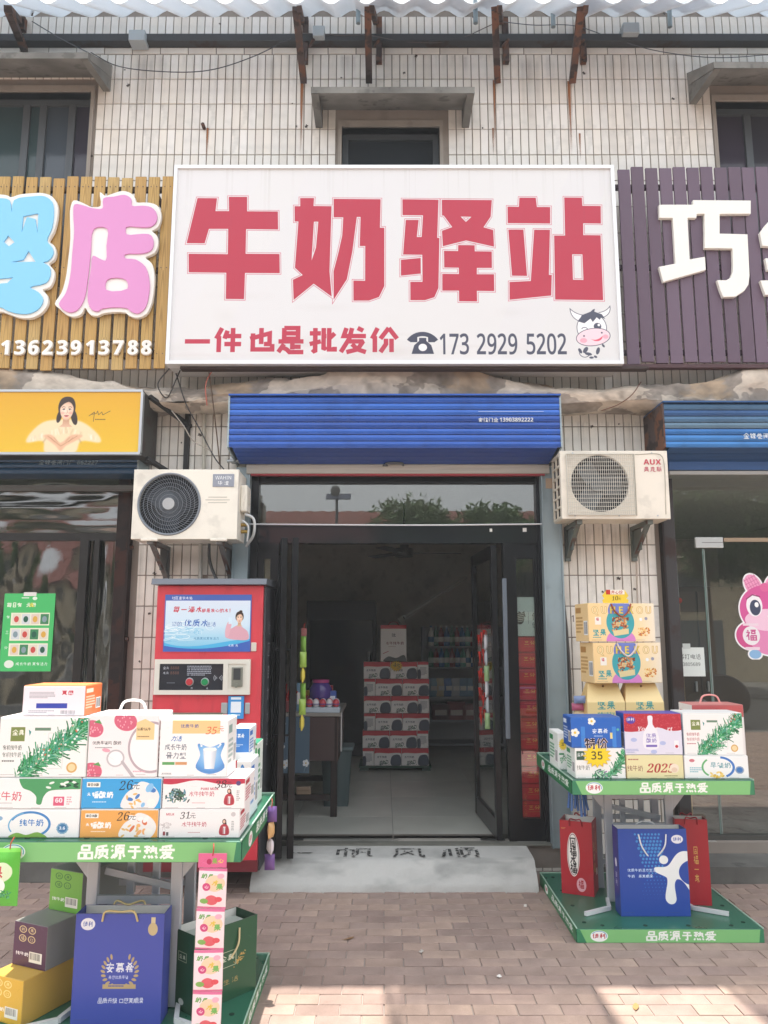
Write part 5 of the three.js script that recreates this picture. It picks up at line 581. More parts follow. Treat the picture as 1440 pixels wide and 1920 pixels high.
  mesh('payment_card', bx(fx(428, 1327), fx(458, 1327), fy(1347), fy(1305), 0.011, 0.0135), STD('#2f84c8', 0.4), t); mesh('card_print', new THREE.PlaneGeometry(0.10, 0.15).translate(fx(443, 1326), fy(1326), 0.0142), paper(print(128, 192, (c) => { rect(c, 0, 0, 128, 192, '#3b93d6'); rect(c, 20, 10, 88, 20, '#e6eef6'); rect(c, 20, 48, 88, 92, '#e9eff5'); rect(c, 26, 156, 76, 8, '#d4e4f2'); })), t);
  mesh('dispensing_bay', [bx(fx(318, 1345), fx(418, 1345), fy(1350), fy(1336), -0.002, 0.012)], STD('#8b8a7e', 0.3, { metalness: 0.6 }), t); mesh('bay_recess', bx(fx(322, 1400), fx(414, 1400), fy(1480), fy(1352), 0.0005, 0.002), STD('#2b2b2d', 0.5), t);
  mesh('base_skirt', bx(-w / 2 - 0.003, w / 2 + 0.003, 0.0, 0.07, -d, 0.012), STD('#6d2128', 0.5), t);
}

// ---------- display stands ----------
const TRAY = 0.865, BASE = 0.072;
const bandArt = print(1024, 84, (c) => { const g = '#7fbe78'; rect(c, 0, 0, 1024, 84, '#35805a'); poly(c, [[18, 0], [1006, 0], [996, 84], [52, 84]], g); disc(c, 122, 42, 48, 36, '#f3f3ee'); c.strokeStyle = '#4f9fc0'; c.lineWidth = 4; c.beginPath(); c.ellipse(122, 42, 41, 31, 0, 3.6, 6.6); c.stroke(); text(c, '伊', 86, 24, 34, { w: 0.13, color: '#b8323e' }); text(c, '利', 124, 24, 34, { w: 0.13, color: '#b8323e' }); let x = 378; for (const ch of '品质源于热爱') { text(c, ch, x, 9, 64, { w: 0.15, color: '#f0f2ea', sx: 0.96 }); x += 64.5; } });
const sideArt = print(512, 84, (c) => { rect(c, 0, 0, 512, 84, '#2c7a4c'); disc(c, 110, 42, 26, 34, '#eef0ea'); text(c, '伊', 92, 24, 34, { w: 0.13, color: '#b8323e' }); let x = 190; for (const ch of '品质源于热爱') { text(c, ch, x, 12, 46, { w: 0.15, color: '#e8ece4' }); x += 48; } });
const greenM = STD('#1f6b47', 0.38), greenTopM = STD('#2c6c55', 0.34, { map: dirtT, roughnessMap: dirtT }), holeM = STD('#123526', 0.8);
function tray(t, name, x0, x1, z0, z1, y, th) {
  const p = mesh(name, [rb(x1 - x0, th, z1 - z0, (x0 + x1) / 2, y - th / 2, (z0 + z1) / 2, 0.006)], greenTopM, t), m = paper(bandArt, 0.42), s = paper(sideArt, 0.42);
  mesh('label_band', new THREE.PlaneGeometry(x1 - x0 - 0.004, th - 0.006).translate((x0 + x1) / 2, y - th / 2, z1 + 0.0015), m, p);
  for (const k of [-1, 1]) mesh('label_band', new THREE.PlaneGeometry(z1 - z0 - 0.01, th - 0.006).rotateY(k * Math.PI / 2).translate(k > 0 ? x1 + 0.0015 : x0 - 0.0015, y - th / 2, (z0 + z1) / 2), s, p);
  mesh('rim', [bx(x0, x0 + 0.006, y + 0.0004, y + 0.006, z0, z1), bx(x1 - 0.006, x1, y + 0.0004, y + 0.006, z0, z1), bx(x0 + 0.0062, x1 - 0.0062, y + 0.0004, y + 0.006, z0, z0 + 0.006)], STD('#a9c9b4', 0.35), p);
  const hs = []; for (let i = 0; i < 4; i++) for (const k of [0, 1]) { hs.push(cyl(0.012, 0.003, x0 + 0.07 + k * (x1 - x0 - 0.14), y + 0.001, z0 + 0.1 + i * (z1 - z0 - 0.2) / 3, 12)); hs.push(cyl(0.012, 0.003, x0 + 0.16 + i * (x1 - x0 - 0.32) / 3, y + 0.001, k ? z1 - 0.05 : z0 + 0.06, 12)); } mesh('peg_hole', hs, holeM, p);
}
function stand(label, tx0, tx1, tz0, tz1, bx0, bx1, bz0, bz1) {
  const t = thing('display_stand', label, 'display stand'); t.position.set((bx0 + bx1) / 2, 0, (bz0 + bz1) / 2); const ox = t.position.x, oz = t.position.z;
  tray(t, 'upper_tray', tx0 - ox, tx1 - ox, tz0 - oz, tz1 - oz, TRAY, 0.082); tray(t, 'base_tray', bx0 - ox, bx1 - ox, bz0 - oz, bz1 - oz, BASE, 0.074);
  const cx = (tx0 + tx1) / 2 - ox - 0.02, cz = -0.04, y1 = TRAY - 0.084;
  for (const [x, z] of [[-0.19, 0.1], [0.19, 0.1], [-0.19, -0.16], [0.19, -0.16]]) mesh('post', rb(0.05, y1 - BASE - 0.001, 0.03, cx + x, (y1 + BASE) / 2 + 0.0005, cz + z, 0.004), greySteelM, t);
  for (const x of [-0.06, 0.06]) mesh('post', rb(0.035, y1 - BASE - 0.001, 0.02, cx + x, (y1 + BASE) / 2 + 0.0005, cz - 0.03, 0.004), greySteelM, t);
  for (const y of [0.22, 0.5, 0.68]) mesh('cross_bar', [bx(cx - 0.165, cx + 0.165, y, y + 0.035, cz + 0.09, cz + 0.11), bx(cx - 0.165, cx + 0.165, y, y + 0.03, cz - 0.17, cz - 0.15)], greySteelM, t);
  mesh('cross_bar', bar([cx - 0.16, 0.62, cz + 0.03], [cx + 0.16, 0.55, cz + 0.03], 0.03, 0.015), greySteelM, t);
  for (const k of [-1, 1]) { mesh('brace', [extrude([[0, 0], [k * 0.14, 0], [0, -0.17]].sort((a, b) => 0), 0.012).translate(cx + k * 0.216, y1 - 0.001, cz + 0.095)], greySteelM, t); mesh('foot_bar', [bar([cx + k * 0.22, BASE + 0.014, cz + 0.11], [cx + k * 0.25, BASE + 0.014, cz + 0.26], 0.02, 0.022), bar([cx + k * 0.25, BASE + 0.014, cz + 0.26], [cx + k * 0.42, BASE + 0.014, cz + 0.36], 0.02, 0.022)], whiteMetalM, t); }
}
stand('green two tier display stand at the left front with milk cartons', -1.64, -0.582, 1.70, 2.67, -1.645, -0.591, 1.70, 2.72);
stand('green two tier display stand at the right of the entrance step', 1.09, 2.148, 0.28, 1.33, 1.077, 2.128, 0.33, 1.36);

// ---------- cartons ----------
const sideTex = (bg, ac) => print(160, 96, (c) => { rect(c, 0, 0, 160, 96, bg); rect(c, 10, 10, 64, 14, ac); small(c, 10, 34, 80, 44, 5, ac); rect(c, 104, 44, 46, 36, '#f5f5f5'); for (let k = 0; k < 12; k++) rect(c, 107 + k * 3.4, 47, R(0.8, 2.4), 30, '#333'); });
const SIDE = { white: STD('#fff', 0.5, { map: sideTex('#ecebe8', '#8fa7a0') }), blue: STD('#fff', 0.5, { map: sideTex('#e6ecf2', '#3a76c4') }), green: STD('#fff', 0.5, { map: sideTex('#e4ece4', '#2f8a56') }), red: STD('#fff', 0.5, { map: sideTex('#efe9e8', '#b5404c') }), orange: STD('#fff', 0.5, { map: sideTex('#dd7340', '#f4dcc8') }), kraft: STD('#fff', 0.5, { map: sideTex('#f0cf96', '#b98a4c') }), deepblue: STD('#fff', 0.5, { map: sideTex('#2257a8', '#dce6f4') }) };
const lidM = {}; const lid = (c) => (lidM[c] ||= STD(c, 0.5));
function carton(label, px, y, h, z, d, art, o = {}) {
  const x0 = X(px[0], y + h / 2, z), x1 = X(px[1], y + h / 2, z), w = x1 - x0, t = thing(o.name || 'milk_carton', label, o.cat || 'carton', [(x0 + x1) / 2, y, z - d / 2], o.ry || 0, o.group);
  const s = SIDE[o.side || 'white'], top = lid(o.top || '#e9e8e4'), g = new RoundedBoxGeometry(w - 0.003, h - 0.0015, d, 2, 0.003).translate(0, h / 2, 0);
  mesh('carton_body', g, [s, s, top, top, art, s], t);
  mesh('lid_flap', [bx(-w / 2 + 0.004, w / 2 - 0.004, h - 0.0006, h + 0.0012, -d / 2 + 0.003, -0.0015), bx(-w / 2 + 0.004, w / 2 - 0.004, h - 0.0006, h + 0.0012, 0.0015, d / 2 - 0.003)], top, t);
  if (o.handle) mesh('carry_handle', [tube([[-w * 0.2, h, 0], [-w * 0.13, h + 0.045, 0], [w * 0.13, h + 0.045, 0], [w * 0.2, h, 0]], 0.006, 24), bx(-w * 0.24, w * 0.24, h + 0.0013, h + 0.003, -0.02, 0.02)], lid(o.handle), t);
  return t;
}
const A = (w, h, f) => paper(print(w, h, (c) => { f(c, w, h); // every pack also carries fine print, scuffed edges and a few creases
  for (const [x, y, q] of [[0.04, 0.955, 0.22], [0.7, 0.955, 0.2], [0.42, 0.965, 0.14]]) small(c, w * x, h * y, w * q, 5, 1, 'rgba(90,90,90,0.5)');
  for (let k = 0; k < 5; k++) { const x = rnd() * w, y = rnd() * h; line(c, [[x, y], [x + R(-40, 40), y + R(-30, 30)]], k % 2 ? 'rgba(255,255,255,0.16)' : 'rgba(60,50,40,0.10)', R(0.8, 2)); }
  c.strokeStyle = 'rgba(120,110,100,0.22)'; c.lineWidth = 3; c.strokeRect(1, 1, w - 2, h - 2); }), 0.36);
const sprig = (c, pts, n, s, cols) => { for (let k = 0; k < n; k++) { const t = rnd(), i = Math.min(pts.length - 2, Math.floor(t * (pts.length - 1))), f = t * (pts.length - 1) - i, x = pts[i][0] + (pts[i + 1][0] - pts[i][0]) * f + R(-s, s) * R(0.6, 3.4), y = pts[i][1] + (pts[i + 1][1] - pts[i][1]) * f + R(-s, s) * 2.2; disc(c, x, y, s * R(0.5, 1.2), s * R(0.2, 0.4), cols[(rnd() * cols.length) | 0], R(0, 3.1)); } };
const GR = ['#1f7a45', '#2f9a5a', '#3f8f6a', '#56ad72', '#176038', '#6fb58c'];
const artJin = (ink) => (c, w, h) => { rect(c, 0, 0, w, h, '#f0eeea'); const st = [[w * 0.98, 10], [w * 0.86, h * 0.28], [w * 0.66, h * 0.52], [w * 0.46, h * 0.74], [w * 0.26, h * 0.98]]; frond(c, st, 420, 66, ['#1c6b3e', '#2a8a52', '#176038', '#3f9a6a']); frond(c, st, 420, 50, GR.concat(['#8fc3a0', '#4fa08a', '#2a9a7a'])); for (let k = 0; k < 26; k++) { const t = rnd(); disc(c, w * (0.98 - t * 0.7) + R(-30, 30), h * t + R(-24, 24), 4, 4, ['#d8604a', '#f2f4ee', '#e2b0a0'][k % 3]); } for (let k = 0; k < 14; k++) disc(c, w * R(0.45, 0.95), h * R(0.2, 0.7), 6, 6, '#e6efe4'); rect(c, w * 0.13, h * 0.16, w * 0.16, h * 0.24, '#7c8a4a'); text(c, '金', w * 0.145, h * 0.2, w * 0.068, { w: 0.12, color: '#f2f0e2' }); text(c, '典', w * 0.215, h * 0.2, w * 0.068, { w: 0.12, color: '#f2f0e2' }); text(c, '有机纯牛奶', w * 0.05, h * 0.46, w * 0.062, { w: 0.09, color: ink, sx: 0.66, gap: 0.05 }); text(c, '有机纯牛奶', w * 0.05, h * 0.58, w * 0.062, { w: 0.07, color: ink, sx: 0.66, gap: 0.05 }); small(c, w * 0.05, h * 0.72, w * 0.2, 12, 1, ink); rect(c, w * 0.40, h * 0.17, w * 0.18, h * 0.05, '#6b8a72'); poly(c, [[w * 0.33, h * 0.2], [w * 0.36, h * 0.24], [w * 0.345, h * 0.31]], '#2f8a86'); c.strokeStyle = 'rgba(200,205,200,0.7)'; c.lineWidth = 3; c.strokeRect(w * 0.56, h * 0.26, w * 0.17, h * 0.6); disc(c, w * 0.84, h * 0.84, w * 0.06, w * 0.06, '#d3a862'); disc(c, w * 0.84, h * 0.84, w * 0.042, w * 0.042, '#ecd4a4'); };
const artStraw = (c, w, h) => { rect(c, 0, 0, w, h, '#f1eae9'); disc(c, w * 0.9, h * 0.52, w * 0.33, h * 0.42, '#b9a7ad'); disc(c, w * 0.9, h * 0.52, w * 0.30, h * 0.38, '#f4f2f0'); for (const [x, y, s] of [[0.52, 0.1, 0.17], [0.06, 0.22, 0.15], [0.08, 0.9, 0.14]]) { disc(c, w * x, h * y, w * s, h * s * 0.9, '#d4667e', 0.4); for (let k = 0; k < 16; k++) disc(c, w * (x + R(-s, s) * 0.7), h * (y + R(-s, s) * 0.6), 3, 5, '#eeb0b8'); poly(c, [[w * x, h * (y - s * 0.7)], [w * (x + 0.08), h * (y - s)], [w * (x + 0.12), h * (y - s * 0.5)]], '#63a05e'); } poly(c, [[w * 0.68, h * 0.12], [w * 0.8, h * 0.06], [w * 0.94, h * 0.14], [w * 0.94, h * 0.4], [w * 0.68, h * 0.4]], '#efcf98'); text(c, '认养1头牛', w * 0.69, h * 0.2, w * 0.05, { w: 0.12, color: '#5a4632', gap: 0.02, sx: 0.85 }); small(c, w * 0.7, h * 0.34, w * 0.22, 10, 1, '#8a6f4c'); text(c, '优质早餐风味酸奶', w * 0.06, h * 0.42, w * 0.055, { w: 0.09, color: '#4b4b4b', gap: 0 }); small(c, w * 0.1, h * 0.52, w * 0.34, 9, 1, '#8a8a8a'); disc(c, w * 0.4, h * 0.7, w * 0.13, h * 0.14, '#c3bcbf'); disc(c, w * 0.4, h * 0.7, w * 0.105, h * 0.115, '#f5f3f2'); line(c, [[w * 0.5, h * 0.76], [w * 0.68, h * 1.02]], '#bdb5b8', 16); disc(c, w * 0.26, h * 0.57, w * 0.06, h * 0.03, '#e3a3b2', 0.2); small(c, w * 0.66, h * 0.9, w * 0.25, 12, 1, '#dba7b4'); };
const artGrow = (c, w, h) => { rect(c, 0, 0, w, h, '#f2f1ef'); rect(c, w * 0.18, 0, w * 0.7, h * 0.24, '#ecca90'); text(c, '优质牛奶', w * 0.3, h * 0.07, w * 0.06, { w: 0.12, color: '#6a6a9a' }); c.font = 'italic ' + w * 0.15 + 'px sans-serif'; c.fillStyle = '#d9603c'; c.fillText('35', w * 0.66, h * 0.25); text(c, '元', w * 0.84, h * 0.1, w * 0.09, { w: 0.06, color: '#d9603c', slant: 0.2 }); text(c, '成长牛奶', w * 0.08, h * 0.42, w * 0.095, { w: 0.09, color: '#5b636f', sx: 0.8, gap: 0.05 }); text(c, '骨力型', w * 0.1, h * 0.57, w * 0.095, { w: 0.09, color: '#5b636f', gap: 0.05 }); rect(c, w * 0.05, h * 0.74, w * 0.18, h * 0.05, '#5fa25f'); rect(c, w * 0.24, h * 0.74, w * 0.17, h * 0.05, '#d29a6a'); text(c, '力', w * 0.16, h * 0.28, w * 0.08, { w: 0.12, color: '#3f6fb0', slant: 0.2 }); text(c, '活', w * 0.24, h * 0.28, w * 0.08, { w: 0.12, color: '#3f6fb0', slant: 0.2 }); { const g = c.createRadialGradient(w * 0.74, h * 0.62, 6, w * 0.74, h * 0.62, w * 0.24); g.addColorStop(0, '#bcdcf4'); g.addColorStop(0.8, '#6fa9e0'); g.addColorStop(1, '#5c93d0'); poly(c, smooth([[w * 0.56, h * 0.42], [w * 0.74, h * 0.48], [w * 0.95, h * 0.40], [w * 0.9, h * 0.62], [w * 0.96, h * 0.84], [w * 0.74, h * 0.95], [w * 0.54, h * 0.84], [w * 0.6, h * 0.62]], 4), g); const q = c.createLinearGradient(w * 0.64, 0, w * 0.84, 0); q.addColorStop(0, '#d9e0e6'); q.addColorStop(0.4, '#ffffff'); q.addColorStop(1, '#bac6d2'); poly(c, [[w * 0.64, h * 0.52], [w * 0.84, h * 0.52], [w * 0.81, h * 0.86], [w * 0.67, h * 0.86]], q); disc(c, w * 0.74, h * 0.52, w * 0.1, h * 0.035, '#f7f4ee'); for (let k = 0; k < 12; k++) disc(c, w * R(0.6, 0.9), h * R(0.38, 0.52), R(2, 6), R(2, 6), '#f6f6f2'); } small(c, w * 0.05, h * 0.93, w * 0.2, 9, 1, '#999'); };
const hand = (c, s, x, y, k) => { c.save(); c.translate(x, y); c.rotate(-0.08); c.font = 'italic ' + k + 'px serif'; c.fillStyle = '#26262a'; c.fillText(s, 0, k * 0.8); c.restore(); text(c, '元', x + k * 0.52 * s.length, y + k * 0.1, k * 0.66, { w: 0.06, color: '#26262a', slant: 0.22 }); };
const artChew = (bg, pic, alt) => (c, w, h) => { rect(c, 0, 0, w, h, bg); poly(c, smooth([[w * 0.5, h * 0.95], [w * 0.56, h * 0.5], [w * 0.66, h * 0.3], [w * 0.74, h * 0.1], [w * 0.9, h * 0.25], [w * 0.98, h * 0.6], [w * 0.9, h * 1.02]], 4), '#ece9e6'); for (let k = 0; k < 9; k++) disc(c, w * R(0.58, 0.95), h * R(0.25, 0.9), R(10, 30), R(8, 20), [pic, '#f4f1ee', alt][k % 3], R(0, 3)); for (let k = 0; k < 7; k++) disc(c, w * R(0.55, 0.75), h * R(0.5, 0.95), 14, 6, '#e3b56a', R(0, 3)); rect(c, w * 0.06, h * 0.12, w * 0.17, h * 0.17, '#f4f2e6'); text(c, '每日优酸', w * 0.07, h * 0.155, w * 0.036, { w: 0.14, color: '#4a4a4a', gap: 0 }); text(c, '嚼酸奶', w * 0.13, h * 0.42, w * 0.088, { w: 0.16, color: '#f6f6f4', gap: 0.03 }); text(c, '元', w * 0.07, h * 0.46, w * 0.045, { w: 0.16, color: '#f6f6f4' }); small(c, w * 0.14, h * 0.76, w * 0.25, 10, 1, 'rgba(255,255,255,0.8)'); disc(c, w * 0.88, h * 0.8, 26, 24, '#f2efe8'); hand(c, '26', w * 0.45, h * 0.06, h * 0.42); };
const artBuff = (price, px, cap) => (c, w, h) => { rect(c, 0, 0, w, h, '#f0ecea'); if (cap) { poly(c, smooth([[-20, -20], [w * 1.05, -20], [w * 1.05, h * 0.1], [w * 0.75, h * 0.2], [w * 0.4, h * 0.06], [w * 0.1, h * 0.2], [-20, h * 0.12]], 4), '#c03a50'); sprig(c, [[w * 0.08, h * 0.66], [w * 0.18, h * 0.5], [w * 0.27, h * 0.62]], 90, 13, ['#3c5a50', '#5b8a9a', '#2f3a38', '#8ab0b8', '#4a7a5a']); } text(c, '水牛纯牛奶', w * (cap ? 0.32 : 0.28), h * 0.42, w * 0.066, { w: 0.08, color: '#b43a4c', gap: 0.02, sx: 0.92 }); small(c, w * 0.36, h * 0.8, w * 0.22, 7, 1, '#c58a90'); c.font = 'bold 20px sans-serif'; c.fillStyle = '#b43a4c'; c.fillText(cap ? 'PURE MILK' : 'MILK', w * (cap ? 0.46 : 0.08), h * (cap ? 0.38 : 0.2)); c.save(); c.translate(w * 0.81, h * 0.46); c.scale(0.8, 0.8); disc(c, 0, -8, 15, 20, '#2e2423'); disc(c, 9, 14, 9, 30, '#2e2423', -0.1); disc(c, -1, -8, 10, 13, '#e4bda6'); poly(c, smooth([[-34, 90], [-30, 30], [-12, 12], [14, 12], [32, 34], [34, 90]], 3), '#b8404c'); rect(c, -8, 30, 18, 56, '#e9dfe0'); for (let k = 0; k < 5; k++) rect(c, -30 + k * 13, 40, 3, 46, '#8e2c3a'); c.restore(); small(c, w * 0.9, h * 0.4, w * 0.03, h * 0.36, 6, '#999'); disc(c, w * 0.92, h * 0.16, 14, 14, cap ? '#5a4a7a' : '#c9c4c4'); if (!cap) { sprig(c, [[w * 0.05, h * 0.62], [w * 0.12, h * 0.56]], 30, 9, ['#d8d2d0', '#c9c2c0']); rect(c, w * 0.05, h * 0.78, 14, 24, '#8a3a44'); rect(c, w * 0.09, h * 0.8, 14, 22, '#5a5a5a'); } hand(c, price, w * px, h * 0.06, h * 0.34); };
const artDrip = (c, w, h) => { rect(c, 0, 0, w, h, '#f0eeec'); poly(c, smooth([[w * 0.26, -20], [w * 1.04, -20], [w * 1.04, h * 0.3], [w * 0.85, h * 0.36], [w * 0.62, h * 0.42], [w * 0.56, h * 0.6], [w * 0.53, h * 0.86], [w * 0.48, h * 0.84], [w * 0.47, h * 0.6], [w * 0.4, h * 0.42], [w * 0.3, h * 0.3]], 5), '#4c9a62'); for (let k = 0; k < 12; k++) disc(c, w * R(0.6, 0.95), h * R(0.05, 0.3), 16, 7, ['#e9efe6', '#23503a'][k % 2], R(-0.4, 0.4)); text(c, '纯牛奶', w * -0.08, h * 0.42, w * 0.12, { w: 0.09, color: '#d0606e', gap: 0.06 }); rect(c, w * 0.68, h * 0.6, w * 0.13, h * 0.3, '#d8607e'); c.font = 'bold 40px sans-serif'; c.fillStyle = '#f5eef0'; c.fillText('60', w * 0.7, h * 0.8); small(c, w * 0.84, h * 0.6, w * 0.05, h * 0.3, 4, '#d8a0a8'); small(c, w * 0.04, h * 0.8, w * 0.2, 9, 1, '#bbb'); };
const artPure = (c, w, h) => { rect(c, 0, 0, w, h, '#f0f0ee'); c.lineWidth = 14; c.strokeStyle = '#3f86c4'; c.beginPath(); c.ellipse(w * 0.4, h * 0.52, w * 0.24, h * 0.44, 0, 3.5, 7.2); c.stroke(); c.strokeStyle = '#6aaed6'; c.lineWidth = 8; c.beginPath(); c.ellipse(w * 0.39, h * 0.55, w * 0.25, h * 0.46, 0, 2.6, 4.4); c.stroke(); poly(c, smooth([[w * 0.14, h * 0.98], [w * 0.24, h * 0.82], [w * 0.36, h * 0.9], [w * 0.5, h * 0.8], [w * 0.62, h * 1.0]], 4), '#7fae4e'); text(c, '纯牛奶', w * 0.27, h * 0.32, w * 0.095, { w: 0.11, color: '#3a7cc0', gap: 0.05 }); c.save(); c.translate(w * 0.8, h * 0.66); for (let k = 0; k < 6; k++) { c.rotate(1.047); poly(c, [[-22, 0], [22, 0], [14, 34], [-14, 34]], '#7fa9c4'); } disc(c, 0, 0, 26, 26, '#3a78a8'); c.font = 'bold 26px sans-serif'; c.fillStyle = '#f2f6fa'; c.fillText('3.6', -20, 8); c.restore(); disc(c, w * 0.02, h * 0.3, 20, 14, '#8ab0cc'); };
const L3 = 'cartons of the left stand', R3 = 'cartons of the right stand';
const zf = 2.62, y1 = TRAY + 0.001, y2 = y1 + 0.114, y3 = y2 + 0.126;
carton('white carton with blue oval, bottom row left end of left stand', [-6, 149], y1, 0.112, zf, 0.24, A(480, 170, artPure), { side: 'blue' });
carton('orange carton priced 26, bottom row middle of left stand', [149.5, 297], y1, 0.112, zf, 0.24, A(480, 170, artChew('#e9a95a', '#d8734a', '#f0b070')), {});
carton('white carton priced 31 with person in red, bottom row right end of left stand', [297.5, 450], y1, 0.113, zf, 0.24, A(480, 170, artBuff('31', 0.24, false)), { side: 'red' });
carton('white carton with green milk drip, middle row of left stand', [-6, 151.5], y2, 0.124, zf - 0.004, 0.24, A(480, 180, artDrip), { side: 'red' });
carton('sky blue carton priced 26, middle row of left stand', [152, 303], y2, 0.124, zf - 0.004, 0.24, A(480, 180, artChew('#3fa3dc', '#4a7fc0', '#8ac0e6')), { side: 'blue' });
carton('red topped carton priced 38 with person in red, middle row of left stand', [304, 460], y2, 0.124, zf - 0.006, 0.24, A(480, 180, artBuff('38', 0.62, true)), { side: 'red', top: '#e6dcdb' });
carton('tall white carton with green sprigs and olive label on left stand', [-4, 164], y3, 0.246, zf - 0.01, 0.23, A(440, 300, artJin('#4f5a50')), { side: 'green' });
carton('pale pink strawberry carton with white handle on left stand', [164.5, 297], y3, 0.256, zf - 0.012, 0.22, A(360, 330, artStraw), { handle: '#f1f0ee', side: 'red', top: '#ece4e2' });
carton('white carton with milk glass on blue splash priced 35 on left stand', [298, 428], y3, 0.236, zf - 0.014, 0.19, A(360, 300, artGrow), { side: 'white' });
carton('orange lidded carton with blue stripe, topmost on left stand', [42, 160], y3 + 0.248, 0.128, zf - 0.04, 0.2, A(400, 220, (c, w, h) => { rect(c, 0, 0, w, h, '#eee6ea'); rect(c, w * 0.22, h * 0.58, w * 0.5, h * 0.17, '#3a48a8'); text(c, '更感', w * 0.62, h * 0.14, w * 0.09, { w: 0.16, color: '#c03848' }); small(c, w * 0.1, h * 0.2, w * 0.4, 50, 5, '#9a9aa0'); small(c, w * 0.1, h * 0.82, w * 0.4, 22, 2, '#9a9aa0'); for (let k = 0; k < 16; k++) rect(c, w * 0.62 + k * 6, h * 0.82, R(1, 4), 26, '#777'); }), { side: 'orange', top: '#e58a52' });
carton('white carton lying behind the strawberry carton on left stand', [40, 158], y3, 0.247, zf - 0.27, 0.2, A(200, 200, (c, w, h) => { rect(c, 0, 0, w, h, '#e9e7e6'); small(c, 20, 20, 120, 60, 4, '#a8b0c8'); }), { side: 'blue' });
const artBlue = (c, w, h) => { rect(c, 0, 0, w, h, '#3a7cc8'); rect(c, 0, h * 0.75, w, h * 0.25, '#f0f2f4'); text(c, '安慕希', w * 0.1, h * 0.16, w * 0.2, { w: 0.12, color: '#f0f4f8', gap: 0.05 }); small(c, w * 0.1, h * 0.5, w * 0.5, 20, 2, '#cfe0f2'); };
carton('blue fronted small carton behind the right end of left stand', [434, 468], y2 + 0.13, 0.15, 2.2, 0.2, A(160, 220, artBlue), { side: 'blue' });
carton('white carton under the blue fronted carton, rear of left stand', [442, 470], y1, 0.254, 2.28, 0.22, A(160, 260, artPure), { side: 'blue' });
carton('white and green carton at the rear right corner of left stand', [455, 482], y1, 0.30, 2.02, 0.18, A(160, 260, artDrip), { side: 'green', top: '#2a8a6a' });
// right stand
const zr = 1.285, r1 = TRAY + 0.001, r2 = r1 + 0.136;
const star = (c, x, y, r, col, n = 16, k = 0.72) => { const p = []; for (let i = 0; i < n * 2; i++) { const a = i / n * Math.PI, q = i % 2 ? r * k : r; p.push([x + q * 1.25 * Math.cos(a), y + q * Math.sin(a)]); } poly(c, p, col); };
carton('white carton with leaves under the yellow price tag on right stand', [1078, 1173], r1, 0.172, zr, 0.22, A(330, 200, (c, w, h) => { rect(c, 0, 0, w, h, '#efeeea'); frond(c, [[w * 0.98, h * 0.1], [w * 0.9, h * 0.5], [w * 0.7, h * 0.85], [w * 0.35, h * 0.95]], 260, 34, GR); frond(c, [[w * 0.6, h * 0.98], [w * 0.4, h * 0.8]], 90, 34, GR.concat(['#8a5a9a', '#d8e8d8'])); rect(c, w * 0.03, h * 0.08, w * 0.16, h * 0.3, '#3a5a48'); text(c, '金', w * 0.04, h * 0.14, 24, { color: '#eee' }); text(c, '典', w * 0.11, h * 0.14, 24, { color: '#eee' }); text(c, '纯牛奶', w * 0.03, h * 0.55, 34, { w: 0.08, color: '#6a6a62', sx: 0.8, gap: 0.04 }); }), { side: 'green' });
carton('royal blue yogurt carton with flowers on top of leafy carton', [1070, 1165], r1 + 0.174, 0.175, zr - 0.005, 0.2, A(330, 200, (c, w, h) => { rect(c, 0, 0, w, h, '#2a66bc'); rect(c, w * 0.2, h * 0.3, w * 0.08, h * 0.7, '#3f86d4'); rect(c, w * 0.82, h * 0.3, w * 0.08, h * 0.7, '#3f86d4'); for (const [x, y, q] of [[0.08, 0.5, 22], [0.42, 0.12, 20], [0.3, 0.88, 10]]) { for (let k = 0; k < 5; k++) disc(c, w * x + q * 0.8 * Math.cos(k * 1.257), h * y + q * 0.8 * Math.sin(k * 1.257), q * 0.55, q * 0.55, '#f0efe6'); disc(c, w * x, h * y, q * 0.4, q * 0.4, '#e6c24a'); } text(c, '安慕希', w * 0.42, h * 0.36, 34, { w: 0.11, color: '#eef2f6', gap: 0.08 }); small(c, w * 0.46, h * 0.6, w * 0.24, 9, 1, '#cfe0f2'); rect(c, w * 0.78, h * 0.5, 16, 40, '#e9d58a'); small(c, w * 0.4, h * 0.88, w * 0.4, 12, 1, '#a9cdf0'); disc(c, w * 0.94, h * 0.4, 9, 9, '#5fb6a8'); }), { side: 'deepblue', top: '#2c62b0' });
{ const t = thing('price_tag', 'yellow starburst price tag reading 35 stuck on the leafy carton', 'price tag', [X(1119, r1 + 0.16, zr + 0.004), r1 + 0.15, zr + 0.003]); mesh('card', new THREE.PlaneGeometry(0.2, 0.2).translate(0, 0, 0.001), new THREE.MeshStandardMaterial({ transparent: true, roughness: 0.45, side: THREE.DoubleSide, map: print(320, 320, (c) => { star(c, 160, 190, 112, '#e2b92a'); star(c, 160, 190, 104, '#f0d228'); c.font = 'bold 96px monospace'; c.fillStyle = '#3a3322'; c.textAlign = 'center'; c.fillText('35', 160, 222); let x = 48; for (const ch of '特价') { text(c, ch, x - 4, 22, 112, { w: 0.2, color: '#f2ded8' }); text(c, ch, x, 26, 104, { w: 0.13, color: '#2a2430' }); x += 116; } }) }), t); mesh('adhesive_pad', bx(-0.03, 0.03, -0.04, 0.02, -0.0016, 0.0), whitePaintM, t); }
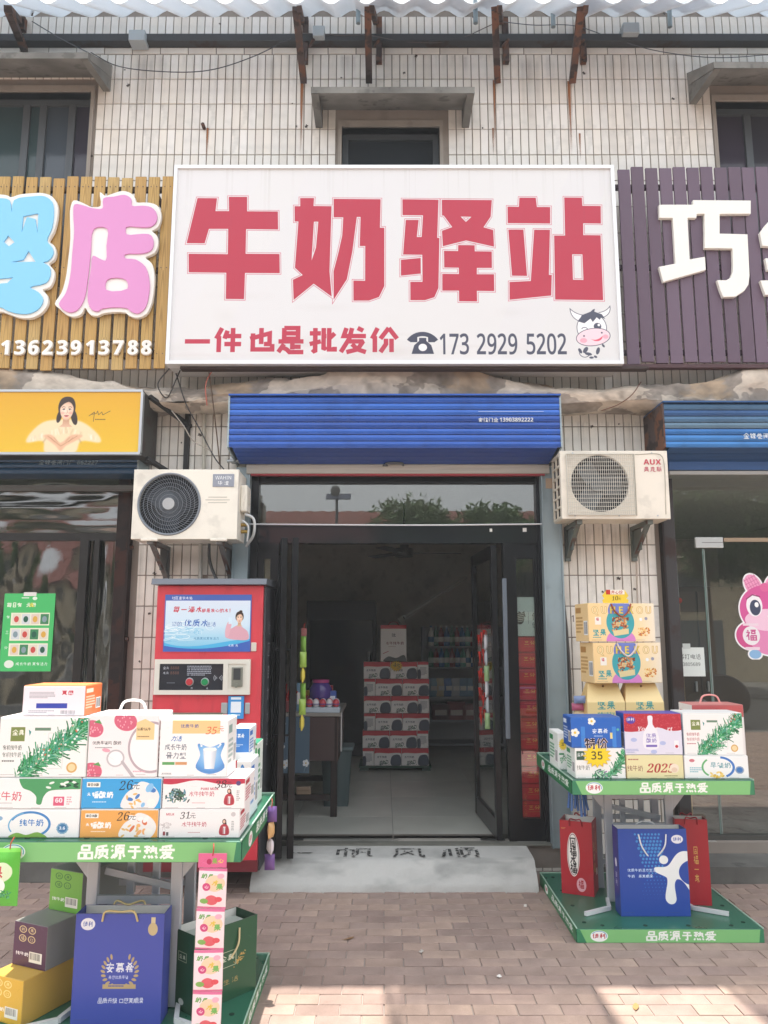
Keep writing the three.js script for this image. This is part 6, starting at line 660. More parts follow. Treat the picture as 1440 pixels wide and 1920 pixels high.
carton('cream carton reading 2025 in the middle of right stand', [1174.5, 1282], r1, 0.132, zr, 0.22, A(420, 170, (c, w, h) => { rect(c, 0, 0, w, h, '#e6dcab'); text(c, '纯牛奶', w * 0.01, h * 0.42, 44, { w: 0.08, color: '#8a5a4a', sx: 0.85, gap: 0.04 }); c.font = 'italic bold 92px serif'; c.fillStyle = '#b03a38'; c.fillText('2025', w * 0.34, h * 0.74); small(c, w * 0.03, h * 0.14, w * 0.24, 16, 1, '#a86a58'); disc(c, w * 0.84, h * 0.55, 34, 34, '#efe0cc'); disc(c, w * 0.84, h * 0.62, 22, 18, '#e3c9b0'); small(c, w * 0.66, h * 0.86, w * 0.3, 12, 1, '#a09060'); }), { side: 'kraft', top: '#e3d8a8' });
carton('red and lilac yogurt carton above the cream 2025 carton', [1170, 1279], r1 + 0.134, 0.238, zr - 0.008, 0.16, A(440, 330, (c, w, h) => { rect(c, 0, 0, w, h, '#dfdcea'); poly(c, smooth([[-20, -20], [w + 20, -20], [w + 20, h * 0.36], [w * 0.8, h * 0.42], [w * 0.6, h * 0.34], [w * 0.35, h * 0.42], [-20, h * 0.40]], 4), '#b92f3e'); for (let k = 0; k < 260; k++) disc(c, rnd() * w, rnd() * h * 0.36, 2, 2, '#e27a7a'); disc(c, w * 0.12, h * 0.16, 36, 30, '#5a44a4'); text(c, '伊', w * 0.05, h * 0.1, 28, { w: 0.12, color: '#eee' }); text(c, '利', w * 0.12, h * 0.1, 28, { w: 0.12, color: '#eee' }); c.font = 'italic bold 46px serif'; c.fillStyle = '#f0e4e6'; c.fillText('Yogurt', w * 0.22, h * 0.42); c.fillText('rt', w * 0.74, h * 0.42); poly(c, smooth([[w * 0.42, h * 0.06], [w * 0.5, h * 0.06], [w * 0.5, h * 0.26], [w * 0.58, h * 0.45], [w * 0.58, h * 0.84], [w * 0.34, h * 0.84], [w * 0.34, h * 0.45], [w * 0.42, h * 0.26]], 3), '#eceaf0'); text(c, '优质', w * 0.38, h * 0.48, 36, { w: 0.1, color: '#7a68b4' }); text(c, '酸奶', w * 0.38, h * 0.6, 36, { w: 0.1, color: '#7a68b4' }); rect(c, w * 0.37, h * 0.76, w * 0.19, 18, '#7a68b4'); for (const [x, y] of [[0.16, 0.64], [0.66, 0.72], [0.5, 0.93]]) disc(c, w * x, h * y, 24, 16, '#b3bde2'); rect(c, w * 0.86, h * 0.66, 34, 60, '#f4f0f2'); disc(c, w * 0.9, h * 0.8, 12, 12, '#c03a48'); small(c, w * 0.02, h * 0.86, w * 0.2, 34, 3, '#9aa2cc'); }), { side: 'deepblue', top: '#5a50a8' });
carton('white breakfast milk carton with oat print at right end of right stand', [1283, 1404], r1, 0.13, zr, 0.22, A(420, 170, (c, w, h) => { rect(c, 0, 0, w, h, '#eff0ee'); c.lineWidth = 16; c.strokeStyle = '#3f78c0'; c.beginPath(); c.ellipse(w * 0.55, h * 0.5, w * 0.22, h * 0.44, 0, 4.8, 7.4); c.stroke(); c.strokeStyle = '#5fae6a'; c.lineWidth = 12; c.beginPath(); c.ellipse(w * 0.5, h * 0.5, w * 0.22, h * 0.44, 0, 2.2, 4.0); c.stroke(); text(c, '早餐奶', w * 0.4, h * 0.28, 44, { w: 0.1, color: '#6aa0a8', gap: 0.06 }); for (let k = 0; k < 14; k++) disc(c, w * R(0.4, 0.62), h * R(0.72, 0.95), 13, 7, ['#e2b84a', '#efd27a'][k % 2], R(0, 3)); c.save(); c.translate(w * 0.86, h * 0.62); for (let k = 0; k < 6; k++) { c.rotate(1.047); poly(c, [[-18, 0], [18, 0], [12, 28], [-12, 28]], '#8aa0bc'); } disc(c, 0, 0, 20, 20, '#3f78b8'); c.restore(); disc(c, w * 0.12, h * 0.2, 18, 12, '#c8707a'); small(c, w * 0.08, h * 0.5, w * 0.18, 44, 3, '#7ab4c0'); }), { side: 'blue' });
carton('tall white carton with green sprigs and red lettering on right stand', [1281, 1394], r1 + 0.132, 0.242, zr - 0.012, 0.2, A(440, 300, artJin('#b0585a')), { side: 'green' });
carton('red topped carton with handle behind the tall right carton', [1300, 1398], r1, 0.40, 1.03, 0.22, A(200, 220, (c, w, h) => { rect(c, 0, 0, w, h, '#efe9e6'); rect(c, 0, 0, w, 40, '#c05a5a'); sprig(c, [[40, 60], [90, 90]], 30, 9, GR); }), { handle: '#e7a09a', top: '#c9807a', side: 'red' });
carton('narrow white carton with yellow tag at the rear left of right stand', [1046, 1066], r1, 0.22, 0.98, 0.26, A(120, 240, (c, w, h) => { rect(c, 0, 0, w, h, '#eef0ee'); star(c, w * 0.5, h * 0.3, 44, '#efd040'); c.font = 'bold 30px sans-serif'; c.fillStyle = '#333'; c.fillText('35', 42, 82); sprig(c, [[30, 180], [80, 160]], 40, 8, GR); rect(c, 10, 130, 60, 12, '#2f8a56'); }), { side: 'green' });
// nut bar gift boxes at the back
const QB = (c, w, h) => { const g = c.createLinearGradient(0, 0, w, 0); g.addColorStop(0, '#f3cf94'); g.addColorStop(0.75, '#f4d9a8'); g.addColorStop(1, '#efe2cc'); rect(c, 0, 0, w, h, '#f3d39a'); c.fillStyle = g; c.fillRect(0, 0, w, h); c.beginPath(); c.ellipse(w * 0.48, h * 0.98, w * 0.22, h * 0.3, 0, 0, 7); c.fillStyle = '#d684c4'; c.fill(); disc(c, w * 0.48, h * 0.5, w * 0.21, h * 0.42, '#3fa3aa'); c.save(); c.beginPath(); c.ellipse(w * 0.48, h * 0.2, w * 0.18, h * 0.3, 0, 0, 7); c.clip(); rect(c, 0, 0, w, h * 0.28, '#6f7fc4'); c.restore(); c.font = 'bold ' + h * 0.26 + 'px sans-serif'; 'QUHEKOU'.split('').forEach((q, i) => { c.strokeStyle = '#b58a3c'; c.lineWidth = 2.4; c.fillStyle = i > 1 && i < 5 ? '#e4d45a' : '#f3dca8'; c.fillText(q, w * (0.05 + i * 0.135), h * 0.27); c.strokeText(q, w * (0.05 + i * 0.135), h * 0.27); }); for (let k = 0; k < 90; k++) disc(c, w * R(0.36, 0.6), h * R(0.36, 0.72), R(5, 13), R(4, 8), ['#a8502e', '#c97a44', '#e2b070', '#7f3a20', '#dcc08a'][k % 5], R(0, 3)); poly(c, [[w * 0.36, h * 0.72], [w * 0.6, h * 0.66], [w * 0.6, h * 0.8], [w * 0.38, h * 0.86]], '#e2cf9a'); for (let k = 0; k < 50; k++) disc(c, w * R(0.74, 0.92), h * R(0.64, 0.84), R(4, 10), R(3, 7), ['#d8893a', '#e8b45a', '#b9602c', '#efcf8a'][k % 4], R(0, 3)); disc(c, w * 0.79, h * 0.42, 12, 12, '#eef0f0'); disc(c, w * 0.87, h * 0.40, 12, 12, '#9a9aa8'); rect(c, w * 0.1, h * 0.36, w * 0.09, h * 0.2, '#f4ece0'); text(c, '福', w * 0.115, h * 0.38, 22, { w: 0.12, color: '#c03a48' }); let x = w * 0.06; for (const q of '坚果') { text(c, q, x, h * 0.68, h * 0.17, { w: 0.13, color: '#3c9a9c' }); x += h * 0.185; } small(c, w * 0.06, h * 0.88, w * 0.15, 12, 1, '#3c9a9c'); };
const qArt = A(512, 290, QB), hArt = A(300, 420, (c, w, h) => { rect(c, 0, 0, w, h, '#f0d498'); let x = w * 0.26; for (const q of '坚果') { text(c, q, x, h * 0.36, w * 0.23, { w: 0.12, color: '#4a9a96' }); x += w * 0.25; } text(c, '奶果优质早餐', w * 0.26, h * 0.58, w * 0.075, { w: 0.11, color: '#4a9a96', gap: 0.02 }); for (const [q, col] of [[0.44, '#e9e2ee'], [0.6, '#8a7a86'], [0.76, '#e9e2ee']]) disc(c, w * q, h * 0.76, 16, 18, col); });
for (const [label, px0, px1, pyb, pyt, rz] of [['upper nut bar gift box with printed bow, top of the stack on right stand', 1098, 1229, 1203, 1131, 0.01], ['lower nut bar gift box with printed bow, second in the stack on right stand', 1108, 1242, 1281, 1205, -0.005]]) {
  const z = 0.72, yb = Y(pyb, z), yt = Y(pyt, z), xa = X(px0, yb, z), xb = X(px1, yb, z), w = xb - xa, h = yt - yb, t = thing('gift_box', label, 'gift box', [(xa + xb) / 2, yb, z - 0.13]); t.rotation.y = 0.12; t.position.z = z - 0.12;
  mesh('box_body', new RoundedBoxGeometry(w, h, 0.24, 2, 0.004).translate(0, h / 2, 0), [SIDE.kraft, SIDE.kraft, lid('#edcb92'), lid('#edcb92'), qArt, SIDE.kraft], t);
  mesh('carry_ribbon', tube([[-0.07, h - 0.004, 0.121], [-0.05, h - 0.05, 0.127], [0.0, h - 0.09, 0.13], [0.05, h - 0.05, 0.127], [0.07, h - 0.004, 0.121]], 0.006, 20), STD(rz > 0 ? '#9a4a2e' : '#d9c9c0', 0.5), t);
}
{ const t = thing('price_tag', 'yellow price card reading 10 standing on the topmost nut bar box', 'price tag', [X(1153, 2.0, 0.70), Y(1131, 0.72) + 0.002, 0.70]); mesh('card', extrude([[-0.085, 0], [0.085, 0], [0.09, 0.02], [0.075, 0.03], [0.09, 0.05], [0.065, 0.09], [-0.06, 0.088], [-0.09, 0.05], [-0.075, 0.03], [-0.09, 0.02]], 0.002), STD('#e9c93a', 0.5), t); mesh('print', new THREE.PlaneGeometry(0.17, 0.09).translate(0, 0.045, 0.0032), new THREE.MeshStandardMaterial({ transparent: true, map: print(256, 136, (c) => { rect(c, 34, 0, 190, 48, '#eee6d8'); rect(c, 34, 0, 44, 48, '#c0392b'); text(c, '开心价', 84, 6, 40, { w: 0.14, color: '#b5523e', gap: 0.04 }); hand(c, '10', 84, 64, 58); }) }), t); }
for (const [label, px0, px1] of [['left house shaped nut box under the nut bar stack', 1101, 1172], ['right house shaped nut box beside the rusty post', 1173, 1245]]) {
  const z = 0.70, yb = TRAY + 0.19, yt = Y(1282, z), xa = X(px0, 1.25, z), xb = X(px1, 1.25, z), w = xb - xa, h = yt - yb, d = 0.2, t = thing('gift_box', label, 'gift box', [(xa + xb) / 2, yb, z - d / 2]);
  const hs = h * 0.62, P = [], U = [], q = (a, b, c, e, uv) => { for (const [p, u] of [[a, 0], [b, 1], [c, 2], [a, 0], [c, 2], [e, 3]]) { P.push(...p); U.push(...uv[u]); } };
  const g = (pts, uv) => { const o = new THREE.BufferGeometry(); P.length = U.length = 0; q(...pts, uv); o.setAttribute('position', new THREE.BufferAttribute(new Float32Array(P), 3)); o.setAttribute('uv', new THREE.BufferAttribute(new Float32Array(U), 2)); o.computeVertexNormals(); return o; };
  const a = w / 2, b = d / 2, s = w / 2 * 0.78, k = b * 0.28, uv = [[0, 0], [1, 0], [1, 0.62], [0, 0.62]];
  mesh('front_panel', [g([[-a, 0, b], [a, 0, b], [a, hs, b], [-a, hs, b]], uv), g([[-a, hs, b], [a, hs, b], [s, h, k], [-s, h, k]], [[0, 0.62], [1, 0.62], [0.89, 1], [0.11, 1]])], hArt, t);
  mesh('side_panel', [g([[a, 0, b], [a, 0, -b], [a, hs, -b], [a, hs, b]], uv), g([[-a, 0, -b], [-a, 0, b], [-a, hs, b], [-a, hs, -b]], uv), g([[a, hs, b], [a, hs, -b], [s, h, -k], [s, h, k]], uv), g([[-a, hs, -b], [-a, hs, b], [-s, h, k], [-s, h, -k]], uv)], STD('#f2cf8c', 0.5, { map: dirtT }), t);
  mesh('back_panel', [g([[a, 0, -b], [-a, 0, -b], [-a, hs, -b], [a, hs, -b]], uv), g([[a, hs, -b], [-a, hs, -b], [-s, h, -k], [s, h, -k]], uv)], STD('#ecca8c', 0.5), t);
  mesh('top_strip', bx(-s, s, h - 0.004, h + 0.002, -k, k), STD('#e9c684', 0.5), t); mesh('base_panel', bx(-a + 0.002, a - 0.002, 0.001, 0.004, -b + 0.002, b - 0.002), STD('#e9c684', 0.5), t); mesh('bead_clasp', new THREE.SphereGeometry(0.008, 8, 6).translate(0, h - 0.02, k + 0.012), STD('#8a6a3a', 0.5), t);
}
carton('plain kraft carton lifting the house shaped nut boxes', [1100, 1246], r1, 0.188, 0.70, 0.22, lid('#e6c48a'), { side: 'kraft', top: '#e2c088' });
{ const z = 0.60, t = thing('snack_bundle', 'bundle of coloured snack sachets left of the house shaped nut box', 'snacks', [X(1088, 1.2, z), TRAY + 0.001, z]); for (let k = 0; k < 8; k++) mesh('sachet', pillow(0.08, 0.05, 0.03, 5, 5).rotateZ(R(-0.6, 0.6)).rotateY(-0.5).translate(R(-0.02, 0.02), 0.05 + k * 0.05, R(-0.02, 0.04)), STD(['#c9884a', '#d9c29a', '#b85a7a', '#7a8ab0'][k % 4], 0.35), t); mesh('tray_box', rb(0.09, 0.03, 0.12, 0, 0.015, 0, 0.004), STD('#d9c29a', 0.6), t); }

// ---------- paper gift bags ----------
function bag(label, px, pyb, pyt, z, d, art, sideMat, o = {}) {
  const yb = o.y ?? BASE + 0.001, yt = Y(pyt, z), ym = (yb + yt) / 2, x0 = X(px[0], ym, z), x1 = X(px[1], ym, z), w = x1 - x0, h = yt - yb, th = 0.003, t = thing('gift_bag', label, 'gift bag', [(x0 + x1) / 2, yb, z - d / 2], o.ry || 0);
  const inner = STD('#dedbd4', 0.7);
  mesh('front_panel', [bx(-w / 2, w / 2, 0, h, d / 2 - th, d / 2)], sideMat, t); mesh('front_print', new THREE.PlaneGeometry(w - 0.002, h - 0.002).translate(0, h / 2, d / 2 + 0.0008), art, t); mesh('back_panel', bx(-w / 2, w / 2, 0, h, -d / 2, -d / 2 + th), sideMat, t);
  for (const k of [-1, 1]) { const f = 0.03; mesh('side_gusset', [extrude([[-d / 2 + th, 0], [d / 2 - th, 0], [d / 2 - th, h], [-d / 2 + th, h]], th).rotateY(Math.PI / 2).translate(k > 0 ? w / 2 - th : -w / 2, 0, 0)], sideMat, t); if (o.sideArt) mesh('side_print', new THREE.PlaneGeometry(d - 0.01, h - 0.01).rotateY(k * Math.PI / 2).translate(k * (w / 2 + 0.001), h / 2, 0), o.sideArt, t); }
  mesh('base_card', bx(-w / 2 + th, w / 2 - th, 0.001, 0.005, -d / 2 + th, d / 2 - th), inner, t); mesh('top_fold', [bx(-w / 2 + 0.004, w / 2 - 0.004, h - 0.045, h - 0.0005, d / 2 - th - 0.0022, d / 2 - th - 0.0005), bx(-w / 2 + 0.004, w / 2 - 0.004, h - 0.045, h - 0.0005, -d / 2 + th + 0.0005, -d / 2 + th + 0.0022)], inner, t);
  if (o.content) mesh('content', rb(w * 0.9, 0.03, d * 0.85, 0, h * 0.86, 0, 0.006), o.content, t);
  const hc = o.handle || STD('#d9c79a', 0.6); for (const k of [1, -1]) mesh('cord_handle', tube(k > 0 || o.limp ? [[-w * 0.2, h - 0.03, k * (d / 2 + 0.003)], [-w * 0.16, h + (o.limp ? 0.012 : -0.10), k * (d / 2 + 0.012)], [0, h + (o.limp ? 0.004 : -0.17), k * (d / 2 - 0.01)], [w * 0.16, h + (o.limp ? 0.012 : -0.10), k * (d / 2 + 0.012)], [w * 0.2, h - 0.03, k * (d / 2 + 0.003)]] : [[-w * 0.2, h - 0.03, -d / 2 - 0.003], [-w * 0.1, h + 0.01, -d / 2 - 0.004], [w * 0.1, h + 0.01, -d / 2 - 0.004], [w * 0.2, h - 0.03, -d / 2 - 0.003]], 0.0045, 24), hc, t);
  return t;
}
const oval = (c, x, y, r) => { disc(c, x, y, r * 1.25, r * 0.9, '#e9e9ee'); text(c, '伊', x - r * 0.85, y - r * 0.42, r * 0.8, { w: 0.13, color: '#5a6ab0' }); text(c, '利', x + r * 0.05, y - r * 0.42, r * 0.8, { w: 0.13, color: '#5a6ab0' }); };
bag('royal blue gift bag with gold laurel emblem under left stand', [137, 305], 1915, 1713, 2.44, 0.11, A(620, 640, (c, w, h) => { rect(c, 0, 0, w, h, '#4452ab'); oval(c, 86, 60, 40); rect(c, w - 92, 20, 30, 60, '#d8c8a0'); disc(c, w - 78, 90, 34, 38, '#cdb98a'); const gd = '#bda676'; for (const k of [-1, 1]) for (let i = 0; i < 9; i++) { const a = 0.5 + i * 0.26; const x = w / 2 + 15 + k * 118 * Math.sin(a), y = h * 0.52 + 96 * Math.cos(a); disc(c, x, y, 17, 8, gd, k * (1.2 - a)); } rect(c, w / 2 - 100, h * 0.64, 230, 26, gd); small(c, w / 2 - 60, h * 0.65, 150, 12, 1, '#3646a0'); let x = w / 2 - 84; for (const q of '安慕希') { text(c, q, x, h * 0.44, 62, { w: 0.12, color: '#e9eaf2' }); x += 68; } text(c, '希感优质早餐', w / 2 - 62, h * 0.56, 22, { w: 0.11, color: '#cfd4ee', gap: 0.05 }); text(c, '品质升级', w / 2 - 128, h * 0.76, 33, { w: 0.12, color: '#dde0f0', gap: 0.02 }); text(c, '口感更顺滑', w / 2 + 18, h * 0.76, 33, { w: 0.12, color: '#dde0f0', gap: 0.02 }); }), STD('#3a479a', 0.5), { handle: STD('#d2bd86', 0.6), limp: 1 });
bag('dark green gift bag standing behind the pink sachet strip', [322, 470], 1915, 1738, 2.26, 0.16, A(380, 560, (c, w, h) => { rect(c, 0, 0, w, h, '#1f5034'); c.strokeStyle = '#b8c0a4'; c.lineWidth = 4; c.strokeRect(w * 0.36, h * 0.36, w * 0.3, h * 0.2); text(c, '金', w * 0.39, h * 0.4, 46, { w: 0.1, color: '#d9dcc6' }); text(c, '典', w * 0.52, h * 0.4, 46, { w: 0.1, color: '#d9dcc6' }); sprig(c, [[w * 0.66, h * 0.56], [w * 0.8, h * 0.44]], 30, 9, ['#b08a44', '#c9a860']); text(c, '有机生活', w * 0.2, h * 0.72, 38, { w: 0.08, color: '#b89a5a', gap: 0.35 }); }), STD('#1c4a30', 0.5), { ry: 0.85, content: STD('#cfd5cc', 0.6), sideArt: A(200, 520, (c, w, h) => { rect(c, 0, 0, w, h, '#1c4a30'); c.strokeStyle = '#b8c0a4'; c.lineWidth = 4; c.strokeRect(w * 0.3, h * 0.26, w * 0.4, 60); text(c, '金', w * 0.34, h * 0.29, 30, { color: '#d9dcc6' }); text(c, '典', w * 0.51, h * 0.29, 30, { color: '#d9dcc6' }); disc(c, w * 0.5, h * 0.9, 26, 22, '#c9d0c4'); }) });
bag('bright blue gift bag with white running figure on right stand', [1161, 1291], 1717, 1554, 1.17, 0.11, A(520, 640, (c, w, h) => { rect(c, 0, 0, w, h, '#1f47a0'); for (let j = 0; j < 22; j++) for (let i = 0; i < 16; i++) { const v = j / 21, x = 130 + i * 26 + (v < 0.5 ? j * 6 : (21 - j) * 8) + (j % 2) * 13, r = Math.max(0, 11 - Math.abs(v - 0.2) * 14); if (x < w * 0.62 + j * 3 && r > 1) disc(c, x, 40 + j * 26, r, r, j < 12 ? '#3f8fd0' : '#2f74c4'); } oval(c, w - 72, 76, 36); c.fillStyle = '#eef0ee'; c.beginPath(); c.moveTo(w, 165); c.bezierCurveTo(w - 100, 150, w - 110, 250, w - 160, 275); c.bezierCurveTo(w - 200, 290, w - 250, 270, w - 258, 292); c.bezierCurveTo(w - 262, 330, w - 190, 335, w - 165, 360); c.bezierCurveTo(w - 150, 400, w - 190, 470, w - 180, 520); c.bezierCurveTo(w - 160, 570, w - 100, 560, w - 100, 510); c.bezierCurveTo(w - 104, 450, w - 120, 400, w - 90, 372); c.bezierCurveTo(w - 50, 360, w - 20, 420, w, 450); c.lineTo(w, 410); c.bezierCurveTo(w - 90, 380, w - 100, 270, w, 235); c.closePath(); c.fill(); disc(c, w - 182, 228, 34, 32, '#eef0ee'); let x = 62; for (const q of '优质牛奶活力生活') { text(c, q, x, 292, 25, { w: 0.12, color: '#cfe0f4' }); x += 27; } x = 62; for (const q of '牛奶营养更顺滑') { if (GLYPH[q]) { text(c, q, x, 336, 25, { w: 0.12, color: '#cfe0f4' }); } x += 27; } }), STD('#1b3d8c', 0.45), { handle: STD('#e9e9ea', 0.5), sideArt: A(140, 560, (c, w, h) => { rect(c, 0, 0, w, h, '#1b3d8c'); disc(c, w / 2, 230, 24, 30, '#e6eaf2'); text(c, '伊', 46, 290, 44, { color: '#dfe6f2' }); text(c, '利', 46, 340, 44, { color: '#dfe6f2' }); }) });
const redArt = (big) => A(420, 640, (c, w, h) => { rect(c, 0, 0, w, h, '#b01f2c'); if (big) { disc(c, w * 0.4, h * 0.46, 82, 190, '#f1ece6'); c.lineWidth = 6; c.strokeStyle = '#7a1a22'; c.beginPath(); c.ellipse(w * 0.4, h * 0.46, 72, 178, 0, 0, 7); c.stroke(); let y = h * 0.23; for (const q of '同福水福') { if (GLYPH[q]) text(c, q, w * 0.29, y, 88, { w: 0.13, color: '#2a2222' }); y += 74; } disc(c, w * 0.62, h * 0.86, 62, 60, '#e2a8b0'); text(c, '福', w * 0.53, h * 0.8, 70, { w: 0.12, color: '#b01f2c' }); small(c, w * 0.04, h * 0.1, 60, 16, 2, '#d8a860'); } else { let y = h * 0.2; for (const q of '送三分福大家') { text(c, q, w * 0.16, y, 60, { w: 0.08, color: '#d2a24c' }); y += 66; } y = h * 0.32; for (const q of '同福一家') { text(c, q, w * 0.52, y, 62, { w: 0.1, color: '#dfb45c' }); y += 68; } } });
const redSide = A(260, 640, (c, w, h) => { rect(c, 0, 0, w, h, '#a81d2a'); let y = h * 0.28; for (const q of '全家福') { text(c, q, w * 0.12, y, 78, { w: 0.11, color: '#dcb45a' }); y += 96; } y = h * 0.16; for (const q of '送同福') { text(c, q, w * 0.58, y, 62, { w: 0.08, color: '#cf9a48' }); y += 70; } rect(c, w * 0.6, h * 0.68, 60, 60, '#e6d6d2'); small(c, w * 0.2, h * 0.06, 90, 20, 2, '#d8a860'); });
bag('red gift bag with white oval emblem, left one on right stand base', [1062, 1122], 1683, 1540, 0.80, 0.17, redArt(true), STD('#a51c29', 0.35), { ry: -0.42, limp: 1, handle: STD('#9a1a26', 0.5), content: STD('#cfc9c2', 0.6), sideArt: redSide });
bag('red gift bag with gold characters, behind the bright blue bag', [1272, 1331], 1700, 1536, 0.98, 0.10, redArt(false), STD('#a51c29', 0.35), { ry: -0.12, limp: 1, handle: STD('#9a1a26', 0.5) });
// cartons stacked under the left stand, end panels to the street
{ const endArt = (bg, ac) => A(220, 300, (c, w, h) => { rect(c, 0, 0, w, h, bg); for (let k = 0; k < 4; k++) { c.strokeStyle = ac; c.lineWidth = 6; c.beginPath(); c.arc(60 + 60 * (k % 2), 46 + 62 * (k >> 1), 22, 0, 7); c.stroke(); text(c, '奶果福口'[k], 48 + 60 * (k % 2), 34 + 62 * (k >> 1), 24, { color: ac }); } rect(c, 110, 190, 84, 72, '#e9e6da'); for (let k = 0; k < 14; k++) rect(c, 116 + k * 5, 196, R(1, 3.4), 46, '#555'); text(c, '纯牛奶', 20, 200, 28, { w: 0.12, color: '#eee', gap: 0.02 }); });
  for (const [label, x, y, z, ry, bg, ac, side] of [['yellow ended milk carton lowest under left stand', -1.54, BASE + 0.001, 2.26, -0.42, '#dcae3a', '#f2d98a', '#c9a24a'], ['purple ended milk carton in the middle under left stand', -1.49, BASE + 0.183, 2.17, -0.42, '#4e2f4a', '#cdb98a', '#8b8a84'], ['lime green ended milk carton topmost under left stand', -1.40, BASE + 0.365, 2.03, -0.42, '#71b043', '#3f7a34', '#8f9089']]) {
    const t = thing('milk_carton', label, 'carton', [x, y, z], ry); mesh('carton_body', new RoundedBoxGeometry(0.2, 0.18, 0.36, 2, 0.003).translate(0, 0.09, 0), [lid(side), lid(side), lid(side), lid(side), endArt(bg, ac), lid(side)], t); mesh('lid_flap', [bx(-0.097, 0.097, 0.179, 0.181, -0.175, -0.002), bx(-0.097, 0.097, 0.179, 0.181, 0.002, 0.175)], lid(side), t); } }
// hanging strips of sachets
function strip(label, px, pyt, z, n, w, h, art, top, o = {}) { const yt = Y(pyt, z), t = thing('sachet_strip', label, 'snack strip', [X(px, yt, z), yt, z], o.ry || 0); const m = typeof art === 'string' ? STD(art, 0.3) : art;
  if (top) mesh('header_card', bx(-w / 2, w / 2, -0.055, 0, -0.001, 0.001), top, t); const y0 = top ? -0.057 : 0; for (let k = 0; k < n; k++) mesh('sachet', pillow(w, h, o.t || 0.022, 8, 8).rotateY(R(-0.06, 0.06) + (o.twist || 0) * Math.sin(k * 2.1)).rotateZ(R(-0.02, 0.02)).translate(R(-0.004, 0.004), y0 - h * (k + 0.5), R(-0.003, 0.006)), Array.isArray(m) ? m[k % m.length] : m, t); mesh('hook_tie', tube([[0, -0.01, 0], [0.004, 0.02, 0.004], [0, 0.035, -0.01]], 0.0025, 10), STD('#b03a30', 0.5), t); return t; }
const pinkArt = A(200, 330, (c, w, h) => { rect(c, 0, 0, w, h, '#ecd9dc'); rect(c, 0, 0, w, 22, '#d86f96'); rect(c, 0, h - 16, w, 16, '#d86f96'); text(c, '奶', 14, 40, 44, { w: 0.14, color: '#5f9a4a', slant: 0.2 }); text(c, '果', 60, 46, 44, { w: 0.14, color: '#5f9a4a', slant: 0.2 }); disc(c, 120, 120, 70, 66, '#e9c9a8'); disc(c, 60, 150, 30, 32, '#c9487a'); text(c, '心', 46, 134, 30, { w: 0.14, color: '#f2dce4' }); text(c, '水', 96, 88, 52, { w: 0.16, color: '#d8b84a', slant: 0.15 }); text(c, '果', 130, 120, 52, { w: 0.16, color: '#6fae5a' }); disc(c, 100, 258, 46, 42, '#d8606a'); disc(c, 150, 250, 26, 22, '#d8505a'); disc(c, 46, 268, 30, 22, '#7fae5a'); disc(c, 160, 60, 24, 20, '#e8a9b8'); });
strip('pink fruit candy sachet strip hanging from left stand tray', 399, 1600, 2.70, 4, 0.115, 0.152, pinkArt, A(160, 80, (c, w, h) => { rect(c, 0, 0, w, h, '#d9648f'); disc(c, 62, 46, 14, 16, '#b02a5a'); text(c, '果', 76, 26, 34, { w: 0.14, color: '#7fae4a' }); text(c, '心', 112, 26, 30, { w: 0.14, color: '#e8d060' }); }));
strip('purple and orange snack strip hanging from left stand side', 509, 1512, 1.96, 4, 0.05, 0.075, [STD('#6a4a8a', 0.3), STD('#c9a06a', 0.3), STD('#d8d0d4', 0.3)], null, { twist: 1.3, t: 0.034 });
{ const z = 2.70, t = thing('snack_pack', 'green snack packet hanging at the left end of left stand tray', 'snack packet', [X(8, 0.8, z), Y(1590, z), z]); mesh('packet', pillow(0.13, 0.22, 0.04, 8, 8).translate(0, -0.11, 0), A(180, 300, (c, w, h) => { rect(c, 0, 0, w, h, '#59b23c'); disc(c, 90, 120, 60, 50, '#d8e6c0'); disc(c, 70, 190, 46, 40, '#e9efe4'); text(c, '果', 40, 90, 60, { w: 0.14, color: '#c04a4a' }); rect(c, 0, 0, w, 20, '#7ccf50'); sprig(c, [[40, 220], [140, 240]], 40, 10, GR); }), t); mesh('hook_tie', tube([[0.02, -0.01, 0], [0.024, 0.02, 0.004], [0.03, 0.04, -0.01]], 0.0025, 10), STD('#b03a30', 0.5), t); }
{ const z = 1.05, t = thing('cloth_rag', 'blue rag hanging under the front left corner of right stand tray', 'rag', [X(1082, 0.75, z), 0.78, z]); for (let k = 0; k < 7; k++) mesh('fold', tube([[(k - 3) * 0.015, 0, 0], [(k - 3) * 0.017, -0.08, 0.01 * (k % 3)], [(k - 3) * 0.02, -R(0.12, 0.18), 0.012]], 0.008, 8), STD(['#4a6aa0', '#5a7ab0', '#3f5f95'][k % 3], 0.9), t); }

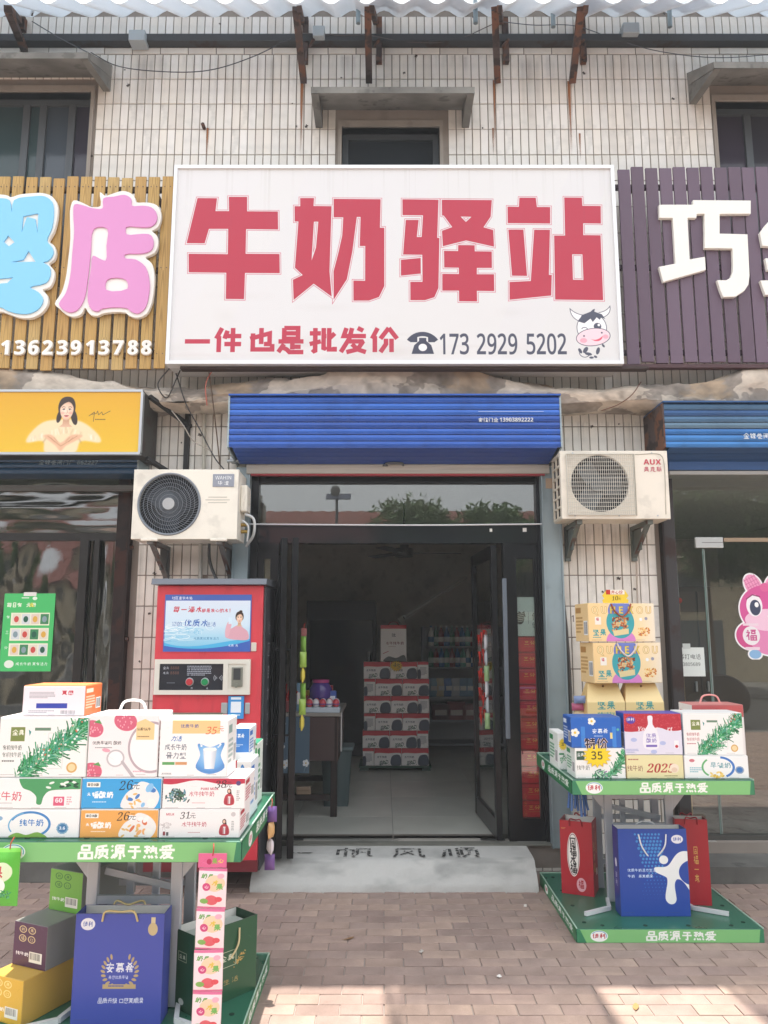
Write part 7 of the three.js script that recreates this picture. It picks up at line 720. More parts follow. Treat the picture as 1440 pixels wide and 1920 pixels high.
// ---------- inside the milk shop ----------
{ const fl = FL + 0.001; // the tall stack of red and white milk cartons on a green pallet
  const z = -3.05, yb = Y(1436, z), p = thing('pallet_board', 'dark green board under the tall stack of milk cartons', 'pallet', [X(741, fl, z), fl, z - 0.25]); mesh('deck', rb(0.82, yb - fl - 0.032, 0.55, 0, (yb - fl + 0.03) / 2, 0, 0.004), STD('#1c4a36', 0.5), p); mesh('runner', [bx(-0.4, -0.3, 0, 0.029, -0.26, 0.26), bx(0.3, 0.4, 0, 0.029, -0.26, 0.26)], STD('#173c2c', 0.6), p);
  const front = A(360, 220, (c, w, h) => { rect(c, 0, 0, w, h, '#f2eeec'); rect(c, 0, 0, w, h * 0.3, '#cc2f3e'); poly(c, smooth([[0, h * 0.3], [w * 0.5, h * 0.28], [w, h * 0.3], [w, h * 0.5], [w * 0.6, h * 0.34], [0, h * 0.5]], 4), '#f2eeec'); text(c, '水牛纯奶', w * 0.1, h * 0.42, w * 0.09, { w: 0.1, color: '#4a4a5a', sx: 0.9 }); poly(c, smooth([[w * 0.62, h * 0.96], [w * 0.64, h * 0.5], [w * 0.74, h * 0.38], [w * 0.94, h * 0.4], [w * 0.98, h * 0.96]], 4), '#3a4456'); for (let k = 0; k < 20; k++) line(c, [[w * (0.66 + k * 0.015), h * 0.46], [w * (0.66 + k * 0.015), h * 0.9]], k % 2 ? '#55607a' : '#2c3444', 3); sprig(c, [[w * 0.2, h * 0.86], [w * 0.5, h * 0.8]], 50, 12, ['#3c5a4a', '#5a7a64', '#6a6a72']); });
  const endT = A(170, 220, (c, w, h) => { rect(c, 0, 0, w, h, '#f0ecea'); rect(c, 0, 0, w, h * 0.16, '#cc2f3e'); small(c, w * 0.2, h * 0.3, w * 0.6, h * 0.5, 8, '#8a8a92'); poly(c, smooth([[0, h * 0.5], [w * 0.24, h * 0.44], [w * 0.26, h], [0, h]], 3), '#3a4456'); });
  const rows = 6, hh = (Y(1241, z) - yb) / rows, xl = X(682, 1, z), g3 = 0.31, ge = 0.13, gf = new RoundedBoxGeometry(g3 - 0.004, hh - 0.003, 0.2, 1, 0.003).translate(0, hh / 2, 0), gd = new RoundedBoxGeometry(ge - 0.004, hh - 0.003, 0.31, 1, 0.003).translate(0, hh / 2, 0), rd = lid('#b23442'), sd = SIDE.red;
  let proto = {}; const where = ['bottom', 'second', 'third', 'fourth', 'fifth', 'top'];
  for (let r = 0; r < rows; r++) { let x = xl + R(-0.006, 0.006) - (r < 2 ? 0.01 : 0); const seq = r % 2 ? [1, 1, 0] : [0, 1, 1]; seq.forEach((f, i) => { const w = f ? g3 : ge, label = (f ? 'red and white buffalo milk carton ' : 'narrow end of a milk carton ') + (['at the left end', 'in the middle', 'at the right end'][i]) + ' of the ' + where[r] + ' row indoors'; const pos = [x + w / 2, yb + r * hh, z - (f ? 0.1 : 0.155) + R(-0.004, 0.004)]; if (!proto[f]) { const t = thing('milk_carton', label, 'carton', pos, 0, 'milk cartons of the tall stack indoors'); mesh('carton_body', f ? gf : gd, [sd, sd, rd, rd, f ? front : endT, sd], t); mesh('tape_strip', bx(-w / 2 + 0.01, w / 2 - 0.01, hh - 0.0012, hh + 0.0002, -0.02, 0.02), lid('#d8cdb4'), t); proto[f] = t; } else dup(proto[f], pos, label); x += w; }); }
  const yt = yb + rows * hh, tall = A(300, 420, (c, w, h) => { rect(c, 0, 0, w, h, '#f2eeec'); rect(c, 0, 0, w, h * 0.1, '#cc2f3e'); text(c, '优', w * 0.43, h * 0.22, 46, { w: 0.12, color: '#4a4a55' }); text(c, '水牛纯牛奶', w * 0.2, h * 0.45, 38, { w: 0.1, color: '#8a4a52' }); small(c, w * 0.3, h * 0.58, w * 0.4, 8, 1, '#a88'); poly(c, smooth([[w * 0.1, h * 0.98], [w * 0.3, h * 0.86], [w * 0.6, h * 0.9], [w * 0.9, h * 0.82], [w * 0.98, h]], 4), '#3f4a4c'); line(c, [[w * 0.1, h * 0.78], [w * 0.3, h * 0.72]], '#b23442', 6); });
  { const t = thing('milk_carton', 'upright milk carton standing alone on top of the indoor stack', 'carton', [X(738, 1.6, z), yt + 0.001, z - 0.1]); const w = X(763, 1.6, z) - X(714, 1.6, z), h = Y(1172, z) - yt; mesh('carton_body', new RoundedBoxGeometry(w, h, 0.14, 2, 0.003).translate(0, h / 2, 0), [sd, sd, rd, rd, tall, sd], t); mesh('carry_handle', tube([[-0.06, h, 0], [-0.04, h + 0.03, 0], [0.04, h + 0.03, 0], [0.06, h, 0]], 0.005, 16), STD('#b23442', 0.5), t); }
  { const t = thing('price_tag', 'yellow starburst tag reading 45 on the indoor milk stack', 'price tag', [X(743, 1.4, z + 0.02), Y(1249, z), z + 0.012]); mesh('card', new THREE.PlaneGeometry(0.17, 0.17), new THREE.MeshStandardMaterial({ transparent: true, roughness: 0.5, side: THREE.DoubleSide, map: print(160, 160, (c) => { star(c, 80, 80, 58, '#e0b82a'); hand(c, '4', 40, 40, 60); c.font = 'italic 62px serif'; c.fillStyle = '#333'; c.fillText('5', 82, 104); }) }), t); mesh('adhesive_pad', bx(-0.02, 0.02, -0.02, 0.02, -0.006, -0.001), whitePaintM, t); }
}
{ // counter by the entrance
  const x0 = -0.98, x1 = -0.39, z0 = -1.75, z1 = -0.80, yt = 1.04, wm = STD('#6a4a3a', 0.6, { map: rustT }), t = thing('counter_table', 'wooden counter table with brown front board inside the left doorway', 'table', [(x0 + x1) / 2, FL, (z0 + z1) / 2]), ox = t.position.x, oz = t.position.z, w = x1 - x0, d = z1 - z0, h = yt - FL;
  mesh('tabletop', rb(w + 0.04, 0.03, d + 0.04, 0, h - 0.015, 0, 0.004), STD('#8f8c86', 0.4), t); mesh('front_board', rb(0.34, 0.36, 0.015, w / 2 - 0.2, h - 0.215, d / 2 + 0.01, 0.003), STD('#43302f', 0.55), t); mesh('side_board', bx(w / 2 - 0.01, w / 2, h - 0.4, h - 0.031, -d / 2, d / 2), STD('#4a3733', 0.55), t);
  for (const [a, b] of [[1, 1], [1, -1], [-1, 1], [-1, -1]]) mesh('leg', rb(0.055, h - 0.031, 0.055, a * (w / 2 - 0.035), (h - 0.031) / 2, b * (d / 2 - 0.035), 0.004), wm, t); mesh('stretcher', [bx(-w / 2 + 0.07, w / 2 - 0.07, 0.13, 0.18, d / 2 - 0.055, d / 2 - 0.015), bx(-w / 2 + 0.07, w / 2 - 0.07, 0.13, 0.18, -d / 2 + 0.015, -d / 2 + 0.055)], wm, t); mesh('steel_edge', bx(w / 2 + 0.021, w / 2 + 0.03, h - 0.32, h + 0.0, d / 2 - 0.1, d / 2), aluM, t);
  const cl = mesh('tablecloth', [bx(-0.17, 0.17, -0.46, 0.0, 0, 0.006)], STD('#ffffff', 0.8, { map: print(256, 320, (c) => { rect(c, 0, 0, 256, 320, '#4f6577'); for (let k = 0; k < 9; k++) { const x = R(20, 236), y = R(20, 300); for (let q = 0; q < 5; q++) disc(c, x + 13 * Math.cos(q * 1.257), y + 13 * Math.sin(q * 1.257), 9, 9, '#d9dde0'); disc(c, x, y, 5, 5, '#c9b070'); line(c, [[x, y + 14], [x - 12, y + 50]], '#7f95a0', 3); } }) })); cl.position.set(-0.80, yt - 0.03, z1 + 0.036); tag(cl, 'blue flowered cloth hanging over the front of the counter table', 'tablecloth');
  const jar = thing('candy_jar', 'purple candy jar with pink lid on the counter table', 'jar', [-0.56, yt + 0.09, -1.0]); mesh('glass_body', new THREE.LatheGeometry([[0, 0], [0.085, 0], [0.1, 0.03], [0.1, 0.1], [0.075, 0.14], [0.07, 0.15]].map((p) => new THREE.Vector2(...p)), 24), STD('#4f3a86', 0.15), jar); mesh('lid', cyl(0.075, 0.025, 0, 0.165, 0, 24), STD('#a83a78', 0.4), jar);
  const pk = thing('egg_tray', 'tray of red white and blue surprise eggs on the counter table', 'sweets', [-0.53, yt + 0.001, -0.87]); mesh('tray', rb(0.3, 0.045, 0.16, 0, 0.0225, 0, 0.005), STD('#b9c6d2', 0.4), pk); for (let j = 0; j < 2; j++) for (let i = 0; i < 5; i++) { const e = mesh('egg', new THREE.SphereGeometry(0.03, 14, 10).scale(1, 1.28, 1).translate(-0.115 + i * 0.0575, 0.075, 0.035 - j * 0.065), STD(['#c4424e', '#dcd9dc'][(i + j) % 2], 0.3), pk); mesh('band', new THREE.TorusGeometry(0.0292, 0.004, 6, 18).rotateX(1.57).translate(-0.115 + i * 0.0575, 0.07, 0.035 - j * 0.065), STD('#3a4a9a', 0.4), e); }
  for (const [label, x, z, w2, h2, a, b] of [['pink and white sweet box stacked behind the surprise eggs', -0.62, -1.08, 0.12, 0.12, '#c85a78', '#ece4e6'], ['blue biscuit box standing behind the surprise eggs', -0.475, -1.0, 0.1, 0.17, '#3a5aa8', '#e6eaf2'], ['red wafer box behind the purple candy jar', -0.55, -1.25, 0.16, 0.2, '#b83238', '#efdcc0'], ['yellow noodle cup box at the back of the counter table', -0.75, -1.2, 0.16, 0.16, '#d8a83a', '#b83238']]) { const t2 = thing('sweet_box', label, 'box', [x, yt + 0.001, z], R(-0.3, 0.3)); mesh('body', rb(w2, h2, 0.09, 0, h2 / 2, 0, 0.004), STD(a, 0.4), t2); mesh('label_patch', bx(-w2 * 0.38, w2 * 0.38, h2 * 0.3, h2 * 0.75, 0.0452, 0.047), STD(b, 0.45), t2); }
  const cb = thing('card_box', 'small pale blue counter box beside the surprise eggs', 'box', [-0.73, yt + 0.001, -0.95]); mesh('body', rb(0.07, 0.24, 0.06, 0, 0.12, 0, 0.003), STD('#6f93ac', 0.5), cb); mesh('label_card', bx(-0.028, 0.028, 0.06, 0.16, 0.0305, 0.032), whitePaintM, cb);
  const rt = thing('red_sweets', 'bunch of red sweets standing in a cup on the counter table', 'sweets', [-0.84, yt + 0.001, -0.9]); mesh('cup', cyl(0.05, 0.09, 0, 0.045, 0, 18, 0.06), STD('#7a2f34', 0.4), rt); mesh('stick', Array.from({ length: 22 }, () => rod([R(-0.03, 0.03), 0.07, R(-0.03, 0.03)], [R(-0.1, 0.1), R(0.14, 0.24), R(-0.06, 0.06)], 0.007, 6)), STD('#a82a2c', 0.4), rt);
  const sc = thing('small_scale', 'low grey weighing scale on the front edge of the counter table', 'scale', [-0.87, yt + 0.001, -0.83 - 0.2]); mesh('body', rb(0.2, 0.05, 0.18, 0, 0.025, 0, 0.008), STD('#8b8e90', 0.4), sc); mesh('plate', rb(0.18, 0.008, 0.16, 0, 0.06, 0, 0.003), aluM, sc);
  const bin = thing('bin', 'grey green plastic bin with lid under the counter table', 'bin', [-0.43, FL, -1.32]); mesh('tub', new THREE.CylinderGeometry(0.19, 0.15, 0.48, 4, 1).rotateY(Math.PI / 4).translate(0, 0.24, 0), STD('#48585a', 0.5), bin); mesh('lid', [rb(0.31, 0.035, 0.31, 0, 0.5, 0, 0.012), rb(0.12, 0.02, 0.05, 0, 0.525, 0.08, 0.006)], STD('#566668', 0.5), bin);
  const brk = thing('brick_block', 'pale wooden block on the stretcher of the counter table', 'block', [-0.68, FL + 0.182, -0.832]); mesh('body', rb(0.12, 0.06, 0.05, 0, 0.03, 0, 0.004), STD('#8f7a66', 0.8), brk); mesh('groove', bx(-0.05, 0.05, 0.028, 0.032, 0.0252, 0.0262), STD('#5a4a3c', 0.9), brk);
}
strip('green candy packet strip on the inner left door leaf', 570, 1178, 0.36, 6, 0.05, 0.11, [STD('#6f9a3a', 0.35), STD('#8fae4a', 0.35), STD('#c9b84a', 0.35)], STD('#a86a6a', 0.5), { twist: 1.2, t: 0.034, ry: -0.6 });
strip('mixed candy packet strip on the outer left door leaf', 553, 1160, 0.34, 6, 0.03, 0.11, [STD('#8a9a4a', 0.35), STD('#b0683c', 0.35), STD('#c9c2a4', 0.35)], null, { twist: 1.2, t: 0.03, ry: -1.1 });
{ const z = -0.16, t = strip('white and green packet strip on the right door leaf', 911, 1190, z, 6, 0.04, 0.12, [STD('#c9c9cc', 0.35), STD('#a9b0b4', 0.35), STD('#8fae7a', 0.35)], null, { twist: 1.2, t: 0.03, ry: 0.8 });
  const c = thing('pepper_string', 'string of red pepper ornaments on the right door leaf', 'ornament', [X(903, 1.6, -0.24), Y(1182, -0.24), -0.24]); mesh('string', rod([0, -0.72, 0], [0, 0.06, 0], 0.003), STD('#7a2a24', 0.6), c); for (let k = 0; k < 5; k++) for (let q = 0; q < 4; q++) { const a = q * 1.57 + k; mesh('pepper', new THREE.ConeGeometry(0.014, 0.09, 8).rotateX(Math.PI).translate(0.022 * Math.cos(a), -0.04 - k * 0.15 - 0.02 * q, 0.022 * Math.sin(a)), STD('#b32a22', 0.3), c); } }
{ // stack of red cartons behind the right side light
  const front = A(300, 180, (c, w, h) => { rect(c, 0, 0, w, h, '#d8303c'); rect(c, 0, 0, w, 8, '#8f1820'); let x = 70; for (const q of '三分闷福') { text(c, q, x, 52, 46, { w: 0.12, color: '#f0c860' }); x += 52; } small(c, 70, 118, 190, 10, 1, '#c98a4a'); c.strokeStyle = '#8f1c26'; c.lineWidth = 3; c.strokeRect(10, 16, w - 20, h - 26); }), m = lid('#9a1f2a'); let proto; const ord = ['bottom', 'second', 'third', 'fourth', 'fifth', 'sixth', 'seventh', 'eighth', 'ninth', 'tenth', 'eleventh', 'top'];
  const z = -0.085, y0 = FL + 0.16, y1 = Y(1163, z), n = 12, h = (y1 - y0) / n, w = 0.27, base = thing('stack_base', 'dark plinth under the red cartons behind the right side light', 'plinth', [1.16, FL, z - 0.12]); mesh('body', rb(0.28, y0 - FL - 0.001, 0.24, 0, (y0 - FL) / 2, 0, 0.004), blackM, base); mesh('toe', bx(-0.13, 0.13, 0.0, 0.02, 0.12, 0.13), blackM, base);
  for (let k = 0; k < n; k++) { const label = 'red gift carton with gold characters, ' + ord[k] + (k && k < n - 1 ? ' from below' : ' one') + ' behind the right side light', pos = [1.155 + R(-0.006, 0.006), y0 + k * h, z - 0.1 + R(-0.006, 0.006)]; if (!proto) { proto = thing('gift_carton', label, 'carton', pos, 0, 'red gift cartons behind the right side light'); mesh('carton_body', new RoundedBoxGeometry(w, h - 0.002, 0.2, 2, 0.003).translate(0, h / 2, 0), [m, m, m, m, front, m], proto); mesh('lid_edge', bx(-w / 2 + 0.006, w / 2 - 0.006, h - 0.03, h - 0.027, 0.1003, 0.1016), STD('#7f1820', 0.5), proto); } else dup(proto, pos, label); }
  const ps = thing('price_slip', 'white barcode slip on the topmost red gift carton', 'label', [1.09, y1 - 0.03, z + 0.004]); mesh('slip', new THREE.PlaneGeometry(0.07, 0.045).translate(0, 0, 0.0025), paper(print(112, 72, (c) => { rect(c, 0, 0, 112, 72, '#e6e4e0'); for (let k = 0; k < 18; k++) rect(c, 14 + k * 5, 12, R(1, 3.4), 40, '#333'); })), ps);
}
{ // shelves along the back wall
  const z = -4.6, x0 = X(795, 1.5, z), x1 = X(908, 1.5, z) + 0.25, t = thing('wall_shelf', 'dark metal goods shelf along the back wall of the shop', 'shelf', [(x0 + x1) / 2, FL, z - 0.2]), w = x1 - x0, ys = [0.06, 0.36, 0.66, 1.05, 1.33], m = STD('#8a8e92', 0.5, { metalness: 0.2 });
  for (const k of [-1, 1]) mesh('upright', bx(k * w / 2 - 0.02, k * w / 2 + 0.02, 0, 1.62, -0.2, 0.2), m, t); ys.forEach((y) => mesh('shelf_board', bx(-w / 2 + 0.021, w / 2 - 0.021, y, y + 0.03, -0.2, 0.2), m, t)); mesh('back_panel', bx(-w / 2 + 0.021, w / 2 - 0.021, 0.1, 1.62, -0.21, -0.203), STD('#b0b3b3', 0.7), t);
  const bot = [['#3f7a5f', '#cfe0d6'], ['#3f74b0', '#e9edf0'], ['#ecece8', '#5a8ab0'], ['#9a4a50', '#ece4dc'], ['#6ab0a0', '#f0f0ea']].map(([a, b], i) => { const g = thing('bottle', '', 'bottle'); scene.remove(g); mesh('body', new THREE.LatheGeometry([[0, 0], [0.038, 0], [0.04, 0.02], [0.04, 0.15], [0.03, 0.19], [0.014, 0.22], [0.014, 0.25]].map((p) => new THREE.Vector2(...p)), 14), STD(a, 0.2), g); mesh('cap', cyl(0.017, 0.025, 0, 0.262, 0, 12), STD(b, 0.4), g); mesh('label_sleeve', new THREE.CylinderGeometry(0.0408, 0.0408, 0.07, 14, 1, true).translate(0, 0.09, 0), STD(b, 0.5), g); return g; });
  const col = ['green', 'blue', 'white', 'red', 'teal']; used.set('bottle', 0);
  let n = 0; for (const [row, y] of [[0, 1.05], [1, 1.33]]) for (let i = 0; i < 13; i++) { const k = (i * 3 + row * 2 + (i >> 2)) % 5; const c = bot[k].clone(); c.name = numbered('bottle'); c.userData = {}; tag(c, col[k] + ' bottle, ' + ['first','second','third','fourth','fifth','sixth','seventh','eighth','ninth','tenth','eleventh','twelfth','thirteenth'][i] + ' from the left on the ' + (row ? 'top' : 'fourth') + ' board of the dark back shelf', 'bottle', 'bottles on the dark back shelf'); c.position.set(x0 + 0.1 + i * (w - 0.2) / 12, FL + y + 0.031, z - 0.1 + R(-0.05, 0.05)); scene.add(c); }
  const bagc = ['#8ab0c6', '#d9ceb0', '#4a74b0', '#c0c6cc', '#7fa0bc'], names = ['grey blue', 'beige', 'navy', 'silver', 'slate']; for (let i = 0; i < 9; i++) { const s = thing('snack_pack', names[i % 5] + (i < 5 ? ' packet in the left half of the third' : ' packet in the right half of the third') + ' board of the dark shelf', 'snack packet', [x0 + 0.13 + i * (w - 0.26) / 8, FL + 0.691, z - 0.08], R(-0.2, 0.2), 'packets on the dark back shelf'); mesh('packet', pillow(0.13, 0.24, 0.06, 6, 6).translate(0, 0.12, 0), STD(bagc[i % 5], 0.35), s); mesh('label_patch', bx(-0.04, 0.04, 0.08, 0.14, 0.029, 0.032), whitePaintM, s); }
  for (let i = 0; i < 4; i++) { const s = thing('shelf_carton', ['dark red', 'red', 'pink', 'blue'][i] + ' carton on the second board of the dark back shelf', 'carton', [x0 + 0.22 + i * (w - 0.44) / 3, FL + 0.391, z - 0.1]); mesh('body', rb(0.24, 0.2 + 0.03 * (i % 2), 0.2, 0, 0.1 + 0.015 * (i % 2), 0, 0.004), STD(['#5a2428', '#7a2f34', '#9a6a6a', '#2f4a6a'][i], 0.5), s); mesh('label_patch', bx(-0.08, 0.08, 0.06, 0.13, 0.1003, 0.102), STD('#c9c0b8', 0.5), s); }
  const l = thing('stair_beam', 'slanting pale underside beam of a stair at the back of the shop', 'stair', [0.5, 2.2, -4.3]); mesh('beam', bar([X(748, 1.9, -4.3) - 0.5, Y(1165, -4.3) - 2.2, 0], [X(860, 2.3, -4.3) - 0.5, Y(1092, -4.3) - 2.2, 0], 0.07, 0.3), STD('#cfcfc8', 0.8), l); mesh('soffit', bar([X(748, 1.9, -4.3) - 0.44, Y(1165, -4.3) - 2.16, 0.0], [X(860, 2.3, -4.3) - 0.44, Y(1092, -4.3) - 2.16, 0.0], 0.04, 0.9), STD('#9a9a95', 0.9), l);
  const cab = thing('fridge', 'tall dark drinks cabinet standing left of the indoor milk stack', 'cabinet', [X(640, 1.2, -4.2), FL, -4.4]); mesh('carcass', rb(0.9, 1.95, 0.6, 0, 0.975, 0, 0.01), STD('#25282b', 0.4), cab); mesh('door_pane', bx(-0.4, 0.4, 0.15, 1.7, 0.301, 0.305), STD('#1a1e22', 0.1), cab); mesh('pull_handle', rod([0.36, 0.7, 0.33], [0.36, 1.3, 0.33], 0.012), aluM, cab);
}
{ const z = -2.4, y = Y(1036, z), t = thing('ceiling_fan', 'dark ceiling fan hanging inside the doorway', 'fan', [X(758, y, z), y, z]); mesh('down_rod', rod([0, 0.05, 0], [0, 3.135 - y, 0], 0.012), blackM, t); mesh('motor', [cyl(0.1, 0.09, 0, 0, 0, 24), cyl(0.05, 0.05, 0, 0.07, 0, 16)], STD('#4a4c4e', 0.4), t); for (let k = 0; k < 3; k++) { const b = mesh('blade', bx(0.1, 0.62, -0.006, 0.0, -0.055, 0.055).rotateX(0.15).rotateY(k * 2.094 + 0.1), STD('#55585a', 0.5), t); mesh('blade_arm', bx(0.06, 0.16, -0.012, -0.007, -0.015, 0.015).rotateY(k * 2.094 + 0.1), aluM, b); } }

// ---------- across the street, seen in the glass ----------
{ const leafG = (() => { const g = new THREE.BufferGeometry(), p = [], q = 0.5; for (let k = 0; k < 9; k++) { const a = R(0, 6.3), x = R(-0.17, 0.17), y = R(-0.17, 0.17), z = R(-0.17, 0.17), u = V(Math.cos(a), R(-0.6, 0.6), Math.sin(a)).normalize(), v = V(R(-1, 1), R(-0.2, 1), R(-1, 1)).cross(u).normalize(); const s = R(0.04, 0.065), A1 = [x + u.x * s * 1.6, y + u.y * s * 1.6, z + u.z * s * 1.6], B = [x + v.x * s * q, y + v.y * s * q, z + v.z * s * q], C = [x - u.x * s * 1.6, y - u.y * s * 1.6, z - u.z * s * 1.6], D = [x - v.x * s * q, y - v.y * s * q, z - v.z * s * q]; p.push(...A1, ...B, ...C, ...A1, ...C, ...D); } g.setAttribute('position', new THREE.BufferAttribute(new Float32Array(p), 3)); g.computeVertexNormals(); return uvm(g); })();
  const leafM = new THREE.MeshPhysicalMaterial({ color: '#4f6b2f', roughness: 0.8, transmission: 0.3, thickness: 0, side: THREE.DoubleSide });
  const tree = (label, x, z, h, r, n) => { const t = thing('street_tree', label, 'tree', [x, 0, z]); mesh('trunk', [new THREE.CylinderGeometry(0.06, 0.14, h * 0.6, 10).translate(0, h * 0.3, 0), rod([0, h * 0.5, 0], [r * 0.5, h * 0.75, 0.1], 0.05), rod([0, h * 0.5, 0], [-r * 0.5, h * 0.78, -0.2], 0.05), rod([0, h * 0.55, 0], [0.1, h * 0.85, r * 0.3], 0.045)], STD('#5a4a3c', 0.95), t);
    const im = new THREE.InstancedMesh(leafG, leafM, n), o = new THREE.Object3D(), lob = Array.from({ length: 9 }, () => [R(-0.7, 0.7) * r, h * 0.72 + R(-0.22, 0.28) * h * 0.6, R(-0.7, 0.7) * r, R(0.35, 0.6) * r]); for (let i = 0; i < n; i++) { const l = lob[i % 9], d = V(R(-1, 1), R(-1, 1), R(-1, 1)).normalize().multiplyScalar(l[3] * Math.pow(rnd(), 0.4)); o.position.set(l[0] + d.x, l[1] + d.y * 0.8, l[2] + d.z); o.rotation.set(R(0, 6), R(0, 6), R(0, 6)); o.scale.setScalar(R(0.7, 1.5)); o.updateMatrix(); im.setMatrixAt(i, o.matrix); } im.name = 'crown'; im.userData.kind = 'stuff'; im.castShadow = im.receiveShadow = true; t.add(im); };
  tree('broad street tree mirrored in the middle of the transom', 2.1, 16.6, 6.1, 2.3, 3000); tree('street tree mirrored at the right end of the transom', 5.8, 17.2, 6.0, 1.7, 2000); tree('small street tree mirrored left in the transom', -1.5, 17.9, 5.0, 0.9, 900); tree('street tree mirrored in the right shop window', 9.6, 16.8, 6.6, 2.6, 2600); tree('street tree mirrored in the left shop window', -11.5, 16.8, 5.4, 1.8, 1600);
  const b = thing('opposite_house', 'long low house across the street with brown tiled roof, mirrored in the glass', 'building', [0, 0, 22]); mesh('wall', uvm(bx(-26, 26, 0, 4.6, -0.5, 6)), STD('#dccfb4', 0.9, { map: dirtT }), b); const rf = []; for (let k = 0; k < 200; k++) rf.push(bar([-26 + k * 0.26 + 0.13, 4.55, -1.3], [-26 + k * 0.26 + 0.13, 6.55, 2.6], k % 2 ? 0.258 : 0.25, k % 2 ? 0.1 : 0.16)); mesh('roof', rf, STD('#6f4038', 0.8), b); mesh('eave_board', bx(-26.2, 26.2, 4.4, 4.55, -1.35, -1.25), STD('#5a3f36', 0.8), b);
  for (let k = 0; k < 9; k++) { const x = -22 + k * 5.4, w = mesh('window', [bx(x - 1.2, x + 1.2, 2.5, 3.9, -0.56, -0.503)], STD('#4a4a44', 0.5), b); mesh('pane', bx(x - 1.1, x + 1.1, 2.6, 3.8, -0.58, -0.563), STD('#26302f', 0.1), w); mesh('shop_door', bx(x - 1.6, x + 1.6, 0.1, 2.2, -0.56, -0.503), STD(['#5b6a70', '#4f4a44', '#6a5f4c'][k % 3], 0.6), b); }
  structure('far_pavement', uvm(bx(-40, 40, -0.3, 0.05, 15.92, 21.5), 1), concreteM);
  const l = thing('street_lamp', 'street lamp with round head and solar panel mirrored in the transom', 'street lamp', [-1.45, 0, 17.3]); mesh('pole', new THREE.CylinderGeometry(0.04, 0.08, 5.95, 12).translate(0, 2.97, 0), STD('#5a6066', 0.5), l); mesh('lamp_head', [new THREE.SphereGeometry(0.15, 18, 12).scale(1, 1.2, 0.5).translate(-0.05, 6.08, 0)], STD('#30343a', 0.4), l); mesh('solar_panel', bx(-0.38, 0.38, -0.015, 0.015, -0.16, 0.16).rotateX(-0.7).translate(0.05, 5.9, 0), STD('#28344e', 0.3), l);
  // parked car, mirrored in the right shop window
  const c = thing('parked_car', 'dark parked car mirrored in the right shop window', 'car', [4.6, 0, 9.6]), pm = STD('#23262c', 0.25, { metalness: 0.4 }); mesh('body', new THREE.ExtrudeGeometry(shape(smooth([[-2.2, 0.3], [2.2, 0.3], [2.25, 0.62], [2.0, 0.86], [1.2, 0.95], [0.5, 1.42], [-1.1, 1.45], [-1.75, 1.0], [-2.2, 0.92]], 5)), { depth: 1.6, bevelEnabled: true, bevelSize: 0.06, bevelThickness: 0.08, bevelSegments: 3 }).translate(0, 0, -0.8), pm, c); for (const x of [-1.35, 1.35]) for (const z of [-0.82, 0.82]) { const w = mesh('wheel', cyl(0.32, 0.2, 0, 0, 0, 24).rotateX(1.57).translate(x, 0.32, z), blackM, c); mesh('rim', cyl(0.19, 0.21, 0, 0, 0, 16).rotateX(1.57).translate(x, 0.32, z), aluM, w); } mesh('side_window', [extrude([[-1.0, 1.0], [0.95, 1.0], [0.42, 1.36], [-0.9, 1.38]], 0.01).translate(0, 0, -0.893), extrude([[-1.0, 1.0], [0.95, 1.0], [0.42, 1.36], [-0.9, 1.38]], 0.01).translate(0, 0, 0.884)], STD('#0f1316', 0.05), c); for (const z of [-0.6, 0.6]) mesh('tail_light', rb(0.08, 0.14, 0.3, -2.24, 0.8, z, 0.02), STD('#a82a24', 0.2), c);
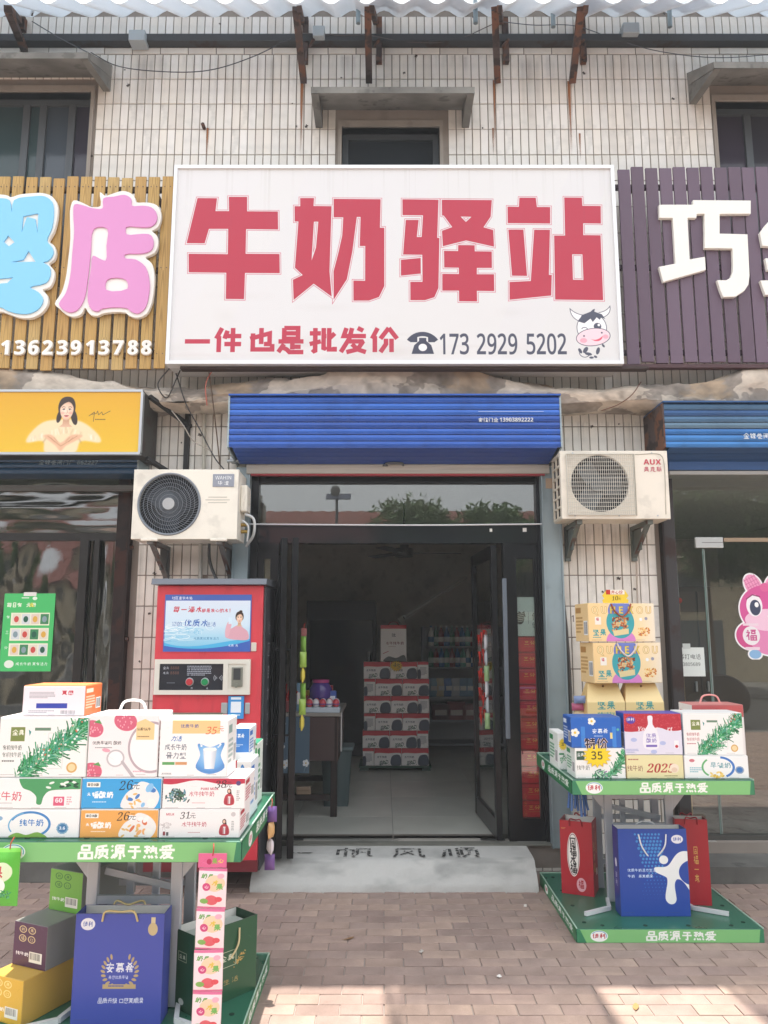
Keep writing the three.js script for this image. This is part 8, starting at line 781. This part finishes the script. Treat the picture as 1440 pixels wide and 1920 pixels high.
  // unseen solar water heaters added on the roof edge to shade the pavement in front of the step
  const heater = thing('added_shade_heater', 'unseen solar water heater added above the shop sign to shade the pavement', 'water heater', [0.28, 7.14, 0.56]); mesh('tank', cyl(0.22, 1.1, 0, 0, 0, 20).rotateZ(Math.PI / 2).translate(0, 0.95, -0.3), aluM, heater); mesh('tube_panel', Array.from({ length: 16 }, (_, k) => rod([-0.46 + k * 0.061, 0.80, -0.2], [-0.46 + k * 0.061, 0.2, 0.55], 0.024, 8)), STD('#23304a', 0.2), heater); mesh('frame', [rod([-0.5, -0.3, -0.4], [-0.5, 0.85, -0.35], 0.02), rod([0.5, -0.3, -0.4], [0.5, 0.85, -0.35], 0.02), rod([-0.5, -0.4, 0.1], [-0.5, 0.25, 0.5], 0.02), rod([0.5, -0.4, 0.1], [0.5, 0.25, 0.5], 0.02), rod([-0.5, 0.2, 0.56], [0.5, 0.2, 0.56], 0.02)], galvM, heater);
  dup(heater, [1.95, 7.14, 0.52], 'unseen solar water heater added above the right hood to shade the pavement');
}

// litter on the pavers
for (const [px, py, label, col] of [[936, 1833, 'small white paper scrap on the pavers near the sunlit strip', '#efece6'], [790, 1786, 'small grey bottle cap on the pavers in front of the step', '#b9b3ab'], [1192, 1888, 'dry leaf lying on the sunlit pavers at the right', '#9a7a4a'], [655, 1760, 'dry brown leaf on the pavers left of the step front', '#8a6a48'], [985, 1700, 'torn paper bit on the pavers near the step right corner', '#ddd6cc']]) {
  const a = (960 - py) / F, s = EYE.y / -(a * CO + SI), z = EYE.z - s * (CO - a * SI), x = X(px, 0, z), leaf = /leaf/.test(label), t = thing(leaf ? 'fallen_leaf' : 'litter', label, leaf ? 'leaf' : 'litter', [x, 0.002, z], rnd() * 6);
  const g = leaf ? extrude(smooth([[-0.035, 0], [-0.01, 0.014], [0.02, 0.01], [0.038, 0], [0.02, -0.011], [-0.01, -0.013]], 3), 0.0015).rotateX(-Math.PI / 2 + 0.15) : rb(0.022, 0.006, 0.017, 0, 0.004, 0, 0.002).rotateZ(0.2); mesh(leaf ? 'blade' : 'scrap', g, STD(col, 0.8), t); mesh(leaf ? 'stalk' : 'fold', leaf ? rod([0.03, 0.003, 0], [0.055, 0.006, 0.004], 0.001, 5) : bx(-0.006, 0.008, 0.007, 0.011, -0.005, 0.004), STD(col, 0.7), t);
}

renderer.render(scene, camera);
